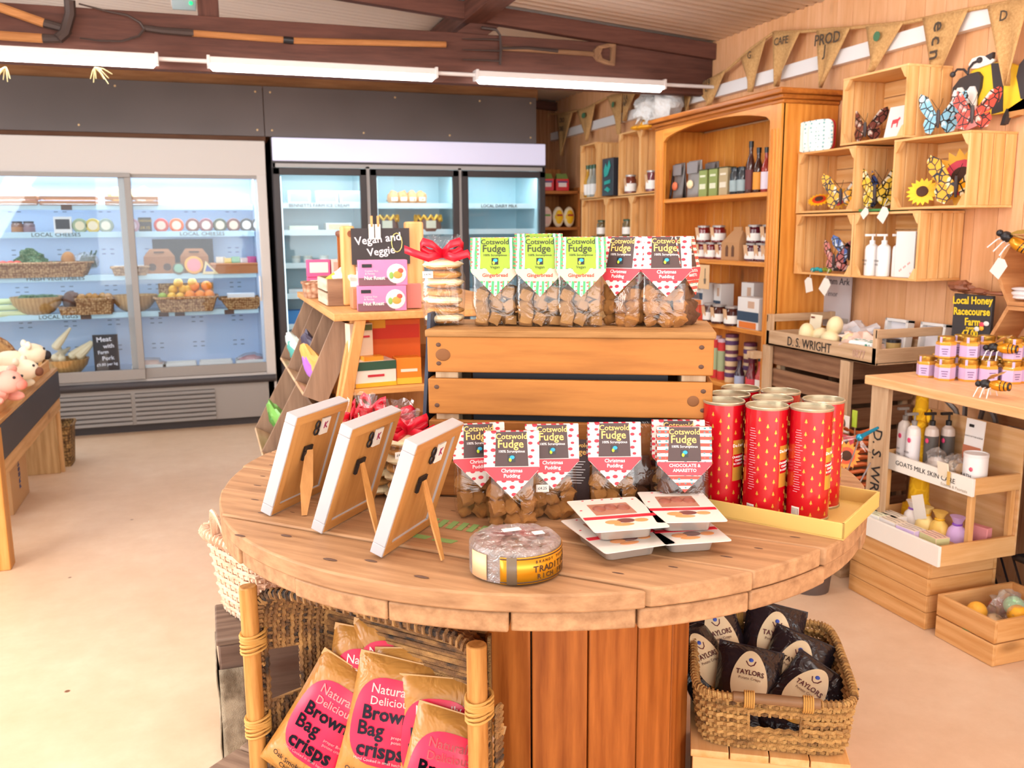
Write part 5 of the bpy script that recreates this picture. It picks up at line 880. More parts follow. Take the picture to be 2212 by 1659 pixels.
# giraffe toy, wire baskets and garden picks beside the table leg
GI = NT('giraffe_plush'); v = GI.coords((1, 1, 1), 'obj', False); GI.col(GI.ramp(GI.voro(v, 26, .9, 'DISTANCE_TO_EDGE'), [(.06, '#f6c11c'), (.1, '#eab010')])); GI.b.inputs['Roughness'].default_value = .9; GI = GI.m
t_ = thing('plush_giraffe', 'bright yellow plush giraffe hanging under the honey table', 'soft toy', (2.64, 2.72, .36)); t_.scale = (.8, .8, .92); B(GI).tube([(0, 0, 0), (0, .0, .2), (0, .02, .36), (-.01, .01, .50)], [.05, .042, .034, .028], 12).sph((0, 0, -.03), (.06, .07, .08)).obj('body', t_); B(GI).sph((-.03, .0, .36), (.045, .025, .02)).sph((-.02, .04, .40), (.012, .012, .03)).sph((0, -.03, .4), (.012, .012, .03)).obj('head', t_)
for s in (-1, 1): B(GI).tube([(-.03, s*.04, .0), (-.04, s*.05, -.12), (-.04, s*.05, -.24)], [.022, .018, .02], 8).obj('leg', t_)
WB = plain('#c8622c', .6)
t_ = thing('wicker_hoop_stack', 'stack of orange wicker hoops beside the table leg', 'basket', (2.60, 3.02, .35))
for k in range(9): B(WB).tube([(.1*cos(a)*(1-.02*k), .1*sin(a)*(1-.02*k), .03*k+.014*cos(a*3)) for a in [2*pi*i/20 for i in range(20)]], .008, 6, closed=True).obj('wicker_hoop', t_)
tag(B(OLDPALE).box(2.45, 2.66, 2.92, 3.2, 0, .345, g=1).obj('storage_box', bevel=.003), 'pale wooden box beneath the orange wicker hoops', 'box')
pk = thing('stake_pot', 'dark pot holding the garden picks beside the pale box', 'pot', (2.26, 2.88, 0)); B(plain('#5a4a44', .6)).lathe([(.08, 0), (.1, .2), (.105, .24), (.09, .24), (.07, .03), (.001, .03)], 20).obj('pot_body', pk)
def pick(label, top, col, kind, base):
    t_ = thing('garden_pick', label, 'garden pick', top, group='garden picks in the dark pot'); B(plain('#b4b8c4', .2, .8)).tube([(0, 0, 0), tuple(Vector(base)-Vector(top))], .003, 6).obj('metal_stem', t_)
    if kind == 'fly':
        b = B(plain(col, .2, .5)); b.sph((0, 0, 0), .014); b.tube([(0, 0, 0), (.02, -.07, .05)], [.009, .005], 6); b.obj('body', t_)
        for s_ in ((-1, .1), (-1, -.2), (.3, -.9), (.6, -1)): b = B(HAZYFILM); b.M = RZ(-19) @ T(0, 0, 0); b.prism([(0, 0), (s_[0]*.05-.01, s_[1]*.04), (s_[0]*.08, s_[1]*.05-.01), (s_[0]*.05+.01, s_[1]*.06)], -.001, .001, M=RX(90)); b.obj('wing', t_)
    return t_
bs = (2.26, 2.88, .05)
pick('blue glass dragonfly garden pick with clear wings', (2.25, 2.621, 0.691), '#2a9ac0', 'fly', bs); pick('plain metal garden pick rising behind the biscuit tray', (2.3, 2.614, 0.591), '#888888', '', bs)
s_ = sunflower('orange sunflower garden pick beside the dragonfly pick', (2.3, 2.748, 0.535), .055, '#e0501c', rz=-25, tilt=10, col='#f0901c'); B(plain('#b4b8c4', .2, .8)).tube([(0, .005, .04), (0, .1, -.25)], .003).obj('metal_stem', s_)
for k, (p_, c_) in enumerate((((2.6, 3.135, 0.612), '#e8e0d8'), ((2.5, 2.984, 0.561), '#c84a5a'), ((2.62, 3.09, 0.64), '#b8d040'))):
    t_ = thing('greeting_card', ['white greeting card with dark portrait before the wicker hoops', 'pink and blue decorated card under the wicker hoops', 'lime green toy bird beside the table leg'][k], 'card' if k < 2 else 'ornament', p_); B(plain(c_, .5)).cb((0, 0, 0), (.006, .075 if k < 2 else .03, .075)).obj('card' if k < 2 else 'body', t_, bevel=.002)
    if k < 2: B(plain('#5a4038', .6)).sph((-.004, 0, 0), (.002, .018, .024)).obj('picture', t_)
    B(OLDPALE).cyl((.005, 0, -.03), (.005, 0, -p_[2]+.346 if p_[0] > 2.45 else -p_[2]), .003, 6).obj('support_stick', t_)
# ================================================================ cable-drum table
TC = (.774, 2.054); TR = .78; TZ0 = .85
dt = thing('cable_drum_table', 'big round plank-topped cable drum used as the central display table', 'table', (TC[0], TC[1], 0)); A45 = -45
def chord(o0, o1, r, n=14):
    o0 = max(-r*.9995, min(r*.9995, o0)); o1 = max(-r*.9995, min(r*.9995, o1)); a0 = math.asin(o0/r); a1 = math.asin(o1/r)
    R_ = [(r*cos(a0+(a1-a0)*i/n), r*sin(a0+(a1-a0)*i/n)) for i in range(n+1)]; return R_ + [(-x, y) for x, y in reversed(R_)]
offs = [-.78, -.61, -.458, -.285, -.13, .03, .19, .35, .51, .66, .78]
NAIL = plain('#5a3e30', .8)
for i, (a, c) in enumerate(zip(offs, offs[1:])):
    g = .0065 if i == 0 else .0022; rr = TR*(1-.004*(i % 3)); b = B(DRUMWOOD); b.M = RZ(A45); b.prism(chord(a+.0012, c-g, rr), TZ0-.036, TZ0-(.0 if i else .002)); p_ = b.obj('plank', dt, bevel=.004)
    b = B(NAIL); rn = random.Random(i); b.M = RZ(A45); m_ = (a+c)/2
    for o in (m_-.035, m_+.035):
        for s in (-1, 1):
            x_ = s*((rr*rr-min(abs(o)+.05, rr)**2)**.5 - .06 if abs(o) < rr-.06 else .1); b.sph((x_, o, TZ0-.001), (.012+rn.random()*.006, .0045, .0016), nu=8, nv=4)
    if i < 4:
        for k in range(3): b.sph((-.35+.3*k+rn.uniform(-.04, .04), m_+rn.uniform(-.02, .02), TZ0-.0012), (.015, .004, .0015), nu=8, nv=4)
    b.obj('nail_marks', p_)['kind'] = 'stuff'
n = 22
for k in range(n):
    a0, a1 = 2*pi*k/n+.002, 2*pi*(k+1)/n-.002; m = 5; ro = TR-.004-(.006 if k % 3 == 0 else 0); P_ = [(ro*cos(a0+(a1-a0)*i/m), ro*sin(a0+(a1-a0)*i/m)) for i in range(m+1)] + [(.36*cos(a1), .36*sin(a1)), (.36*cos(a0), .36*sin(a0))]
    b = B(DRUMWOOD); b.prism(P_, TZ0-.074, TZ0-.0375); b.obj('rim_segment', dt, bevel=.004)
n = 19
for k in range(n):
    a0, a1 = 2*pi*k/n+.005, 2*pi*(k+1)/n-.005; r = .385; b = B(COREWOOD); b.prism([(r*cos(a0), r*sin(a0)), (r*cos(a1), r*sin(a1)), ((r-.03)*cos(a1), (r-.03)*sin(a1)), ((r-.03)*cos(a0), (r-.03)*sin(a0))], .0, TZ0-.0745); b.obj('stave', dt, bevel=.003)
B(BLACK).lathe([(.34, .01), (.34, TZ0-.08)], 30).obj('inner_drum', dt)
b = B(plain('#7fa05c', .7))
sx0, sy0 = (0.439, 1.699)
for r_ in range(2):
    for k in range(6 if r_ == 0 else 2):
        b.M = T(sx0-TC[0], sy0-TC[1], TZ0+.0008) @ RZ(-45) @ T(-.055+(.024*k if r_ == 0 else .06*k+.0), -.0-(.075 if r_ else 0)); b.prism([(0, 0), (.014, 0), (.008, .045), (-.006, .045)] if r_ == 0 else [(0, 0), (.045, 0), (.05, .018), (.005, .018)], -.0005, .0004)
b.M = ID; b.obj('green_stencil_stripes', dt)['kind'] = 'stuff'
# ---------------------------------------------------------------- apple crate on the table
CRZ = -26.8; cr = thing('apple_crate', 'large brown slatted apple crate upside down on the drum table', 'crate', (.7385, 1.7885, TZ0), CRZ); W2 = .314; CH = .386
for s, y0, y1 in (('f', 0, .016), ('b', .224, .24)):
    for i in range(4): z = .004+i*.0955; B(APPLE).box(-W2, W2, y0, y1, z, z+.081, g=0).obj('slat', cr, bevel=.003)
for s in (-1, 1):
    for i in range(4): z = .004+i*.0955; B(APPLE).box(s*W2-(.012 if s > 0 else 0), s*W2+(.012 if s < 0 else 0), .017, .223, z, z+.081, g=1).obj('end_slat', cr, bevel=.003)
    for y_ in (.017, .175): B(OLDPALE).box(s*(W2-.04)-.026, s*(W2-.04)+.026, y_, y_+.048, .002, CH-.017, g=2).obj('corner_post', cr, bevel=.002)
for k in range(2): B(wood('#c2915a', '#8e6233', .4, .7)).box(-W2-.004, W2+.004, -.004+.124*k, .119+.126*k, CH-.016, CH, g=0).obj('top_board', cr, bevel=.003)
b = B(NAIL)
for i in range(4):
    for s in (-1, 1):
        for z in (.02, .062): b.sph((s*(W2-.02-.006*(i % 2)), -.0005, .004+i*.0955+z), (.006, .002, .005), nu=8, nv=4)
b.obj('nail_marks', cr)['kind'] = 'stuff'; KN = plain('#7a4a20', .7); B(KN).sph((-.278, -.0005, .33), (.017, .0015, .014)).obj('wood_knot', cr); B(KN).sph((.273, -.0005, .235), (.013, .0015, .012)).obj('wood_knot', cr)
t_ = thing('dark_magazine_board', 'black board for magazines and the dark inside of the apple crate', 'magazines', (.7385, 1.7885, TZ0), CRZ); B(plain('#2c2a30', .6)).box(-.22, .22, .05, .17, .002, .30).obj('dark_board', t_)  # one black board stands for the magazines and the shade inside the crate
# side chalkboard
cdir = Vector((cos(RAD(CRZ)), sin(RAD(CRZ)), 0)); ndir = Vector((-cdir.y, cdir.x, 0)); q = Vector((.7385, 1.7885, TZ0)) - cdir*(W2+.022) + ndir*.03
t_ = thing('side_chalkboard', 'narrow chalkboard with white and red lettering leaning on the apple crate end', 'chalkboard', tuple(q), CRZ); b = B(plain('#3a4254', .6)); b.M = RY(4); b.box(-.012, -.004, 0, .26, 0, .42); b.obj('board', t_)
for k, (L, c_, z_) in enumerate((('Happy', CHALK, .33), ('FREE', RED, .21), ('£2 Deal', CHALK, .1))): b = B(c_); b.M = RY(4); b.text(L, .07, T(-.014, .13, z_) @ FX, wide=.9, bold=.02); b.obj('chalk_lettering', t_)
# ---------------------------------------------------------------- fudge bags
def patt(name, base, dot, sc, thr, stripes=None):
    t = NT(name); v = t.coords((1, 1, 1), 'obj', False); m_ = t.node('ShaderNodeVectorMath', operation='MULTIPLY'); t.link(v, m_.inputs[0]); m_.inputs[1].default_value = (.85, 0, 1.3)
    d = t.voro(m_.outputs[0], sc, .25); c = t.ramp(d, [(thr, dot), (thr+.05, base)]); t.n[-1]
    if stripes:
        w_ = t.node('ShaderNodeTexWave', wave_type='BANDS', bands_direction=stripes[0]); t.link(v, w_.inputs[0]); w_.inputs['Scale'].default_value = stripes[1]; w_.inputs['Distortion'].default_value = stripes[3]; w_.inputs['Detail'].default_value = 0
        st = t.ramp(w_.outputs[1], [(.45, base), (.55, stripes[2])]); k_ = t.ramp(d, [(thr, (1, 1, 1, 1)), (thr+.05, (0, 0, 0, 1))]); c = t.mix(k_, st, C(dot))
    t.col(c); t.b.inputs['Roughness'].default_value = .55; return t.m
PX = patt('cracker_pattern', '#dcd6ce', '#d0283c', 62, .27); PG = patt('gingerbread_pattern', '#dfe3d6', '#e06a58', 85, .24, ('X', 26, '#49a66a', 1.5)); PS = patt('knit_pattern', '#dcd2c6', '#3f8a90', 90, .2, ('Z', 24, '#d0483a', .4))
BRN = plain('#4a3432', .5); LIME = plain('#94b030', .5); BAND = plain('#dc3c48', .5); SALM = plain('#f4bda8', .5); GLD = plain('#f6c66c', .5); CHK = plain('#f2eeee', .6); DKG = plain('#33361c', .5); TEALB = plain('#23a3cf', .4)
def fudgemat(c1, c2):
    t = NT('fudge_' + c1.strip('#')); v = t.coords((1, 1, 1), 'obj'); n1 = t.noise(v, 90, 5, .7); n2 = t.noise(v, 22, 3); t.col(t.mix(.5, t.ramp(n1, [(.35, c2), (.65, c1)]), t.ramp(n2, [(.3, c1), (.7, c2)]))); t.b.inputs['Roughness'].default_value = .6; t.bump(n1, 1, .004); return t.m
FM = fudgemat('#f2ba76', '#d9974c'); FX_ = fudgemat('#ffbc6c', '#e08a3a'); FC = fudgemat('#98603e', '#683c26')
def chunk_mesh(seed, mat, rough=.3):
    rr = random.Random(seed); b = B(mat); n_ = 5; vs = {}; V = []; F = []
    def vid(p):
        k = tuple(round(x, 4) for x in p)
        if k not in vs:
            v = Vector(p); q = v.normalized()*(1.05); v = v.lerp(q, .3 if rough < .2 else .62); v *= 1+rough*noise.noise(v*1.6+Vector((seed*3.1, seed, 0))) ; v += (.09 if rough < .2 else .06)*noise.noise_vector(v*4+Vector((seed, 0, seed*2))); vs[k] = len(V); V.append(v)
        return vs[k]
    for ax in range(3):
        for s in (-1, 1):
            for i in range(n_):
                for j in range(n_):
                    c4 = []
                    for di, dj in ((0, 0), (1, 0), (1, 1), (0, 1)):
                        p = [0, 0, 0]; p[ax] = s; p[(ax+1) % 3] = -1+2*(i+di)/n_; p[(ax+2) % 3] = -1+2*(j+dj)/n_; c4.append(vid(p))
                    F.append(tuple(c4 if s > 0 else reversed(c4)))
    b.raw(V, F); return b
def fudge_bag(kind, label, grp):
    t_ = thing('fudge_bag', label, 'fudge bag', group=grp); rr = random.Random(len(kind)*7+3); g_ = kind == 'green'; fm = {'green': FM, 'xmas': FX_, 'choc': FC, 'dark': FC, 'plainchoc': FC}[kind]; BH = .2
    protos = [chunk_mesh(s+(0 if g_ else 10), fm, .12 if g_ else .36).obj('fudge_chunk', t_) for s in range(3)]
    k = 0
    for lay, (z, wx, m) in enumerate(((.016, .032, 3), (.044, .033, 3), (.072, .032, 3), (.1, .022, 2))):
        for row in (-1, 1):
            if lay == 3 and row == -1: continue
            for i in range(m):
                o = protos[k] if k < 3 else protos[rr.randrange(3)].copy()
                if k >= 3: SC.collection.objects.link(o); o.parent = t_
                s = rr.uniform(.0125, .0165) if g_ else rr.uniform(.013, .018); o.scale = (s*rr.uniform(.85, 1.2), s, s*rr.uniform(.8, 1.1)); o.rotation_euler = [rr.uniform(-.5, .5) if g_ else rr.uniform(0, 6) for _ in range(3)]
                o.location = ((i-(m-1)/2)*wx*.95+rr.uniform(-.004, .004), (.012 if row > 0 else -.0085 if lay < 2 else -.003)+rr.uniform(-.002, .002), z+rr.uniform(-.004, .006)); k += 1
    prof = ((0, .048, .026), (.02, .052, .029), (.06, .054, .029), (.10, .052, .024), (.135, .052, .014), (.17, .052, .004), (BH-.004, .050, .0015)); b = B(CELLO); vs = []; fs = []; m = 20
    for j, (z, hw, hd) in enumerate(prof):
        for i in range(m):
            a = 2*pi*i/m; ca, sa = cos(a), sin(a); x = math.copysign(abs(ca)**.5, ca)*hw; y = math.copysign(abs(sa)**.5, sa)*hd; wv = .0018*noise.noise(Vector((x*60, y*60+j*3, z*40))); vs.append((x+wv, y+wv, z))
    for j in range(len(prof)-1):
        for i in range(m): a = j*m+i; c = j*m+(i+1) % m; fs.append((a, c, c+m, a+m))
    b.raw(vs, fs); b.obj('clear_film', t_)
    if kind == 'dark': return t_
    cm = {'green': PG, 'xmas': PX, 'choc': PS, 'plainchoc': PS}[kind]; pan = LIME if g_ else BRN; bandm = SALM if g_ else BAND
    for side in (1, -1):
        MM = T(0, -.0035 if side > 0 else .0035, BH) @ (ID if side > 0 else RZ(180)) @ RX(-10) @ T(0, 0, 0) @ FY   # local x right, y up, hinge on top
        MM = T(0, -.003*side, BH) @ (ID if side > 0 else RZ(180)) @ RX(-13) @ FY
        b = B(cm); b.M = MM; b.prism([(-.056, 0), (-.056, -.078), (0, -.135), (.056, -.078), (.056, 0)], -.0006, .0006); p_ = b.obj('card', t_)
        b = B(pan, bandm); b.M = MM; b.prism([(-.031, -.001), (-.034, -.071), (.034, -.071), (.031, -.001)], .0004, .0012); b.prism([(-.0545, -.078), (-.034, -.1), (.034, -.1), (.0545, -.078), (.0555, -.0725), (-.0555, -.0725)], .0004, .0012, 1); b.obj('name_panel', p_)
        if g_: b = B(LIME); b.M = MM; b.lathe([(.02, .0012), (.02, .0018)], 18, M=T(0, -.066, 0)); b.obj('vegan_badge', p_)
        if side > 0:
            tm = DKG if g_ else GLD; b = B(tm); b.M = MM; b.text('Cotswold', .0162, T(0, -.011, .002), bold=.012, extr=.004).text('Fudge', .0225, T(-.002, -.0265, .002), bold=.014, extr=.004); b.obj('brand_lettering', p_)
            b = B(DKG if g_ else CHK); b.M = MM; b.text('100% Scrumptious', .0072, T(0, -.041, .002), bold=.01, extr=.004); b.obj('slogan_lettering', p_)
            b = B(TEALB, BLACK, plain('#b8d432', .5)); b.M = MM; b.cb((0, -.055, .0018), (.015, .015, .001), 1); b.sph((.001, -.053, .0024), (.005, .004, .0008), 0, nu=10, nv=4); b.sph((-.003, -.058, .0024), (.003, .004, .0008), 2, nu=10, nv=4); b.obj('fair_mark', p_)
            b = B(plain('#c8402c', .5) if g_ else CHK); b.M = MM
            if g_: b.text('Gingerbread', .0115, T(0, -.087, .002), bold=.02, extr=.004)
            elif kind == 'xmas': b.text('Christmas', .0105, T(0, -.08, .002), bold=.02, extr=.004).text('Pudding', .0105, T(0, -.0905, .002), bold=.02, extr=.004)
            else: b.text('CHOCOLATE &', .0092, T(0, -.08, .002), bold=.02, extr=.004).text('AMARETTO', .0092, T(0, -.09, .002), bold=.02, extr=.004)
            b.obj('flavour_lettering', p_)
            if g_: b = B(DKG); b.M = MM; b.text('Vegan', .009, T(0, -.0685, .0028), extr=.004); b.obj('vegan_lettering', p_)
    return t_
GT = 'fudge bags on top of the apple crate'; GBt = 'fudge bags on the drum table'
pg = fudge_bag('green', 'green-carded gingerbread fudge bag next to the ribboned cookie stack', GT); px_ = fudge_bag('xmas', 'Christmas pudding fudge bag facing forward on the apple crate top', GT); pc = fudge_bag('choc', 'chocolate fudge bag with knitted-pattern card beside the biscuit tins', GBt); pd = fudge_bag('dark', 'dark chocolate fudge bag without card between Christmas and chocolate bags', GBt)
ZC = TZ0+CH+.001
def pb(o, x, y, z, rz, rx=0, sc=1): place(o, (x, y, z), rz, rx, sc=sc)
pb(pg, .628, 1.955, ZC, -19)
for (x, y, rz, l) in ((.655, 2.02, -16, 'green-carded fudge bag standing behind the first gingerbread bag'), (.718, 1.905, -20, 'green-carded gingerbread fudge bag in the middle of the green row'), (.738, 1.965, -15, 'tallest-standing green-carded fudge bag behind the middle one'), (.797, 1.935, -62, 'green-carded fudge bag turned edgeways between two others'), (.800, 1.862, -20, 'green-carded gingerbread fudge bag nearest the Christmas bags')): o = dup(pg, l, GT); pb(o, x, y, ZC + (.0 if 'tallest' not in l else .008), rz)
pb(px_, .972, 1.785, ZC, -20)
o = dup(px_, 'Christmas pudding fudge bag turned partly away on the crate top', GT); pb(o, .898, 1.842, ZC, -58)
o = dup(pc, 'dark brown fudge bag turned away at the end of crate top', GT); pb(o, 1.028, 1.805, ZC, 38); o = dup(pd, 'dark fudge bag without card behind the Christmas bags on crate top', GT); pb(o, .955, 1.86, ZC, 0, sc=.9)
Z1 = TZ0+.001
for (x, y, rz, rx, l) in ((.525, 1.765, -8, 0, 'Christmas pudding fudge bag half hidden behind another near the picture frames'), (.568, 1.672, -18, 0, 'Christmas pudding fudge bag in front near the picture frames'), (.668, 1.703, -16, 0, 'Christmas pudding fudge bag with small white price sticker'), (.797, 1.672, -18, 0, 'Christmas pudding fudge bag behind the meat packs'), (.935, 1.645, -22, 0, 'Christmas pudding fudge bag directly behind the chocolate bag')):
    o = dup(px_, l, GBt); pb(o, x, y, Z1, rz, rx)
    if 'sticker' in l: B(PAPER).cb((-.022, -.031, .07), (.027, .001, .016)).obj('price_sticker', o); B(INK).text('£4.25', .0085, T(-.022, -.0317, .07) @ FY, extr=.01).obj('price_lettering', o)
pb(pc, .915, 1.585, Z1, -21); pb(pd, .865, 1.675, Z1, -10)
t_ = thing('backward_fudge_card', 'dark fudge card back with small white text leaning on the crate', 'card', (.742, 1.745, Z1), -26.8); b = B(BRN); b.M = RX(-3); b.box(-.03, .03, 0, .002, 0, .15); b.obj('card', t_); b = B(GLD); b.M = RX(-3); b.text('Fudge', .018, T(0, -.001, .122) @ FY, bold=.02).text('Cotswold', .013, T(0, -.001, .137) @ FY, bold=.02); b.obj('brand_lettering', t_)
b = B(CHK); b.M = RX(-3)
for k in range(9): b.box(-.024, .012+.004*(k % 3), -.0008, -.0002, .052+.006*k, .0535+.006*k)
b.obj('small_print', t_); b = B(TEALB); b.M = RX(-3); b.box(-.02, -.004, -.0008, -.0002, .025, .041); b.obj('fair_mark', t_)
# ---------------------------------------------------------------- cookie stacks tied with ribbon
CK = fudgemat('#dda45c', '#b87c38'); ICE = plain('#f3e2b8', .35)
def cookie_stack():
    t_ = thing('cookie_stack_bag', 'x', 'cookie bag', group='ribboned cookie stacks'); rr = random.Random(5)
    for k in range(7):
        z = .004+.0205*k; b = B(CK if k % 2 == 0 and k < 7 else CK, ICE); b.M = T(rr.uniform(-.003, .003), rr.uniform(-.003, .003), z) @ RZ(k*50) @ RX(rr.uniform(-2, 2))
        if k % 2 == 0: b.sph((0, 0, .009), (.043, .043, .0105), 0, nu=22, nv=8, lump=.08, seed=k); b.sph((0, 0, .0125), (.0475, .0465, .0115), 1, nu=22, nv=8, lump=.12, seed=k+3)
        else: b.sph((0, 0, .010), (.043, .043, .0105), 0, nu=22, nv=8, lump=.12, seed=k)
        b.obj('cookie', t_)
    b = B(CELLO); vs = []; fs = []; m = 22; prof = ((0, .046), (.03, .048), (.07, .049), (.11, .048), (.14, .044), (.155, .026), (.165, .014), (.172, .02), (.19, .033), (.205, .04))
    for j, (z, r) in enumerate(prof):
        for i in range(m): a = 2*pi*i/m; q = r*(1+.12*sin(i*2.4+j)*(1 if z > .14 else .35)); sq = (abs(cos(a))**6+abs(sin(a))**6)**(-1/6) if z < .13 else 1; vs.append((q*cos(a)*sq*.96, q*sin(a)*sq*.9*(1 if z < .16 else .5), z+.004*sin(i*1.7)*(z > .18)))
    for j in range(len(prof)-1):
        for i in range(m): a = j*m+i; c = j*m+(i+1) % m; fs.append((a, c, c+m, a+m))
    b.raw(vs, fs); b.obj('clear_film', t_)
    b = B(RIBBON); w_ = .009
    def rib(pts):
        P_ = [Vector(p) for p in pts]; vs = []
        for p in P_: vs += [p+Vector((0, 0, -w_)), p+Vector((0, 0, w_))]
        b.raw(vs, [(2*i, 2*i+1, 2*i+3, 2*i+2) for i in range(len(P_)-1)])
    rib([(.017*cos(2*pi*i/12), .017*sin(2*pi*i/12), .164) for i in range(13)])
    for s in (-1, 1):
        rib([(0, -.018, .165), (s*.02, -.03, .185), (s*.042, -.03, .192), (s*.05, -.022, .18), (s*.03, -.02, .166), (0, -.018, .163)]); rib([(0, -.018, .164), (s*.03, -.035, .155), (s*.06, -.03, .165), (s*.085, -.03, .175 if s < 0 else .13)])
    b.obj('ribbon_bow', t_, solid=.0008); B(PAPER).cb((-.03, -.0475, .118), (.024, .001, .015)).obj('price_sticker', t_); B(INK).text('£4.99', .0075, T(-.03, -.0483, .118) @ FY, extr=.01).obj('price_lettering', t_)
    return t_
ck = cookie_stack(); ck['label'] = 'ribboned cookie stack standing on the apple crate top'; pb(ck, .523, 2.02, ZC, -22)
for (x, y, rz, z, l) in ((.400, 1.925, 10, 0, 'ribboned cookie stack nearest the apple crate end on the table'), (.343, 1.993, 40, 0, 'ribboned cookie stack behind the middle picture frame'), (.415, 2.06, -30, 0, 'ribboned cookie stack behind the stack nearest the crate'), (.29, 2.11, 80, 0, 'ribboned cookie stack behind the far picture frame'), (.355, 2.165, 120, 0, 'ribboned cookie stack at the back beside the tiered stand')): o = dup(ck, l); pb(o, x, y, Z1+z, rz)
# ---------------------------------------------------------------- leaning picture frames
MDF = wood('#cc9455', '#b27a3e', 0, .5, wave=.05)
def pframe(foot=(.03, -.112), sw=1.0):
    t_ = thing('picture_frame', 'x', 'picture frame', group='white picture frames on the drum table'); W_, H_, D_ = .2, .238, .027; X = RX(20)
    b = B(plain('#b2aeb0', .4)); b.M = X; b.box(0, W_, 0, D_, 0, .022); b.box(0, W_, 0, D_, H_-.022, H_); b.box(0, .022, 0, D_, .022, H_-.022); b.box(W_-.022, W_, 0, D_, .022, H_-.022); b.obj('frame_sides', t_, bevel=.0015)
    b = B(MDF); b.M = X; b.box(.003, W_-.003, -.0012, .001, .003, .0225); b.box(.003, W_-.003, -.0012, .001, H_-.0225, H_-.003); b.box(.003, .0225, -.0012, .001, .0225, H_-.0225); b.box(W_-.0225, W_-.003, -.0012, .001, .0225, H_-.0225); b.obj('back_edging', t_)
    b = B(MDF); b.M = X; b.box(.02, W_-.02, .006, .009, .02, H_-.02); b.obj('back_board', t_); b = B(plain('#f4f0ea', .5)); b.M = X; b.box(.02, W_-.02, D_-.006, D_-.002, .02, H_-.02); b.obj('picture', t_)
    b = B(BLACK); b.M = X; b.tube([(.1+.007*cos(a), .003, .196+.009*sin(a)) for a in [2*pi*i/10 for i in range(10)]], .0022, 5, closed=True); b.tube([(.1+.008*cos(a), .003, .18+.008*sin(a)) for a in [2*pi*i/10 for i in range(10)]], .0022, 5, closed=True); b.obj('hanger', t_)
    b = B(PAPER); b.M = X; b.box(.115, .145, .002, .0055, .168, .208); lb = b.obj('paper_label', t_); b = B(plain('#a02858', .6)); b.M = X; b.text('K', .021, T(.13, .0015, .19) @ FY, bold=.03); b.obj('letter', lb)
    b = B(BLACK); b.M = X; b.box(.068, .098, .000, .004, .138, .15); b.box(.066, .074, -.002, .003, .118, .14); b.obj('hinge', t_)
    h = X @ Vector((.082, -.002, .142)); f = Vector((*foot, .001)); d = (h-f); sd = Vector((1, 0, 0)) if sw == 1 else Vector((.6, -.8, 0)); b = B(MDF); w1 = sd*.0065*sw; w2 = sd*.011*sw; nn = d.cross(sd).normalized()*.0018
    mid = f+d*.45; vs = [f-w1*.7-nn, f+w1*.7-nn, mid+w2-nn, h+w1-nn, h-w1-nn, mid-w2-nn, f-w1*.7+nn, f+w1*.7+nn, mid+w2+nn, h+w1+nn, h-w1+nn, mid-w2+nn]
    b.raw(vs, [(5, 4, 3, 2, 1, 0), (6, 7, 8, 9, 10, 11)] + [(i, (i+1) % 6, (i+1) % 6+6, i+6) for i in range(6)]); b.obj('strut', t_); return t_
fr0 = pframe(); fr1 = pframe((.03, -.066), 1.25)
for k, (p, l) in enumerate((((.099, 1.904), 'white picture frame seen from the back nearest the table edge'), ((.189, 1.751), 'white picture frame seen from the back in the middle of three'), ((.278, 1.577), 'white picture frame seen from the back nearest the fruit cake'))):
    o = fr1 if k == 0 else fr0 if k == 1 else dup(fr0); o['label'] = l; place(o, (p[0], p[1], Z1+.0), 49.5)
# ---------------------------------------------------------------- fruit cake
t_ = thing('wrapped_cake', 'round fruit cake in clear wrap with gold label band', 'cake', (.497, 1.447, Z1), 0); r = .082
FC_ = NT('fruit_cake'); v = FC_.coords((1, 1, 1), 'obj'); FC_.col(FC_.ramp(FC_.noise(v, 45, 4, .7), [(.35, '#3a2620'), (.55, '#7a5a50'), (.7, '#a08888')])); FC_.b.inputs['Roughness'].default_value = .3; FC_.b.inputs['Coat Weight'].default_value = .5; FC_ = FC_.m
B(FC_).lathe([(r*.95, 0), (r*.985, .01), (r*.985, .045), (r*.9, .056), (.001, .06)], 36).obj('cake_body', t_); b = B(HAZYFILM)
b.grid(lambda u, v: ((lambda a, q, w_: (r*1.01*q*cos(a), r*1.01*q*sin(a), (.058-.018*max(0, v-.0)*0+.006*noise.noise(Vector((q*cos(a)*6, q*sin(a)*6, 3)))+.003*noise.noise(Vector((q*cos(a)*19, q*sin(a)*19, 9)))) if v < .66 else .052*(1-(v-.66)/.34)+.002))(2*pi*u, min(1, v/.66), 0)), 48, 18); b.obj('clear_wrap', t_)
BD = NT('gold_band'); v = BD.coords((1, 1, 1), 'obj', False); BD.col('#cc8a14'); BD.b.inputs['Roughness'].default_value = .3; BD.b.inputs['Metallic'].default_value = .45; BD = BD.m
def arc(a0, a1, z0, z1, rr, mat, name, par):
    b = B(mat); m = 16; b.grid(lambda u, v: (rr*cos(RAD(a0+(a1-a0)*u)), rr*sin(RAD(a0+(a1-a0)*u)), z0+(z1-z0)*v), m, 1); return b.obj(name, par, solid=.0008)
bd = arc(-127, -5, .002, .05, r*1.03, BD, 'gold_band', t_); arc(-119, -107, .002, .05, r*1.036, plain('#6a5a48', .4), 'dark_stripe', bd); arc(-127, -5, .046, .048, r*1.036, plain('#3a2418', .5), 'dark_line', bd); arc(-127, -5, .004, .006, r*1.036, plain('#3a2418', .5), 'dark_line', bd)
arc(-172, -145, .004, .05, r*1.03, plain('#e8b98a', .5), 'ingredients_label', t_)
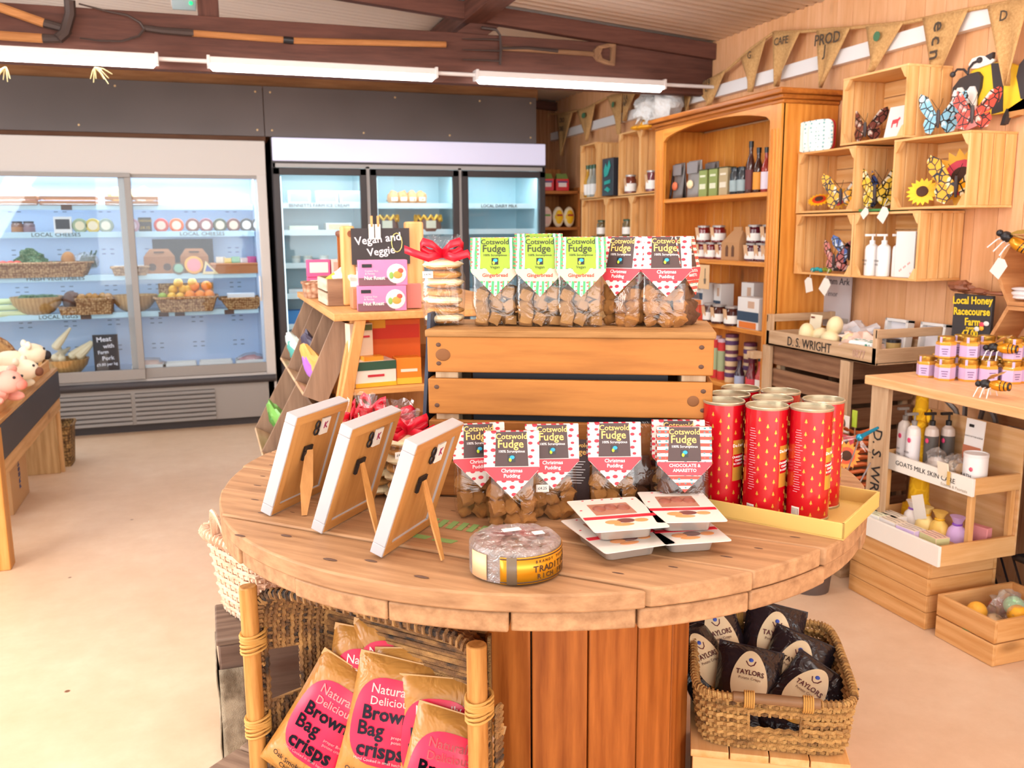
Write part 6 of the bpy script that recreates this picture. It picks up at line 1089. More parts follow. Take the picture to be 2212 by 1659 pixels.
def ring_text(s_, hgt, a0, z, rr, mat, step, name, par):
    for i, ch in enumerate(s_):
        if ch == ' ': continue
        a = RAD(a0+i*step); b.text(ch, hgt, T(rr*cos(a), rr*sin(a), z) @ RZ(math.degrees(a)+90) @ FY, bold=.02)
b = B(plain('#3a2010', .5)); ring_text('TRADITIONAL', .016, -84, .026, r*1.04, 0, 7.4, '', 0); ring_text('RICH FRUIT', .012, -80, .0125, r*1.04, 0, 6.4, '', 0); ring_text('BRANDY TOPPED', .007, -83, .0395, r*1.04, 0, 4.6, '', 0); b.obj('band_lettering', bd)
for x_, y_ in ((.0, .02), (.04, -.012)): B(PAPER).cb((x_, y_, .0655), (.034 if x_ == 0 else .02, .016, .0008)).obj('price_sticker', t_)
# ---------------------------------------------------------------- meat packs
CARDW = plain('#dcd4cc', .45)
def meat_pack(label, c, z, rz, w_, l_, rx=0, ry=0, fill='#a8735c'):
    t_ = thing('meat_pack', label, 'food pack', (c[0], c[1], z), rz, 'white carded meat packs'); t_.rotation_euler = (RAD(rx), RAD(ry), RAD(rz)); hw, hl = w_/2-.018, l_/2-.03
    b = B(plain('#c3b6aa', .15, .5)); vs = []; 
    def rr_(x, y, q, n_=4): return [(sx*(x-q)+q*cos(a)*1, sy*(y-q)+q*sin(a)) for sx, sy, a0 in ((1, 1, 0), (-1, 1, 90), (-1, -1, 180), (1, -1, 270)) for a in [RAD(a0+90*i/n_) for i in range(n_+1)]]
    lo = rr_(hw-.006, hl-.006, .012); hi = rr_(hw, hl, .014); n_ = len(lo); b.raw([(x, y, -.028) for x, y in lo] + [(x, y, 0) for x, y in hi], [tuple(reversed(range(n_)))] + [(i, (i+1) % n_, n_+(i+1) % n_, n_+i) for i in range(n_)]); b.obj('foil_dish', t_)
    b = B(CARDW); b.prism(rr_(w_/2, l_/2, .006, 2), 0, .0012); p_ = b.obj('card_lid', t_)
    b = B(plain(fill, .4)); b.cb((0, .028, .0016), (w_*.56, l_*.34, .0008)); b.obj('window_backing', p_); b = B(plain('#8e5040', .35))
    for k in range(3): b.sph((-.025+.025*k, .03+.006*(k % 2), .002), (.013, .017, .005), nu=12, nv=6)
    b.obj('meat_slices', p_); b = B(RIBBON); b.cb((0, -.022, .0018), (w_*.97, .014, .0008)); b.obj('red_band', p_); b = B(plain('#d89058', .5), plain('#6a3a34', .5))
    b.sph((-.022, -.05, .0016), (.016, .011, .001)); b.sph((.004, -.045, .0016), (.018, .012, .001), 1); b.sph((.034, -.048, .0016), (.014, .01, .001)); b.sph((-.006, -.066, .0016), (.02, .008, .001)); b.obj('food_picture', p_)
    b = B(RED)
    for k in range(7): b.sph((-w_*.42+w_*.84*((k*5) % 7)/6, .03+.06*((k*3) % 7)/6 if (k*5) % 7 in (0, 6) else .09, .0016), (.003, .002, .0006), nu=8, nv=3)
    b.obj('leaf_print', p_); return t_
meat_pack('meat pack at the bottom of the pile nearest the fruit cake', (.716, 1.487), TZ0+.029, 2, .146, .2)
meat_pack('meat pack on top of the pile nearest the fruit cake', (.722, 1.50), TZ0+.0605, -7, .146, .195)
meat_pack('meat pack at the bottom of the pile nearest the biscuit tray', (.848, 1.470), TZ0+.029, -9, .13, .19)
meat_pack('meat pack on top of the pile nearest the biscuit tray', (.862, 1.50), TZ0+.0605, -16, .135, .2)
# ---------------------------------------------------------------- tray of red biscuit tins
t_ = thing('cardboard_tray', 'shallow yellow cardboard tray holding the red biscuit tins', 'tray', (1.158, 1.582, TZ0), -55); YC = plain('#d2ae60', .6); hx_, hy_ = .172, .134
B(YC).box(-hx_, hx_, -hy_, hy_, 0, .003).obj('base', t_)
for x0, x1, y0, y1 in ((-hx_, hx_, -hy_, -hy_+.005), (-hx_, hx_, hy_-.005, hy_), (-hx_, -hx_+.005, -hy_, hy_), (hx_-.005, hx_, -hy_, hy_)): B(YC).box(x0, x1, y0, y1, .001, .034).obj('side', t_, bevel=.001)
TINR = plain('#b40616', .25, coat=.5); GLT = plain('#e8b84a', .3, .6)
def tin():
    t_ = thing('biscuit_tin', 'x', 'biscuit tin', group='red biscuit tins in the cardboard tray'); r, h = .0435, .236; b = B(TINR); b.lathe([(r, 0), (r, h-.004), (r*.96, h-.004), (r*.96, h-.03)], 32); b.obj('tube_body', t_)
    B(TIN).lathe([(r*1.01, h-.006), (r*1.03, h-.002), (r*1.0, h), (r*.95, h-.001), (r*.93, h-.018), (r*.8, h-.020), (r*.78, h-.017), (.001, h-.018)], 32).obj('metal_lid', t_); B(TIN).lathe([(r*1.02, 0), (r*1.02, .004), (r, .005)], 32).obj('bottom_rim', t_)
    b = B(GLT); k = 0
    def onc(a, z, M_): return T(r*1.003*cos(RAD(a)), r*1.003*sin(RAD(a)), z) @ RZ(a+90) @ FY @ M_
    for i, a in enumerate(range(-250, -20, 22)):
        for j in range(8):
            z = .014+.0262*j+(.0131 if i % 2 else 0)
            if -75 < a < -40 and .06 < z < .16 or -190 < a < -140: continue
            b.prism([(-.0008, -.005), (.0008, -.005), (.0008, -.003), (.0038, -.003), (.0018, 0), (.0028, 0), (.001, .003), (.0018, .003), (0, .0065), (-.0018, .003), (-.001, .003), (-.0028, 0), (-.0018, 0), (-.0038, -.003), (-.0008, -.003)], 0, .0004, M=onc(a, z, S(.85)))
    b.obj('gold_trees', t_)['kind'] = 'stuff'
    def carc(a0, a1, z0, z1, m, nm, q=1.004): b = B(m); b.grid(lambda u, v: (r*q*cos(RAD(a0+(a1-a0)*u)), r*q*sin(RAD(a0+(a1-a0)*u)), z0+(z1-z0)*v), 8, 1); return b.obj(nm, t_)
    pl = carc(-80, -35, .066, .155, GLT, 'gold_panel'); carc(-78, -37, .096, .124, TINR, 'red_panel', 1.007); b = B(CHK)
    for L, z_, s_ in (('CRANBERRY', .118, .0062), ('CRUNCH', .1105, .0062), ('BISCUITS', .103, .0058), ('Deluxe', .143, .009)):
        for i, ch in enumerate(L):
            a = RAD(-57+(i-len(L)/2+.5)*s_*900); b.text(ch, s_, T(r*1.012*cos(a), r*1.012*sin(a), z_) @ RZ(math.degrees(a)+90) @ FY, bold=.02, extr=.02)
    b.obj('tin_lettering', pl); b = B(plain('#e8a0a8', .5))
    for k in range(26): a0 = -170+3*(k % 2); w_ = 14+9*((k*7) % 5)/5; z = .06+.0052*k; b.grid(lambda u, v: (r*1.004*cos(RAD(a0+w_*u)), r*1.004*sin(RAD(a0+w_*u)), z+.0012*v), 3, 1)
    b.obj('small_print', t_)['kind'] = 'stuff'; bc_ = carc(-172, -148, .006, .028, PAPER, 'barcode_label'); b = B(INK)
    for k in range(9): a0 = -170.5+2.4*k; b.grid(lambda u, v: (r*1.0055*cos(RAD(a0+1.0*u)), r*1.0055*sin(RAD(a0+1.0*u)), .009+.016*v), 1, 1)
    b.obj('barcode_lines', bc_); return t_
tn = tin()
for k, (x, y, rz, l) in enumerate(((1.0415, 1.637, -12, 'front-row biscuit tin nearest the fudge bags'), (1.097, 1.560, -3, 'front-row biscuit tin in the middle of the tray'), (1.172, 1.512, 0, 'front-row biscuit tin nearest the tray corner'), (1.249, 1.573, 22, 'second-row biscuit tin standing alone beside empty tray space'), (1.156, 1.626, -9, 'second-row biscuit tin behind the middle front one'), (1.098, 1.702, 14, 'second-row biscuit tin behind the first front one'), (1.222, 1.689, 30, 'third-row biscuit tin nearest the empty tray space'), (1.163, 1.760, 5, 'third-row biscuit tin at the back tray corner'))):
    o = tn if k == 0 else dup(tn); o['label'] = l; place(o, (x, y, TZ0+.0035), rz)
# ================================================================ goats milk stand on its plinth
PLK = wood('#e9b87e', '#cf9350', .5, .5)
pl_ = thing('plank_crate', 'closed pine plank crate on the floor under the skincare stand', 'crate', (2.57, 2.615, 0)); 
for i in range(4):
    z = i*.065; B(PLK).box(-.16, -.146, -.205, .205, z+.001, z+.064, g=1).obj('side_plank', pl_, bevel=.0015); B(PLK).box(.146, .16, -.205, .205, z+.001, z+.064, g=1).obj('side_plank', pl_)
    B(PLK).box(-.1455, .1455, -.205, -.191, z+.001, z+.064, g=0).obj('end_plank', pl_, bevel=.0015); B(PLK).box(-.1455, .1455, .191, .205, z+.001, z+.064, g=0).obj('end_plank', pl_)
B(PLK).box(-.14, .14, -.19, .19, .24, .258, g=1).obj('top_board', pl_)
st = thing('skincare_stand', 'two-tier pine stand of goats milk skincare with white front strips', 'display stand', (2.575, 2.59, .262)); CW = plain('#f6f2ea', .5); X0, X1_, Y0, Y1_ = -.178, .175, -.232, .232
b = B(PINE); b.box(X0+.012, X1_, Y0+.012, Y1_-.012, 0, .01); b.obj('lower_shelf', st); B(CW).box(X0, X0+.012, Y0, Y1_, 0, .075, g=1).obj('lower_front_strip', st, bevel=.001)
for y0 in (Y0, Y1_-.012): B(PINE).box(X0+.012, X1_, y0, y0+.012, 0, .075, g=0).obj('lower_side_strip', st, bevel=.001)
b = B(PINE); b.box(-.035, X1_, Y0+.005, Y1_-.005, .25, .262); b.obj('upper_shelf', st); uf = B(CW).box(-.047, -.035, Y0, Y1_, .245, .31, g=1).obj('upper_front_strip', st, bevel=.001)
for y0 in (Y0, Y1_-.012): B(PINE).box(-.035, X1_, y0, y0+.012, .25, .31, g=0).obj('upper_side_strip', st, bevel=.001)
for y0 in (Y0+.013, Y1_-.033): B(PINE).box(-.033, -.013, y0, y0+.02, .011, .249, g=2).obj('upright', st, bevel=.001); B(PINE).box(X1_-.022, X1_-.002, y0, y0+.02, .011, .249, g=2).obj('upright', st, bevel=.001)
B(wood('#efc998', '#dcab70', .1, .5)).box(X1_, X1_+.008, Y0, Y1_, 0, .47, g=1).obj('back_board', st, bevel=.001)
B(INK).text('GOATS MILK SKIN CARE', .026, T(-.048, -.005, .28) @ FX, wide=1.05).obj('title_lettering', uf); B(plain('#b8ae9c', .6)).text('Eczema & Psoriasis', .016, T(-.048, -.15, .258) @ FX).obj('small_lettering', uf)
UX, UZ, LZ = 2.60, .262+.2625, .262+.0105
MILK = plain('#f2ece8', .3); GREYC = plain('#8e8884', .4); CLR = plain('#d8c8be', .2)
GP = 'goats milk bottles on the stand'
for k, (y_, x_, h_, cap, body, lab, l) in enumerate(((2.775, 2.60, .23, GREYC, MILK, plain('#f4eef0', .5), 'white body lotion bottle with grey spray cap at stand end'), (2.715, 2.59, .22, GREYC, MILK, plain('#f4eef0', .5), 'white body lotion bottle with grey cap, second from stand end'), (2.675, 2.64, .225, BLACK, CLR, plain('#5a5450', .5), 'clear bottle with black pump and dark label in front'), (2.655, 2.70, .225, BLACK, CLR, plain('#5a5450', .5), 'clear bottle with black pump nearest the stand back board'), (2.74, 2.68, .22, BLACK, CLR, plain('#6a625c', .5), 'black pump bottle half hidden behind the lotion bottles'))):
    t_ = pump(l, (x_, y_, UZ), .026, h_, body, cap, lab, GP, -10, name='lotion_bottle', txt=['', 'BODY', 'LOTION'] if k < 2 else None); B(plain('#e8487a', .5)).sph((-.026, -.01, h_*.5), (.003, .01, .01)).obj('flower_print', t_)
t_ = thing('bath_soak_tub', 'tall white bath soak tub on the upper stand shelf', 'tub', (2.605, 2.425, UZ)); B(plain('#f4f2f2', .4)).lathe([(.041, 0), (.0415, .11), (.041, .112)], 26).obj('tub_body', t_); B(plain('#eceaea', .35)).lathe([(.0425, .11), (.0425, .122), (.038, .123), (.036, .119), (.001, .119)], 26).obj('lid', t_)
b = B(INK)
for L, z_, s_ in (('BATH', .042, .019), ('SOAK', .024, .019)): b.text(L, s_, T(-.0425, 0, z_) @ FX)
b.obj('lettering', t_); B(plain('#e8607a', .5)).sph((-.038, -.016, .068), (.004, .008, .008)).obj('flower_print', t_)
t_ = card('flyer_card', 'upright goats of the gorge flyer standing behind the bath tub', 'flyer', (2.66, 2.50, UZ+.035), .085, .19, '#f4f2f0', lean=4); B(plain('#c87a5a', .5)).cb((-.001, 0, .055), (.004, .078, .07)).obj('goat_picture', t_); B(INK).text('GOATS OF THE GORGE', .008, T(.004, 0, .125) @ FX).obj('lettering', t_); B(INK).cb((.008, .015, .165), (.004, .02, .01)).obj('goat_logo', t_)
t_ = card('price_card', 'cream folded price card leaning over the upper front strip', 'card', (2.535, 2.49, .52), .05, .085, '#f4ecd8', lean=-12)
b = B(plain('#d8b060', .5)); t_ = tag(b.cb((0, 0, 0), (.004, .012, .05)).obj('wooden_peg'), 'little pale wooden peg on the upper front strip', 'peg'); t_.location = (2.522, 2.462, .55)
for k, (x_, y_, w_, c_) in enumerate(((2.62, 2.615, .06, '#eadbd0'), (2.65, 2.555, .05, '#e8cfae'), (2.63, 2.50, .045, '#d8a868'))):
    t_ = thing('soap_bag', ['clear bag of pinkish soap behind the stand lettering', 'clear soap bag with white ticket on the upper shelf', 'clear bag of golden soap beside the bath tub'][k], 'bag', (x_, y_, UZ), group='clear soap bags on the upper shelf'); B(plain(c_, .4)).sph((0, 0, .03), (.03, w_*.7, .03), lump=.3, seed=k).obj('soap', t_); B(HAZYFILM).sph((0, 0, .04), (.036, w_*.8, .045), lump=.5, seed=k+5, nu=20, nv=12).obj('clear_bag', t_)
for k, (x_, y_, z_, rz, c_, s_, l) in enumerate(((2.45, 2.74, 0, 4, '#e4e4c4', '#f6f2ec', 'pale green patterned soap box nearest the table leg'), (2.455, 2.645, 0, -3, '#ead8c0', '#f6f0ee', 'cream patterned soap box next in the row'), (2.45, 2.55, 0, 3, '#ead9c8', '#dcc4ec', 'soap box with lilac end next in the row'), (2.47, 2.455, 0, -6, '#efc8b4', '#d8d49a', 'pink and green soap box before the post'), (2.50, 2.70, 0, 0, '#e8dcc8', '#f0eae8', 'cream soap box behind the pale green one'))):
    t_ = thing('soap_box', l, 'box', (x_, y_, LZ+z_+.042), rz, 'patterned soap boxes on the lower shelf'); b = B(plain(c_, .55), plain(s_, .5)); b.cb((0, 0, .015), (.058, .09, .03)); b.cb((0, -.0455, .015), (.056, .001, .028), 1); b.cb((-.0295, 0, .015), (.001, .088, .028), 1); b.obj('carton', t_, bevel=.001); b = B(INK)
    for i in range(3): b.tube([(-.02+.02*i, -.04+.02*j, .0302+.0) if 0 else (-.02+.018*i+.004*sin(j*1.5), -.038+.02*j, .0304) for j in range(5)], .0006, 4)
    b.obj('line_pattern', t_)
tag(B(KRAFT).box(2.415, 2.535, 2.405, 2.80, LZ, LZ+.0415).obj('cardboard_riser', bevel=.002), 'low cardboard riser lifting the patterned soap boxes', 'riser')
for k, (x_, y_, c_, l) in enumerate(((2.565, 2.60, '#f2d890', 'gold organza bag with cream card standing on the lower shelf'), (2.57, 2.535, '#eac060', 'gold organza bag tied with ribbon before the cream card'), (2.585, 2.465, '#d8b4e8', 'lilac organza bag beside the stand post'), (2.575, 2.675, '#f4ece8', 'white organza bag behind the soap boxes'))):
    t_ = thing('organza_bag', l, 'gift bag', (x_, y_, LZ), group='organza gift bags on the lower shelf'); t_.scale = (1.2, 1.2, 1.35); B(plain(c_, .4)).lathe([(.028, 0), (.036, .025), (.028, .055), (.012, .07), (.02, .085), (.026, .092)], 14, sx=.8).obj('bag_body', t_); B(plain('#e8b020' if k < 2 else '#8a4ac0', .4)).tube([(.013*cos(a), .013*sin(a), .07) for a in [2*pi*i/10 for i in range(10)]], .003, 5, closed=True).obj('ribbon', t_)
    if k == 0: b = B(PAPER); b.M = T(-.02, .01, .09) @ RZ(0) @ FX @ RZ(20); b.cb((0, 0, 0), (.05, .07, .001)); b.obj('card', t_)
t_ = simple_box('pink_box', 'pink soap box standing at the back beneath the upper shelf', 'box', (2.66, 2.44, LZ), (.03, .09, .09), '#dc8e90', rz=10)
# small crate of bath bombs
sc_ = thing('pine_box', 'small two-board pine box of bath bombs on the floor', 'box', (2.585, 2.235, 0)); hx_, hy_ = .175, .125
for z0 in (0, .082):
    for s in (-1, 1): B(PLK).box(s*hx_-(0 if s < 0 else .012), s*hx_+(.012 if s < 0 else 0), -hy_, hy_, z0+.001, z0+.078, g=1).obj('side_board', sc_, bevel=.0015); B(PLK).box(-hx_+.0125, hx_-.0125, s*hy_-(0 if s < 0 else .012), s*hy_+(.012 if s < 0 else 0), z0+.001, z0+.078, g=0).obj('end_board', sc_, bevel=.0015)
B(PLK).box(-hx_+.013, hx_-.013, -hy_+.013, hy_-.013, .001, .01).obj('base_board', sc_)
for k, (x_, y_, z_, c_, l) in enumerate(((2.50, 2.27, .085, '#f6b23c', 'orange bath bomb nearest the plank crate'), (2.47, 2.19, .06, '#c8dc78', 'lime green bath bomb at the box side'), (2.60, 2.21, .115, '#a8dca8', 'mint green bath bomb in the net bag'), (2.58, 2.175, .10, '#f8b028', 'bright orange bath bomb on the heap'), (2.62, 2.29, .07, '#b06048', 'brown bath bomb in the far box corner'), (2.445, 2.235, .035, '#8aa060', 'dark green bath bomb seen through the board gap'), (2.55, 2.24, .045, '#e8c8a0', 'cream bath bomb low in the box'))): ball('bath_bomb', l, 'bath bomb', (x_, y_, z_), .034, c_, 'bath bombs in the pine box', rough=.6)
o = tag(B(HAZYFILM).sph((0, 0, 0), (.06, .06, .05), lump=.6, seed=4, nu=20, nv=12).obj('net_bag'), 'fine white net bag over the bath bombs', 'net bag'); o.location = (2.59, 2.22, .14)
o = tag(B(plain('#2a4a9a', .5), plain('#d83048', .5), WHITE).cb((0, 0, 0), (.004, .07, .09)).cb((-.0005, .02, .036), (.005, .03, .018), 1).text('BOMB', .02, T(-.003, 0, 0) @ FX @ RZ(60), 2).obj('header_card'), 'blue and red header card sticking out of the bath bomb box', 'card'); place(o, (2.66, 2.17, .15), rx=25)
# ================================================================ woven baskets under the drum table
def wmat(name, cols):
    t = NT(name); v = t.node('ShaderNodeAttribute', attribute_name='bc').outputs['Vector']; n_ = t.noise(v, 9, 3, .7); t.col(t.ramp(n_, cols)); t.b.inputs['Roughness'].default_value = .75; m_ = t.coords((1, 1, 1), 'obj', False); t.bump(t.noise(m_, 320, 2, .6), 1, .003); return t.m
SEA = wmat('seagrass_strand', [(.3, '#5a3c22'), (.45, '#a57a44'), (.65, '#c89c5c')]); SEA2 = wmat('banded_seagrass', [(.34, '#2c2622'), (.47, '#7a5430'), (.68, '#b88a50')]); WIL = wmat('willow_strand', [(.3, '#d8a684'), (.6, '#f2cfb4')]); ROPE = plain('#c9964c', .7)
def rrect(u, w_, d_, q=.1):
    per = [(-1, -1), (1, -1), (1, 1), (-1, 1)]; a = (u % 1)*4; i = int(a) % 4; f = a-int(a); p, c = per[i], per[(i+1) % 4]; x, y = p[0]*(1-f)+c[0]*f, p[1]*(1-f)+c[1]*f; k = 1-q*(abs(x*y))**5; return x*w_/2*k, y*d_/2*k
def woven(mat, w_, d_, h_, base=.85, ns=64, nr=12, rs=.0035, rr=.0042, amp=.0035, hole=None, M=ID, floor=True, rim=.012, rimat=None, fill=1):
    "a real over-and-under weave: rings pass alternately inside and outside the stakes"
    b = B(mat); b.M = M; sc = lambda v: base+(1-base)*v
    for j in range(nr):
        v = (j+.5)/nr; N_ = ns*2; seg = []
        def flush():
            if len(seg) > 2: b.tube(list(seg), rr*fill, 5, closed=len(seg) == N_)
            seg.clear()
        for i in range(N_):
            u = i/N_; o = 1+ (amp if (i//1+j) % 2 else -amp)*(1 if i % 2 == 0 else 0)*2/w_; x, y = rrect(u, w_*sc(v), d_*sc(v))
            if hole and hole(u, v): flush(); continue
            seg.append((x*o, y*o, h_*v+.0012*sin(i*1.3+j)))
        flush()
    for i in range(ns):
        u = (i+.0)/ns; seg = []
        for j in range(0, nr+1):
            v = j/nr; x, y = rrect(u, w_*sc(v), d_*sc(v))
            if hole and hole(u, v):
                if len(seg) > 1: b.tube(list(seg), rs, 4)
                seg = []; continue
            seg.append((x, y, h_*v))
        if len(seg) > 1: b.tube(seg, rs, 4)
    if floor: b.box(-w_*base/2*.94, w_*base/2*.94, -d_*base/2*.94, d_*base/2*.94, .002, .008)
    return b
def coil_rim(mat, w_, d_, h_, r, M=ID, n_=110):
    b = B(mat); b.M = M; b.tube([(*rrect(i/60, w_, d_), h_) for i in range(60)], r*.85, 7, closed=True)
    for i in range(n_):
        u = i/n_; x, y = rrect(u, w_, d_); x2, y2 = rrect(u+.012, w_, d_); t_ = Vector((x2-x, y2-y, 0)).normalized(); nn = Vector((-t_.y, t_.x, 0)); c = Vector((x, y, h_))
        b.tube([c+(nn*cos(a)+Vector((0, 0, 1))*sin(a))*r+t_*(.006*a/6.28) for a in [2*pi*k/6 for k in range(7)]], r*.32, 4)
    return b
# tilted bamboo-poled basket lying on its side
BO = (.064, 2.045, .187); BRZ = -48.0336; bb = thing('bamboo_basket', 'big dark seagrass basket with bamboo poles lying on its side full of crisps', 'basket', BO, BRZ)
Wb, Hb, Db = .615, .46, .15; MB_ = T(Wb/2, Db, Hb/2) @ RX(90)
hole = lambda u, v: v > .45 and v < .86 and ((.84 < u < .91) or (.34 < u < .41))
b = woven(SEA2, Wb, Hb, Db, base=.74, ns=92, nr=16, rs=.0045, rr=.0062, amp=.0045, hole=hole, M=MB_, floor=False); b.obj('woven_body', bb)
b = B(SEA2); b.M = MB_; 
for i in range(46): y = -Hb*.37+Hb*.74*i/45; b.tube([(-Wb*.37, y, .002), (0, y, -.002 if i % 2 else .003), (Wb*.37, y, .002)], .0055, 5)
b.obj('woven_base', bb); coil_rim(SEA2, Wb, Hb, Db, .0125, MB_, 130).obj('coiled_rim', bb); BAM = wood('#d8a05a', '#a86c2c', .1, .4, sc=1.6)
for k, x_ in enumerate((0, Wb)):
    z0 = 0 if k == 0 else .0; p_ = B(BAM).cyl((x_, -.022, .002), (x_, -.022, Hb+.005), .0205, 14).obj('bamboo_pole', bb, bevel=.003)
    for zc in (.1, Hb-.15):
        b = B(ROPE)
        for j in range(7): b.tube([(x_+.024*cos(a)*(1.1 if sin(a) > 0 else 1), -.016+.031*sin(a), zc+.0068*j+.004*sin(a+j)) for a in [2*pi*i/14 for i in range(14)]], .0036, 5, closed=True)
        b.obj('rope_wrap', p_)
b = B(SEA2)
for j in range(16): b.tube([(Wb+.012, .04+.013*cos(a), .09+.014*j+.006*sin(a)) for a in [2*pi*i/8 for i in range(8)]], .005, 5, closed=True)
b.obj('handle_edge_wrap', bb)
FUZ = NT('woven_side'); v = FUZ.coords((1, 1, 1), 'obj', False); FUZ.col(FUZ.ramp(FUZ.noise(v, 140, 3, .8), [(.3, '#7a552c'), (.7, '#c2924f')])); FUZ.b.inputs['Roughness'].default_value = .9; FUZ.bump(FUZ.noise(v, 200, 3, .8), 1, .01); FUZ = FUZ.m
b = B(FUZ); b.raw([(Wb+.003, .02, .0), (Wb+.003, .02, Hb), (Wb*.87+.009, Db, Hb*.87), (Wb*.87+.009, Db, Hb*.13)], [(0, 1, 2, 3)]); b.obj('woven_side', bb, solid=.006)
# crisp bags
BAGB = NT('brown_crisp_foil'); v = BAGB.coords((1, 1, 1), 'obj'); BAGB.col('#b9813f'); BAGB.b.inputs['Roughness'].default_value = .3; BAGB.bump(BAGB.noise(v, 14, 3, .5, .8), .6, .02); BAGB = BAGB.m
BAGK = NT('black_crisp_foil'); v = BAGK.coords((1, 1, 1), 'obj'); BAGK.col('#201a20'); BAGK.b.inputs['Roughness'].default_value = .22; BAGK.bump(BAGK.noise(v, 16, 3, .5, .8), .8, .02); BAGK = BAGK.m
PINK = plain('#e01848', .3); PINKT = plain('#f8e8e4', .5); NAVY = plain('#1d1a30', .4)
def crisp(kind, seed=0):
    W_, H_ = (.2, .3) if kind == 'brown' else (.17, .25); t_ = thing('crisp_bag', 'x', 'crisp bag', group='brown paper-look crisp bags in the bamboo basket' if kind == 'brown' else 'black crisp bags in the seagrass basket')
    def hz(x, y):
        a = max(0, 1-abs(2*x/W_)**2.6); c = max(0, 1-abs(2*y/H_)**3.5); return .036*a**.6*c**.6 + .004*noise.noise(Vector((x*18, y*18, seed)))*(a*c > .02)
    b = B(BAGB if kind == 'brown' else BAGK)
    for s in (-1, 1): b.grid(lambda u, v: ((u-.5)*W_*(1-.05*sin(pi*v)), -s*hz((u-.5)*W_, (v-.5)*H_), (v-.5)*H_+H_/2) if s > 0 else ((.5-u)*W_*(1-.05*sin(pi*v)), hz((.5-u)*W_, (v-.5)*H_), (v-.5)*H_+H_/2), 18, 26)
    b.obj('bag_body', t_, angle=60)
    b = B(plain('#cda068' if kind == 'brown' else '#2a242a', .35)); b.box(-W_/2, W_/2, -.0022, .0022, H_-.016, H_+.001); b.obj('top_seal', t_)
    def on(vs, e): return [(x, -hz(x, y)-e, y+H_/2) for x, y in vs]
    def lay(poly_r, cx_, cy_, m, nm, e=.002, par=None):
        b = B(m); b.grid(lambda u, v: (lambda a, q: on([(cx_+poly_r(a)[0]*q, cy_+poly_r(a)[1]*q)], e)[0])(2*pi*u, v), 36, 8); return b.obj(nm, par or t_, angle=60)
    def wtext(L, s_, cx_, cy_, rot=0, bold=.02, wide=1, e=.0042):
        vs, fs = text_mesh(L, bold, .001, 2); ca, sa = cos(RAD(rot)), sin(RAD(rot)); P_ = [((v.x*wide*ca-v.y*sa)*s_+cx_, (v.x*wide*sa+v.y*ca)*s_+cy_) for v in vs]; b.raw(on(P_, e), fs)
    if kind == 'brown':
        lb = lay(lambda a: (.083*math.copysign(abs(cos(a))**.7, cos(a)), .098*math.copysign(abs(sin(a))**.75, sin(a))), 0, .012, PINK, 'pink_label')
        b = B(PINKT); wtext('Naturally', .028, 0, .085, 4, .01, 1); wtext('Delicious', .026, .0, .06, 6, .01, 1); b.obj('white_lettering', lb); b = B(PINKT); wtext('proper British', .010, .045, -.012, 2, 0); wtext('potato crisps', .010, .045, -.023, 2, 0); b.obj('small_lettering', lb); b = B(PINKT); wtext('Hand Cooked in small batches', .0095, 0, -.073, 2, 0); b.obj('slogan_lettering', lb)
        b = B(NAVY); wtext('Brown', .042, -.004, .03, 4, .03, 1); wtext('Bag', .044, -.034, -.008, 4, .02); wtext('crisps', .047, -.002, -.05, 3, .03, 1.02); b.obj('dark_lettering', lb)
        b = B(plain('#4a4048', .5)); wtext('Oak Smoked', .017, -.03, -.105, 2, .01); wtext('Chilli', .017, -.03, -.122, 2, .01); b.tube(on([(.06+.016*cos(a), -.11+.016*sin(a)) for a in [2*pi*i/14 for i in range(14)]], .001), .0008, 4, closed=True); b.obj('flavour_lettering', t_)
    else:
        CRM = plain('#d8c4a0', .4); lb = lay(lambda a: (.042*cos(a)*(1.08-.25*sin(a)), .078*sin(a)), .0, .02, CRM, 'cream_label'); b = B(plain('#5a1c28', .5)); wtext('TAYLORS', .0195, 0, .03, 0, .02, .85); wtext('Potato Crisps', .010, 0, .014, 0, 0); b.obj('brand_lettering', lb)
        b = B(plain('#2a4aa8', .5)); b.sph(on([(0, .068)], .002)[0], (.006, .002, .006)); b.obj('blue_dot', lb); b = B(plain('#5a1c28', .5)); b.tube(on([(-.012, .064), (-.006, .053), (0, .05), (.008, .055), (.012, .066)], .002), .0016, 5); b.obj('smile_mark', lb)
        lay(lambda a: (.036*cos(a), .022*sin(a)), .002, -.052, plain('#d8a040', .4), 'crisp_picture', .002, lb)
    return t_
cb_ = crisp('brown'); GBB = 'brown crisp bags in the bamboo basket'
def inb(o, u, n_, z, rz, rx, ry, lab):
    c_, s_ = cos(RAD(BRZ)), sin(RAD(BRZ)); o.rotation_mode = 'XYZ'; M_ = T(BO[0]+u*c_-n_*s_, BO[1]+u*s_+n_*c_, BO[2]+z) @ RZ(BRZ+rz) @ RX(rx) @ RY(ry); o.location = M_.to_translation(); o.rotation_euler = M_.to_euler(); o['label'] = lab; o['group'] = GBB
for k, (u, n_, z, rz, rx, ry, l) in enumerate(((.10, -.012, .0, 22, -14, 30, 'front crisp bag leaning sideways near the first bamboo pole'), (.30, .035, .012, 26, -14, 12, 'crisp bag standing in the middle of the bamboo basket'), (.475, -.02, -.05, 24, -20, 14, 'crisp bag pushed low against the second bamboo pole'), (.20, .085, .04, 26, -12, 10, 'crisp bag behind the sideways-leaning one'), (.37, .10, .02, 26, -14, 0, 'crisp bag behind the middle one'), (.44, .075, -.02, 22, -12, 2, 'crisp bag behind the low one at the second pole'), (.27, .12, .06, 26, -12, 4, 'crisp bag at the very back of the bamboo basket'))):
    o = cb_ if k == 0 else dup(cb_); inb(o, u, n_, z, rz, rx, ry, l)
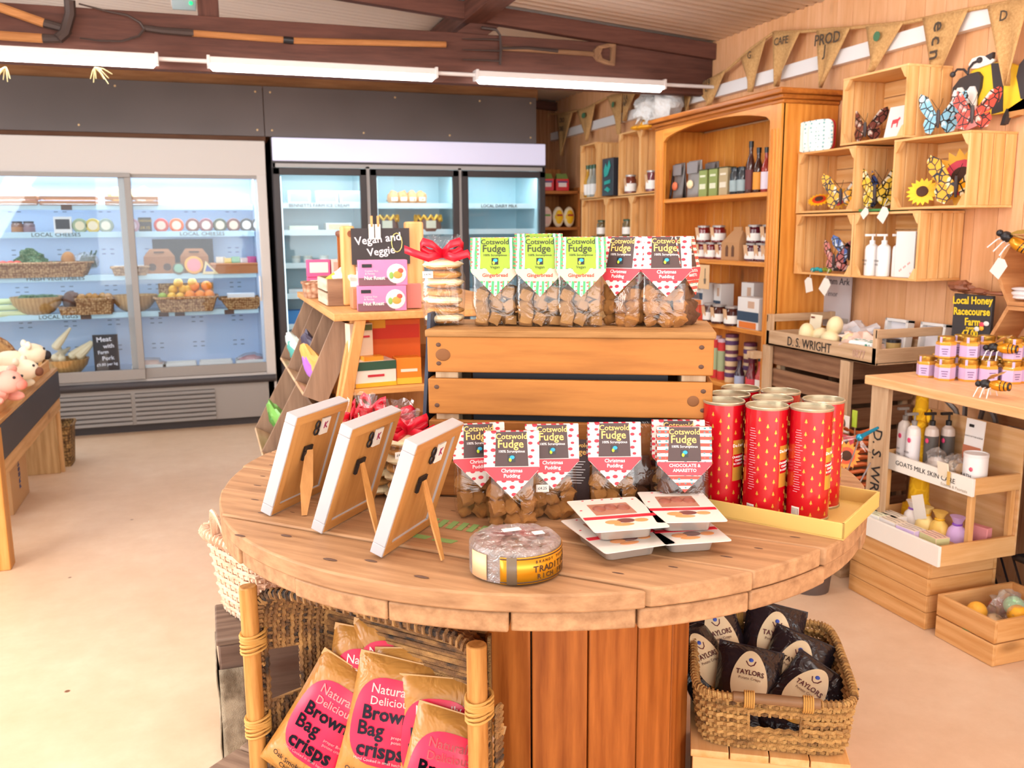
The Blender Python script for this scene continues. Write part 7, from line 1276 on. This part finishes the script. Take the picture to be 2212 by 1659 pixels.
# benches and crates carrying the baskets
WEA = wood('#a58a74', '#6c5244', .4, .8)
bn = thing('plank_bench', 'weathered low plank bench under the bamboo basket', 'bench', BO, BRZ)
for k, (y0, y1) in enumerate(((-.09, .025), (.03, .14))): B(WEA).box(-.12, .72, y0, y1, -.026, -.002, g=0).obj('plank', bn, bevel=.005)
for x_ in (-.1, .64): B(WEA).box(x_, x_+.05, -.08, .135, -.1862, -.0265, g=1).obj('support_board', bn, bevel=.004)
t_ = thing('dark_crate', 'dark weathered wooden crate carrying the pale willow basket', 'crate', (.10, 2.52, 0), 0); B(wood('#7a6254', '#4a362c', .4, .8)).box(-.13, .17, -.14, .1, .0, .355, g=0).obj('side_boards', t_, bevel=.006); B(wood('#8a7464', '#5e4a3e', .3, .8)).box(-.135, .175, -.145, .105, .356, .375, g=0).obj('top_board', t_, bevel=.005)
NETM = wmat('burlap', [(.35, '#6c5c48'), (.6, '#b3a48c')]); b = B(NETM); b.grid(lambda u, v: (-.136-.003*sin(v*9), -.14+.2*u, .30*v+.01), 6, 12); b.grid(lambda u, v: (-.132+.07*u, -.147-.003*sin(v*9), .28*v+.01), 6, 12); b.obj('burlap_cover', t_, solid=.004)
# pale willow basket
wb = thing('willow_basket', 'pale willow basket with braided rim beneath the drum table edge', 'basket', (.125, 2.53, .377), 25); wb.scale = (.86, .78, .92); b = woven(WIL, .30, .38, .25, base=.8, ns=34, nr=16, rs=.005, rr=.0062, amp=.006); b.obj('woven_body', wb); coil_rim(WIL, .32, .40, .255, .017, n_=60).obj('braided_rim', wb)
b = B(WIL)
for j in range(6): b.tube([(-.15-.02*sin(pi*i/10)-.004*j, -.06+.12*i/10, .262+.07*sin(pi*i/10)+.006*j*sin(pi*i/10)) for i in range(11)], .0055, 5)
b.obj('loop_handle', wb)
# seagrass tray basket with the black crisp bags
sb = thing('seagrass_basket', 'rectangular seagrass basket with wooden bar handles full of black crisp bags', 'basket', (1.33, 1.843, .212), -30)
hole2 = lambda u, v: .40 < v < .66 and ((.09 < u < .165) or (.59 < u < .665))
b = woven(SEA, .375, .455, .138, base=.93, ns=60, nr=12, rs=.0045, rr=.0066, amp=.0055, hole=hole2); b.obj('woven_body', sb); coil_rim(SEA, .38, .46, .14, .009, n_=120).obj('coiled_rim', sb); HB = wood('#a8805c', '#7c5a3c', .1, .5)
for s in (-1, 1):
    p_ = B(HB).cyl((-.1, s*.232, .142), (.1, s*.232, .142), .0125, 14).obj('bar_handle', sb, bevel=.002)
    for x_ in (-.072, .062):
        b = B(ROPE)
        for j in range(5): b.tube([(x_+.005*j, s*.232+.015*cos(a), .138+.02*sin(a)) for a in [2*pi*i/10 for i in range(10)]], .0022, 5, closed=True)
        b.obj('rope_wrap', p_)
kb = crisp('black', 3)
for k, (x, y, z, rx, ry, rz, l) in enumerate(((.015, .11, .05, -38, 14, 8, 'black crisp bag standing tallest at the back of the basket'), (.045, .0, .03, -46, 18, -6, 'black crisp bag leaning in the middle toward the basket wall'), (-.06, -.09, .028, -52, 12, 6, 'black crisp bag at the front beside the bar handle'), (.045, -.115, .03, -54, 34, -4, 'black crisp bag lying towards the front corner'), (-.10, .10, .05, -36, -8, 22, 'black crisp bag turned sideways near the drum core'), (-.13, .0, .028, -44, -4, 40, 'dark crisp bag hidden at the basket side near drum core'))):
    o = kb if k == 0 else dup(kb); o['label'] = l; o['group'] = 'black crisp bags in the seagrass basket'; M_ = T(1.33, 1.843, .212) @ RZ(-30) @ T(x, y, z) @ RZ(rz) @ RX(rx) @ RY(ry) @ T(0, 0, -.07); o.location = M_.to_translation(); o.rotation_euler = M_.to_euler()
t_ = thing('plank_crate', 'pale pine plank crate under the seagrass basket', 'crate', (1.30, 1.84, 0), -30)
for k in range(4): B(PINE).box(-.17+.093*k, -.17+.093*k+.09, -.22, .22, .19, .209, g=1).obj('top_plank', t_, bevel=.002)
for s in (-1, 1): B(PINE).box(-.165, .195, s*.205-.01, s*.205+.01, .0, .1895, g=0).obj('end_board', t_, bevel=.002); B(PINE).box(s*.172-.008+.015, s*.172+.023, -.194, .194, .0, .1895, g=1).obj('side_board', t_, bevel=.002)
# ================================================================ produce table beside the fridge
LX, LY0, LY1, LZT = -.9, 4.26, 6.03, .645; LT = wood('#dcb17c', '#b98a50', .4, .5); pt = thing('produce_table', 'pine table with long chalkboard front holding soft toys', 'table', (LX, LY0, 0)); L_ = LY1-LY0
B(LT).box(-.75, -.012, 0, L_, LZT-.025, LZT-.005, g=1).obj('tabletop', pt); B(LT).box(-.035, 0, -.0, L_, LZT-.02, LZT, g=1).obj('edge_board', pt, bevel=.002); b = B(plain('#403c40', .6)); b.box(-.018, .004, .07, L_, .465, LZT-.021, g=1); b.obj('chalk_panel', pt, bevel=.002); B(LT).box(-.02, -.002, .05, L_-.0, .385, .464, g=1).obj('apron_board', pt, bevel=.002)
B(wood('#e0a860', '#c08238', .3, .5)).box(-.08, .012, -.03, .065, 0, LZT-.021, g=2).obj('leg', pt, bevel=.004); B(wood('#cda878', '#a47e4c', .4, .6)).box(-.26, -.022, L_-.09, L_-.065, 0, .60, g=2).obj('leg', pt, bevel=.003); B(LT).box(-.028, -.002, L_-.06, L_-.03, .0, .38, g=2).obj('leg', pt); B(LT).box(-.75, -.68, 0, .07, 0, LZT-.03, g=2).obj('leg', pt); B(LT).box(-.75, -.68, L_-.07, L_, 0, LZT-.03, g=2).obj('leg', pt)
tag(B(wood('#8a6244', '#6a4630', .2, .7)).box(-1.13, -1.07, 4.9, 4.96, 0, .62, g=2).obj('timber_post'), 'dark timber post under the produce table', 'post')
t_ = thing('cardboard_box', 'cardboard box with blue print stored under the produce table', 'box', (-1.16, 5.3, 0)); B(plain('#c99e6e', .7)).box(-.15, .13, -.2, .25, 0, .3).obj('carton', t_, bevel=.003); b = B(plain('#2a4a8a', .6)); b.text('FRESH', .06, T(.132, .02, .17) @ RZ(90) @ FY @ RZ(90)); b.obj('blue_print', t_)
o = basket('wicker_basket', 'brown wicker basket on the floor behind the produce table leg', (-1.0, 6.2, 0), .28, .25, .26, WKD)
for y0, y1, x0, x1 in ((4.35, 5.95, -1.5, -.93),):
    t_ = thing('display_tray', 'pine tray lined with hessian on the produce table', 'tray', (0, 0, LZT)); B(PINE).box(x1-.012, x1, y0, y1, 0, .06, g=1).obj('side_board', t_); B(PINE).box(x0, x1-.013, y1-.012, y1, 0, .09, g=0).obj('end_board', t_)
    b = B(HESS); b.grid(lambda u, v: (x0+(x1-x0-.014)*u, y0+(y1-y0-.014)*v, .035+.03*noise.noise(Vector((u*5, v*9, 2)))+.03*(v > .9)), 20, 40); b.obj('hessian_liner', t_, solid=.003)
o = B(HESS).grid(lambda u, v: (-.98-.3*v+.03*sin(9*u), 5.62+.32*u+.04*sin(7*v), LZT+.05+.17*v+.03*sin(11*u+4*v)), 14, 10).obj('hessian_sack', solid=.004); tag(o, 'folded hessian sack standing up at table end', 'sack')
CWM = NT('cow_plush'); v = CWM.coords((1, 1, 1), 'obj', False); CWM.col(CWM.ramp(CWM.noise(v, 9, 1), [(.56, '#f3e6cc'), (.58, '#262024')])); CWM.b.inputs['Roughness'].default_value = .95; CWM = CWM.m; PIG = plain('#f0a898', .9); CRP = plain('#f4e8d0', .9)
def plush(label, loc, m, rz, s=1, nose='#262024'):
    t_ = thing('soft_toy', label, 'soft toy', loc, rz, 'soft toy animals on the produce table'); B(m).sph((0, 0, .05*s), (.06*s, .085*s, .055*s), lump=.1).sph((.0, -.09*s, .085*s), (.045*s, .055*s, .045*s)).obj('body', t_)
    b = B(m)
    for sx in (-1, 1): b.sph((sx*.055*s, -.06*s, .02*s), (.022*s, .045*s, .02*s)); b.sph((sx*.05*s, .06*s, .02*s), (.022*s, .045*s, .02*s))
    b.obj('legs', t_)
    for sx in (-1, 1): B(m).sph((sx*.045*s, -.07*s, .125*s), (.025*s, .012*s, .018*s)).obj('ear', t_)
    B(plain(nose, .8)).sph((0, -.145*s, .075*s), (.024*s, .018*s, .02*s)).obj('nose', t_); b = B(BLACK)
    for sx in (-1, 1): b.sph((sx*.02*s, -.132*s, .105*s), .006*s)
    b.obj('eyes', t_); return t_
plush('pink plush pig nearest the table front post', (-.98, 4.62, LZT+.04), PIG, 60, 1.2, '#e88878'); plush('pink plush pig stacked behind another pig', (-1.06, 4.78, LZT+.11), PIG, 30, 1.1, '#e88878'); plush('black and white plush cow facing the fridge', (-1.0, 5.2, LZT+.08), CWM, 110, 1.25); plush('cream plush cow with brown nose at tray edge', (-.99, 5.0, LZT+.04), CRP, 80, 1.15, '#7a4a34'); plush('small cream plush cow behind the black and white one', (-1.12, 5.05, LZT+.12), CRP, 20, 1.0)
bk = thing('handled_basket', 'willow basket with arched handle at the back of produce table', 'basket', (-1.18, 5.55, LZT+.02)); B(WK).lathe([(.1, 0), (.16, .1), (.165, .11), (.15, .11), (.09, .01), (.001, .01)], 24).obj('woven_body', bk)
for k in range(2): B(WK).tube([(.15*cos(a), .03*k, .1+.14*sin(a)) for a in [pi*i/12 for i in range(13)]], .008, 6).obj('arched_handle', bk)
# ================================================================ tiered stand behind the drum
TP = wood('#e6b274', '#cc8e4c', .4, .5); ms = thing('tiered_stand', 'pine A-frame stand with tilted dark crates and boxes of snacks', 'display stand', (.75, 3.65, 0)); MX = .75; MY = 3.65
def ms_box(nm, m, x0, x1, y0, y1, z0, z1, g=None): return B(m).box(x0-MX, x1-MX, y0-MY, y1-MY, z0, z1, g=g).obj(nm, ms, bevel=.002)
ms_box('top_board', TP, .40, 1.16, 3.03, 4.28, 1.155, 1.18, 1); ms_box('middle_shelf', TP, .43, 1.12, 3.04, 3.185, .895, .915, 0); ms_box('middle_shelf', TP, .54, 1.12, 3.186, 4.2, .895, .915, 1); ms_box('lower_shelf', TP, .56, 1.16, 3.04, 4.2, .56, .58, 1)
def slant(nm, m, y0, y1, pts): return B(m).prism([(x-MX, z) for x, z in pts], MY-y1, MY-y0, M=FY @ ID if 0 else Matrix(((1, 0, 0, 0), (0, 0, -1, 0), (0, 1, 0, 0), (0, 0, 0, 1)))).obj(nm, ms, bevel=.002)
for y0 in (3.035, 3.13, 4.2): slant('slanted_post', TP, y0, y0+.035, [(.475, 1.155), (.51, 1.155), (.27, .0), (.22, .0)]); slant('slanted_post', TP, y0, y0+.035, [(1.09, 1.155), (1.055, 1.155), (1.29, .0), (1.34, .0)])
slant('end_panel', TP, 4.24, 4.26, [(.46, 1.155), (1.1, 1.155), (1.3, 0), (.24, 0)]); slant('side_panel', wood('#d8924a', '#b06a28', .4, .5), 4.20, 4.238, [(.43, 1.15), (.5, 1.15), (.26, 0), (.16, 0)])
DKC = wood('#8f715a', '#5f4636', .4, .7); DKC2 = wood('#a98a72', '#7c6250', .4, .7)
def tilt_crate(label, ya, yb_, xt, zt_, xb, zb, d_=.14):
    t_ = thing('tilted_crate', label, 'crate', (xt, (ya+yb_)/2, zt_), group='tilted dark crates on the tiered stand'); h = (yb_-ya)/2-.003; dv = Vector((xb-xt, 0, zb-zt_)); L2 = dv.length; dv.normalize(); inn = Vector((-dv.z, 0, dv.x)); inn = inn if inn.x > 0 else -inn
    def pt(a, c): q = dv*a+inn*c; return (q.x, q.z)
    SL = Matrix(((1, 0, 0, 0), (0, 0, 1, 0), (0, 1, 0, 0), (0, 0, 0, 1)))
    for s in (-1, 1): B(DKC2).prism([pt(0, 0), pt(L2, 0), pt(L2, d_), pt(0, d_)], s*h-.006, s*h+.006, M=SL).obj('side_board', t_, bevel=.001)
    B(DKC).prism([pt(0, d_-.01), pt(L2, d_-.01), pt(L2, d_), pt(0, d_)], -h, h, M=SL).obj('back_board', t_)
    for a in (0, L2-.01): B(OLDPALE if a else DKC).prism([pt(a, 0), pt(a+.01, 0), pt(a+.01, d_), pt(a, d_)], -h, h, M=SL).obj('long_board', t_, bevel=.001)
    return t_, [Vector((xt, (ya+yb_)/2, zt_))+dv*(L2*.6)+inn*(d_*.5)]
for k, (ya, yb_) in enumerate(((3.84, 4.19), (3.49, 3.84), (3.19, 3.49))): tilt_crate('upper tilted crate ' + ['farthest along the tiered stand', 'in the middle of the tiered stand', 'holding the purple crisp packet'][k], ya, yb_, .425, 1.15, .30, .88, .09)
for k, (ya, yb_) in enumerate(((3.7, 4.19), (3.19, 3.7))): tilt_crate('lower tilted crate ' + ['with green packet, farthest along the stand', 'behind the ribboned cookie bags'][k], ya, yb_, .33, .85, .17, .56, .2)
for k, (x_, y_, z_, c_, c2, l) in enumerate(((.37, 4.0, .93, '#dff0ee', '#58b0a8', 'white and teal packet in the farthest tilted crate'), (.40, 3.62, .97, '#4a4458', '#c8c0e0', 'dark packet in the middle tilted crate'), (.37, 3.34, .95, '#f0b460', '#b070d8', 'orange and purple crisp packet in tilted crate'), (.27, 3.92, .64, '#7ab85a', '#4a8a3a', 'green packet low in the tilted crate'))):
    o = tag(B(plain(c_, .35), plain(c2, .4)).sph((0, 0, 0), (.03, .1, .1), lump=.3, seed=k).sph((-.012, 0, .005), (.026, .065, .06), 1, lump=.3, seed=k).obj('snack_packet'), l, 'packet'); place(o, (x_, y_, z_), ry=-25, rz=8)
# front compartment goods
def carton(label, x, y, z, w_, d_, h_, col, rz=0, extra=None):
    t_ = thing('snack_carton', label, 'carton', (x, y, z), rz); B(plain(col, .45)).cb((0, 0, h_/2), (w_, d_, h_)).obj('carton', t_, bevel=.002)
    for nm, c_, bx_ in (extra or ()): B(plain(c_, .5)).cb(bx_[0], bx_[1]).obj(nm, t_)
    return t_
OR = '#f26a1c'; ZF = .916
carton('big orange chocolate carton in the stand compartment', .62, 3.26, ZF, .24, .08, .22, OR, 0, (('top_print', '#e83c20', ((0, -.041, .175), (.23, .002, .05))), ('yellow_badge', '#f8b428', ((-.04, -.042, .205), (.06, .002, .03)))))
t_ = carton('oat snack carton with strawberry standing on the green tray', .50, 3.14, ZF+.105, .085, .05, .115, '#e8d2b8', 10, (('leaf_header', '#5a6434', ((.01, -.026, .1), (.06, .002, .02))), ('red_print', '#c83040', ((.01, -.026, .068), (.04, .002, .007))))); B(plain('#d82a38', .4)).sph((-.025, -.026, .04), (.018, .003, .02)).obj('strawberry_picture', t_)
t_ = carton('green and white open oat snack tray in the stand', .535, 3.13, ZF, .15, .12, .09, '#f4efe4', 8, (('green_header', '#2f5a48', ((0, -.061, .075), (.15, .002, .03))), ('yellow_base', '#f2b830', ((0, -.061, .008), (.15, .002, .015))), ('red_print', '#c83040', ((0, -.062, .04), (.06, .002, .008))))); B(plain('#f0a030', .4)).cb((0, -.02, .095), (.07, .05, .02)).obj('snack_bar', t_)
carton('small orange chocolate carton beside the green snack tray', .665, 3.12, ZF, .09, .07, .095, '#f58a28', 0, (('white_print', '#f6ead8', ((0, -.036, .05), (.06, .002, .01))), ('yellow_base', '#f8c040', ((0, -.036, .012), (.09, .002, .022)))))
# goods on the stand top
ZU = 1.1815
for k in range(2):
    t_ = thing('nut_roast_box', ['pink nut roast box, lower of the two', 'pink nut roast box lying on top of the other'][k], 'box', (.577+.006*k, 3.10, ZU+.088*k), -6, 'pink nut roast boxes'); B(plain('#e084b4', .4)).cb((0, 0, .0435), (.168, .06, .087)).obj('carton', t_, bevel=.0015); b = B(plain('#7a5058', .4), plain('#f6ecf0', .4)); b.cb((-.02, -.0306, .014), (.128, .001, .026)); b.obj('brown_band', t_)
    b = B(WHITE); b.text('Nut Roast', .017, T(-.03, -.0325, .026) @ FY, bold=.03).text('Cashew Nut', .009, T(-.04, -.0325, .05) @ FY).text('& Parsley', .009, T(-.045, -.0325, .041) @ FY); b.obj('lettering', t_); b = B(BLACK); b.cb((-.055, -.031, .068), (.034, .0015, .012)); b.obj('logo_plate', t_)
    b = B(WHITE, plain('#e8a04a', .5), plain('#8cb858', .5), plain('#d85a4a', .5)); MM = T(.046, -.031, .04); b.M = MM; b.sph((0, 0, 0), (.034, .001, .034)); b.sph((.004, -.001, -.004), (.016, .001, .013), 1); b.sph((-.018, -.001, -.006), (.008, .001, .012), 2); b.sph((.014, -.001, .01), (.01, .001, .009), 3); b.obj('plate_picture', t_)
t_ = thing('snack_box', 'red and cream box behind the lower nut roast box', 'box', (.70, 3.14, ZU), -6); B(plain('#d88a80', .5)).cb((0, 0, .045), (.05, .05, .085)).obj('carton', t_)
for k in range(4): t_ = simple_box('veggie_box', 'pink and cream box in the block behind the trug, ' + ['lower near one', 'upper near one', 'lower far one', 'upper far one'][k], 'box', (.475+.105*(k//2), 4.05, ZU+.077*(k % 2)), (.1, .05, .075), '#e85a90' if k < 2 else '#f0c8c0', front='#f2e0d4' if k < 2 else '#e8a090', group='pink boxes behind the trug')
tg = thing('wooden_trug', 'wooden trug with turned handle holding fruit and wrapped bread', 'trug', (.515, 3.50, ZU)); TRW = wood('#a98468', '#7a5844', .2, .7); b = B(TRW)
for s in (-1, 1): B(TRW).box(-.09, .09, s*.14-.005, s*.14+.005, 0, .1, g=0).obj('end_board', tg, bevel=.001)
for s in (-1, 1):
    for z0 in (0.002, .054): B(wood('#e8d8c4', '#c8ac90', .1, .6)).box(s*.09-.004, s*.09+.004, -.134, .134, z0, z0+.044, g=1).obj('side_slat', tg)
B(TRW).box(-.085, .085, -.134, .134, 0.001, .006).obj('base', tg)
for s in (-1, 1): B(wood('#c87a3c', '#9a5220', .1, .5)).box(-.008, .008, s*.148-.005, s*.148+.005, .01, .27, g=2).obj('handle_upright', tg, bevel=.001)
b = B(wood('#a8643c', '#7a4020', .1, .4)); b.M = T(0, -.16, .265) @ RX(-90); b.lathe([(.012, 0), (.015, .04), (.011, .09), (.016, .13), (.012, .18), (.016, .22), (.011, .28), (.013, .32)], 12); b.obj('turned_handle', tg)
o = tag(B(plain('#d8c832', .5)).tube([(-.06, .02, 0), (-.02, .0, .02), (.03, -.02, .04), (.07, -.03, .07)], [.012, .02, .019, .008], 8).obj('banana'), 'yellow-green banana sticking out of the trug', 'banana'); o.location = (.50, 3.48, ZU+.085)
o = tag(B(plain('#f2e6dc', .5)).sph((0, 0, 0), (.075, .1, .06), lump=.6, seed=3, nu=22, nv=14).obj('bread_bag'), 'crumpled white bread bag resting in the trug', 'bag'); o.location = (.54, 3.42, ZU+.09)
o = basket('round_basket', 'small pale willow basket beside the pink boxes', (.43, 3.86, ZU), .09, .14, .06, WKL); o = simple_box('veg_packet', 'terracotta wooden box beside the nut roast boxes', 'box', (.535, 3.22, ZU), (.09, .07, .075), '#c88a62')
# chalk sign with posts and pegs
for k, (x_, w_, h_) in enumerate(((0.506, .05, 1.475), (0.758, .068, 1.49))): tag(B(PINE).box(x_-w_/2, x_+w_/2, 3.345, 3.395, ZU, h_, g=2).obj('sign_post', bevel=.008), ['slim pale post on the nut roast side away from cookies', 'stout pale post beside the ribboned cookie stack'][k], 'post', 'posts of the hanging chalk sign')
xa, xb, za, zb = 0.527, 0.721, 1.333, 1.466
t_ = thing('hanging_chalkboard', 'chalkboard with looping white script hung between the two posts', 'chalkboard', ((xa+xb)/2, 3.335, za)); B(SLATE).box(-(xb-xa)/2-.012, (xb-xa)/2+.012, -.004, .004, 0, zb-za).obj('board', t_); b = B(CHALK); hh = zb-za
b.text('Vegan and', .042, T(-.01, -.006, hh*.7) @ FY @ RZ(6), bold=.01); b.text('Veggie', .04, T(.0, -.006, hh*.36) @ FY @ RZ(6), bold=.01); b.obj('chalk_lettering', t_); b = B(plain('#e8e08a', .8)); b.tube([(.06+.02*cos(a), -.006, hh*.6+.035*sin(a)) for a in [2*pi*i/12 for i in range(12)]], .0015, 4, closed=True); b.obj('bottle_drawing', t_)
for k in range(2): o = tag(B(PAPER).cb((0, 0, -.025), (.02, .002, .055)).obj('paper_strip'), ['white paper strip clipped on the chalkboard, one nearer the slim post', 'white paper strip clipped on the chalkboard, one nearer the stout post'][k], 'paper'); o.location = ((xa+xb)/2-.035+.024*k, 3.325, zb+.012)
for k in range(2): o = tag(B(PINE).cb((0, 0, 0), (.008, .006, .04)).obj('clothes_peg'), ['clothes peg gripping the paper strip nearer the slim post', 'clothes peg gripping the paper strip nearer the stout post'][k], 'peg'); o.location = ((xa+xb)/2-.033+.024*k, 3.327, zb+.025)
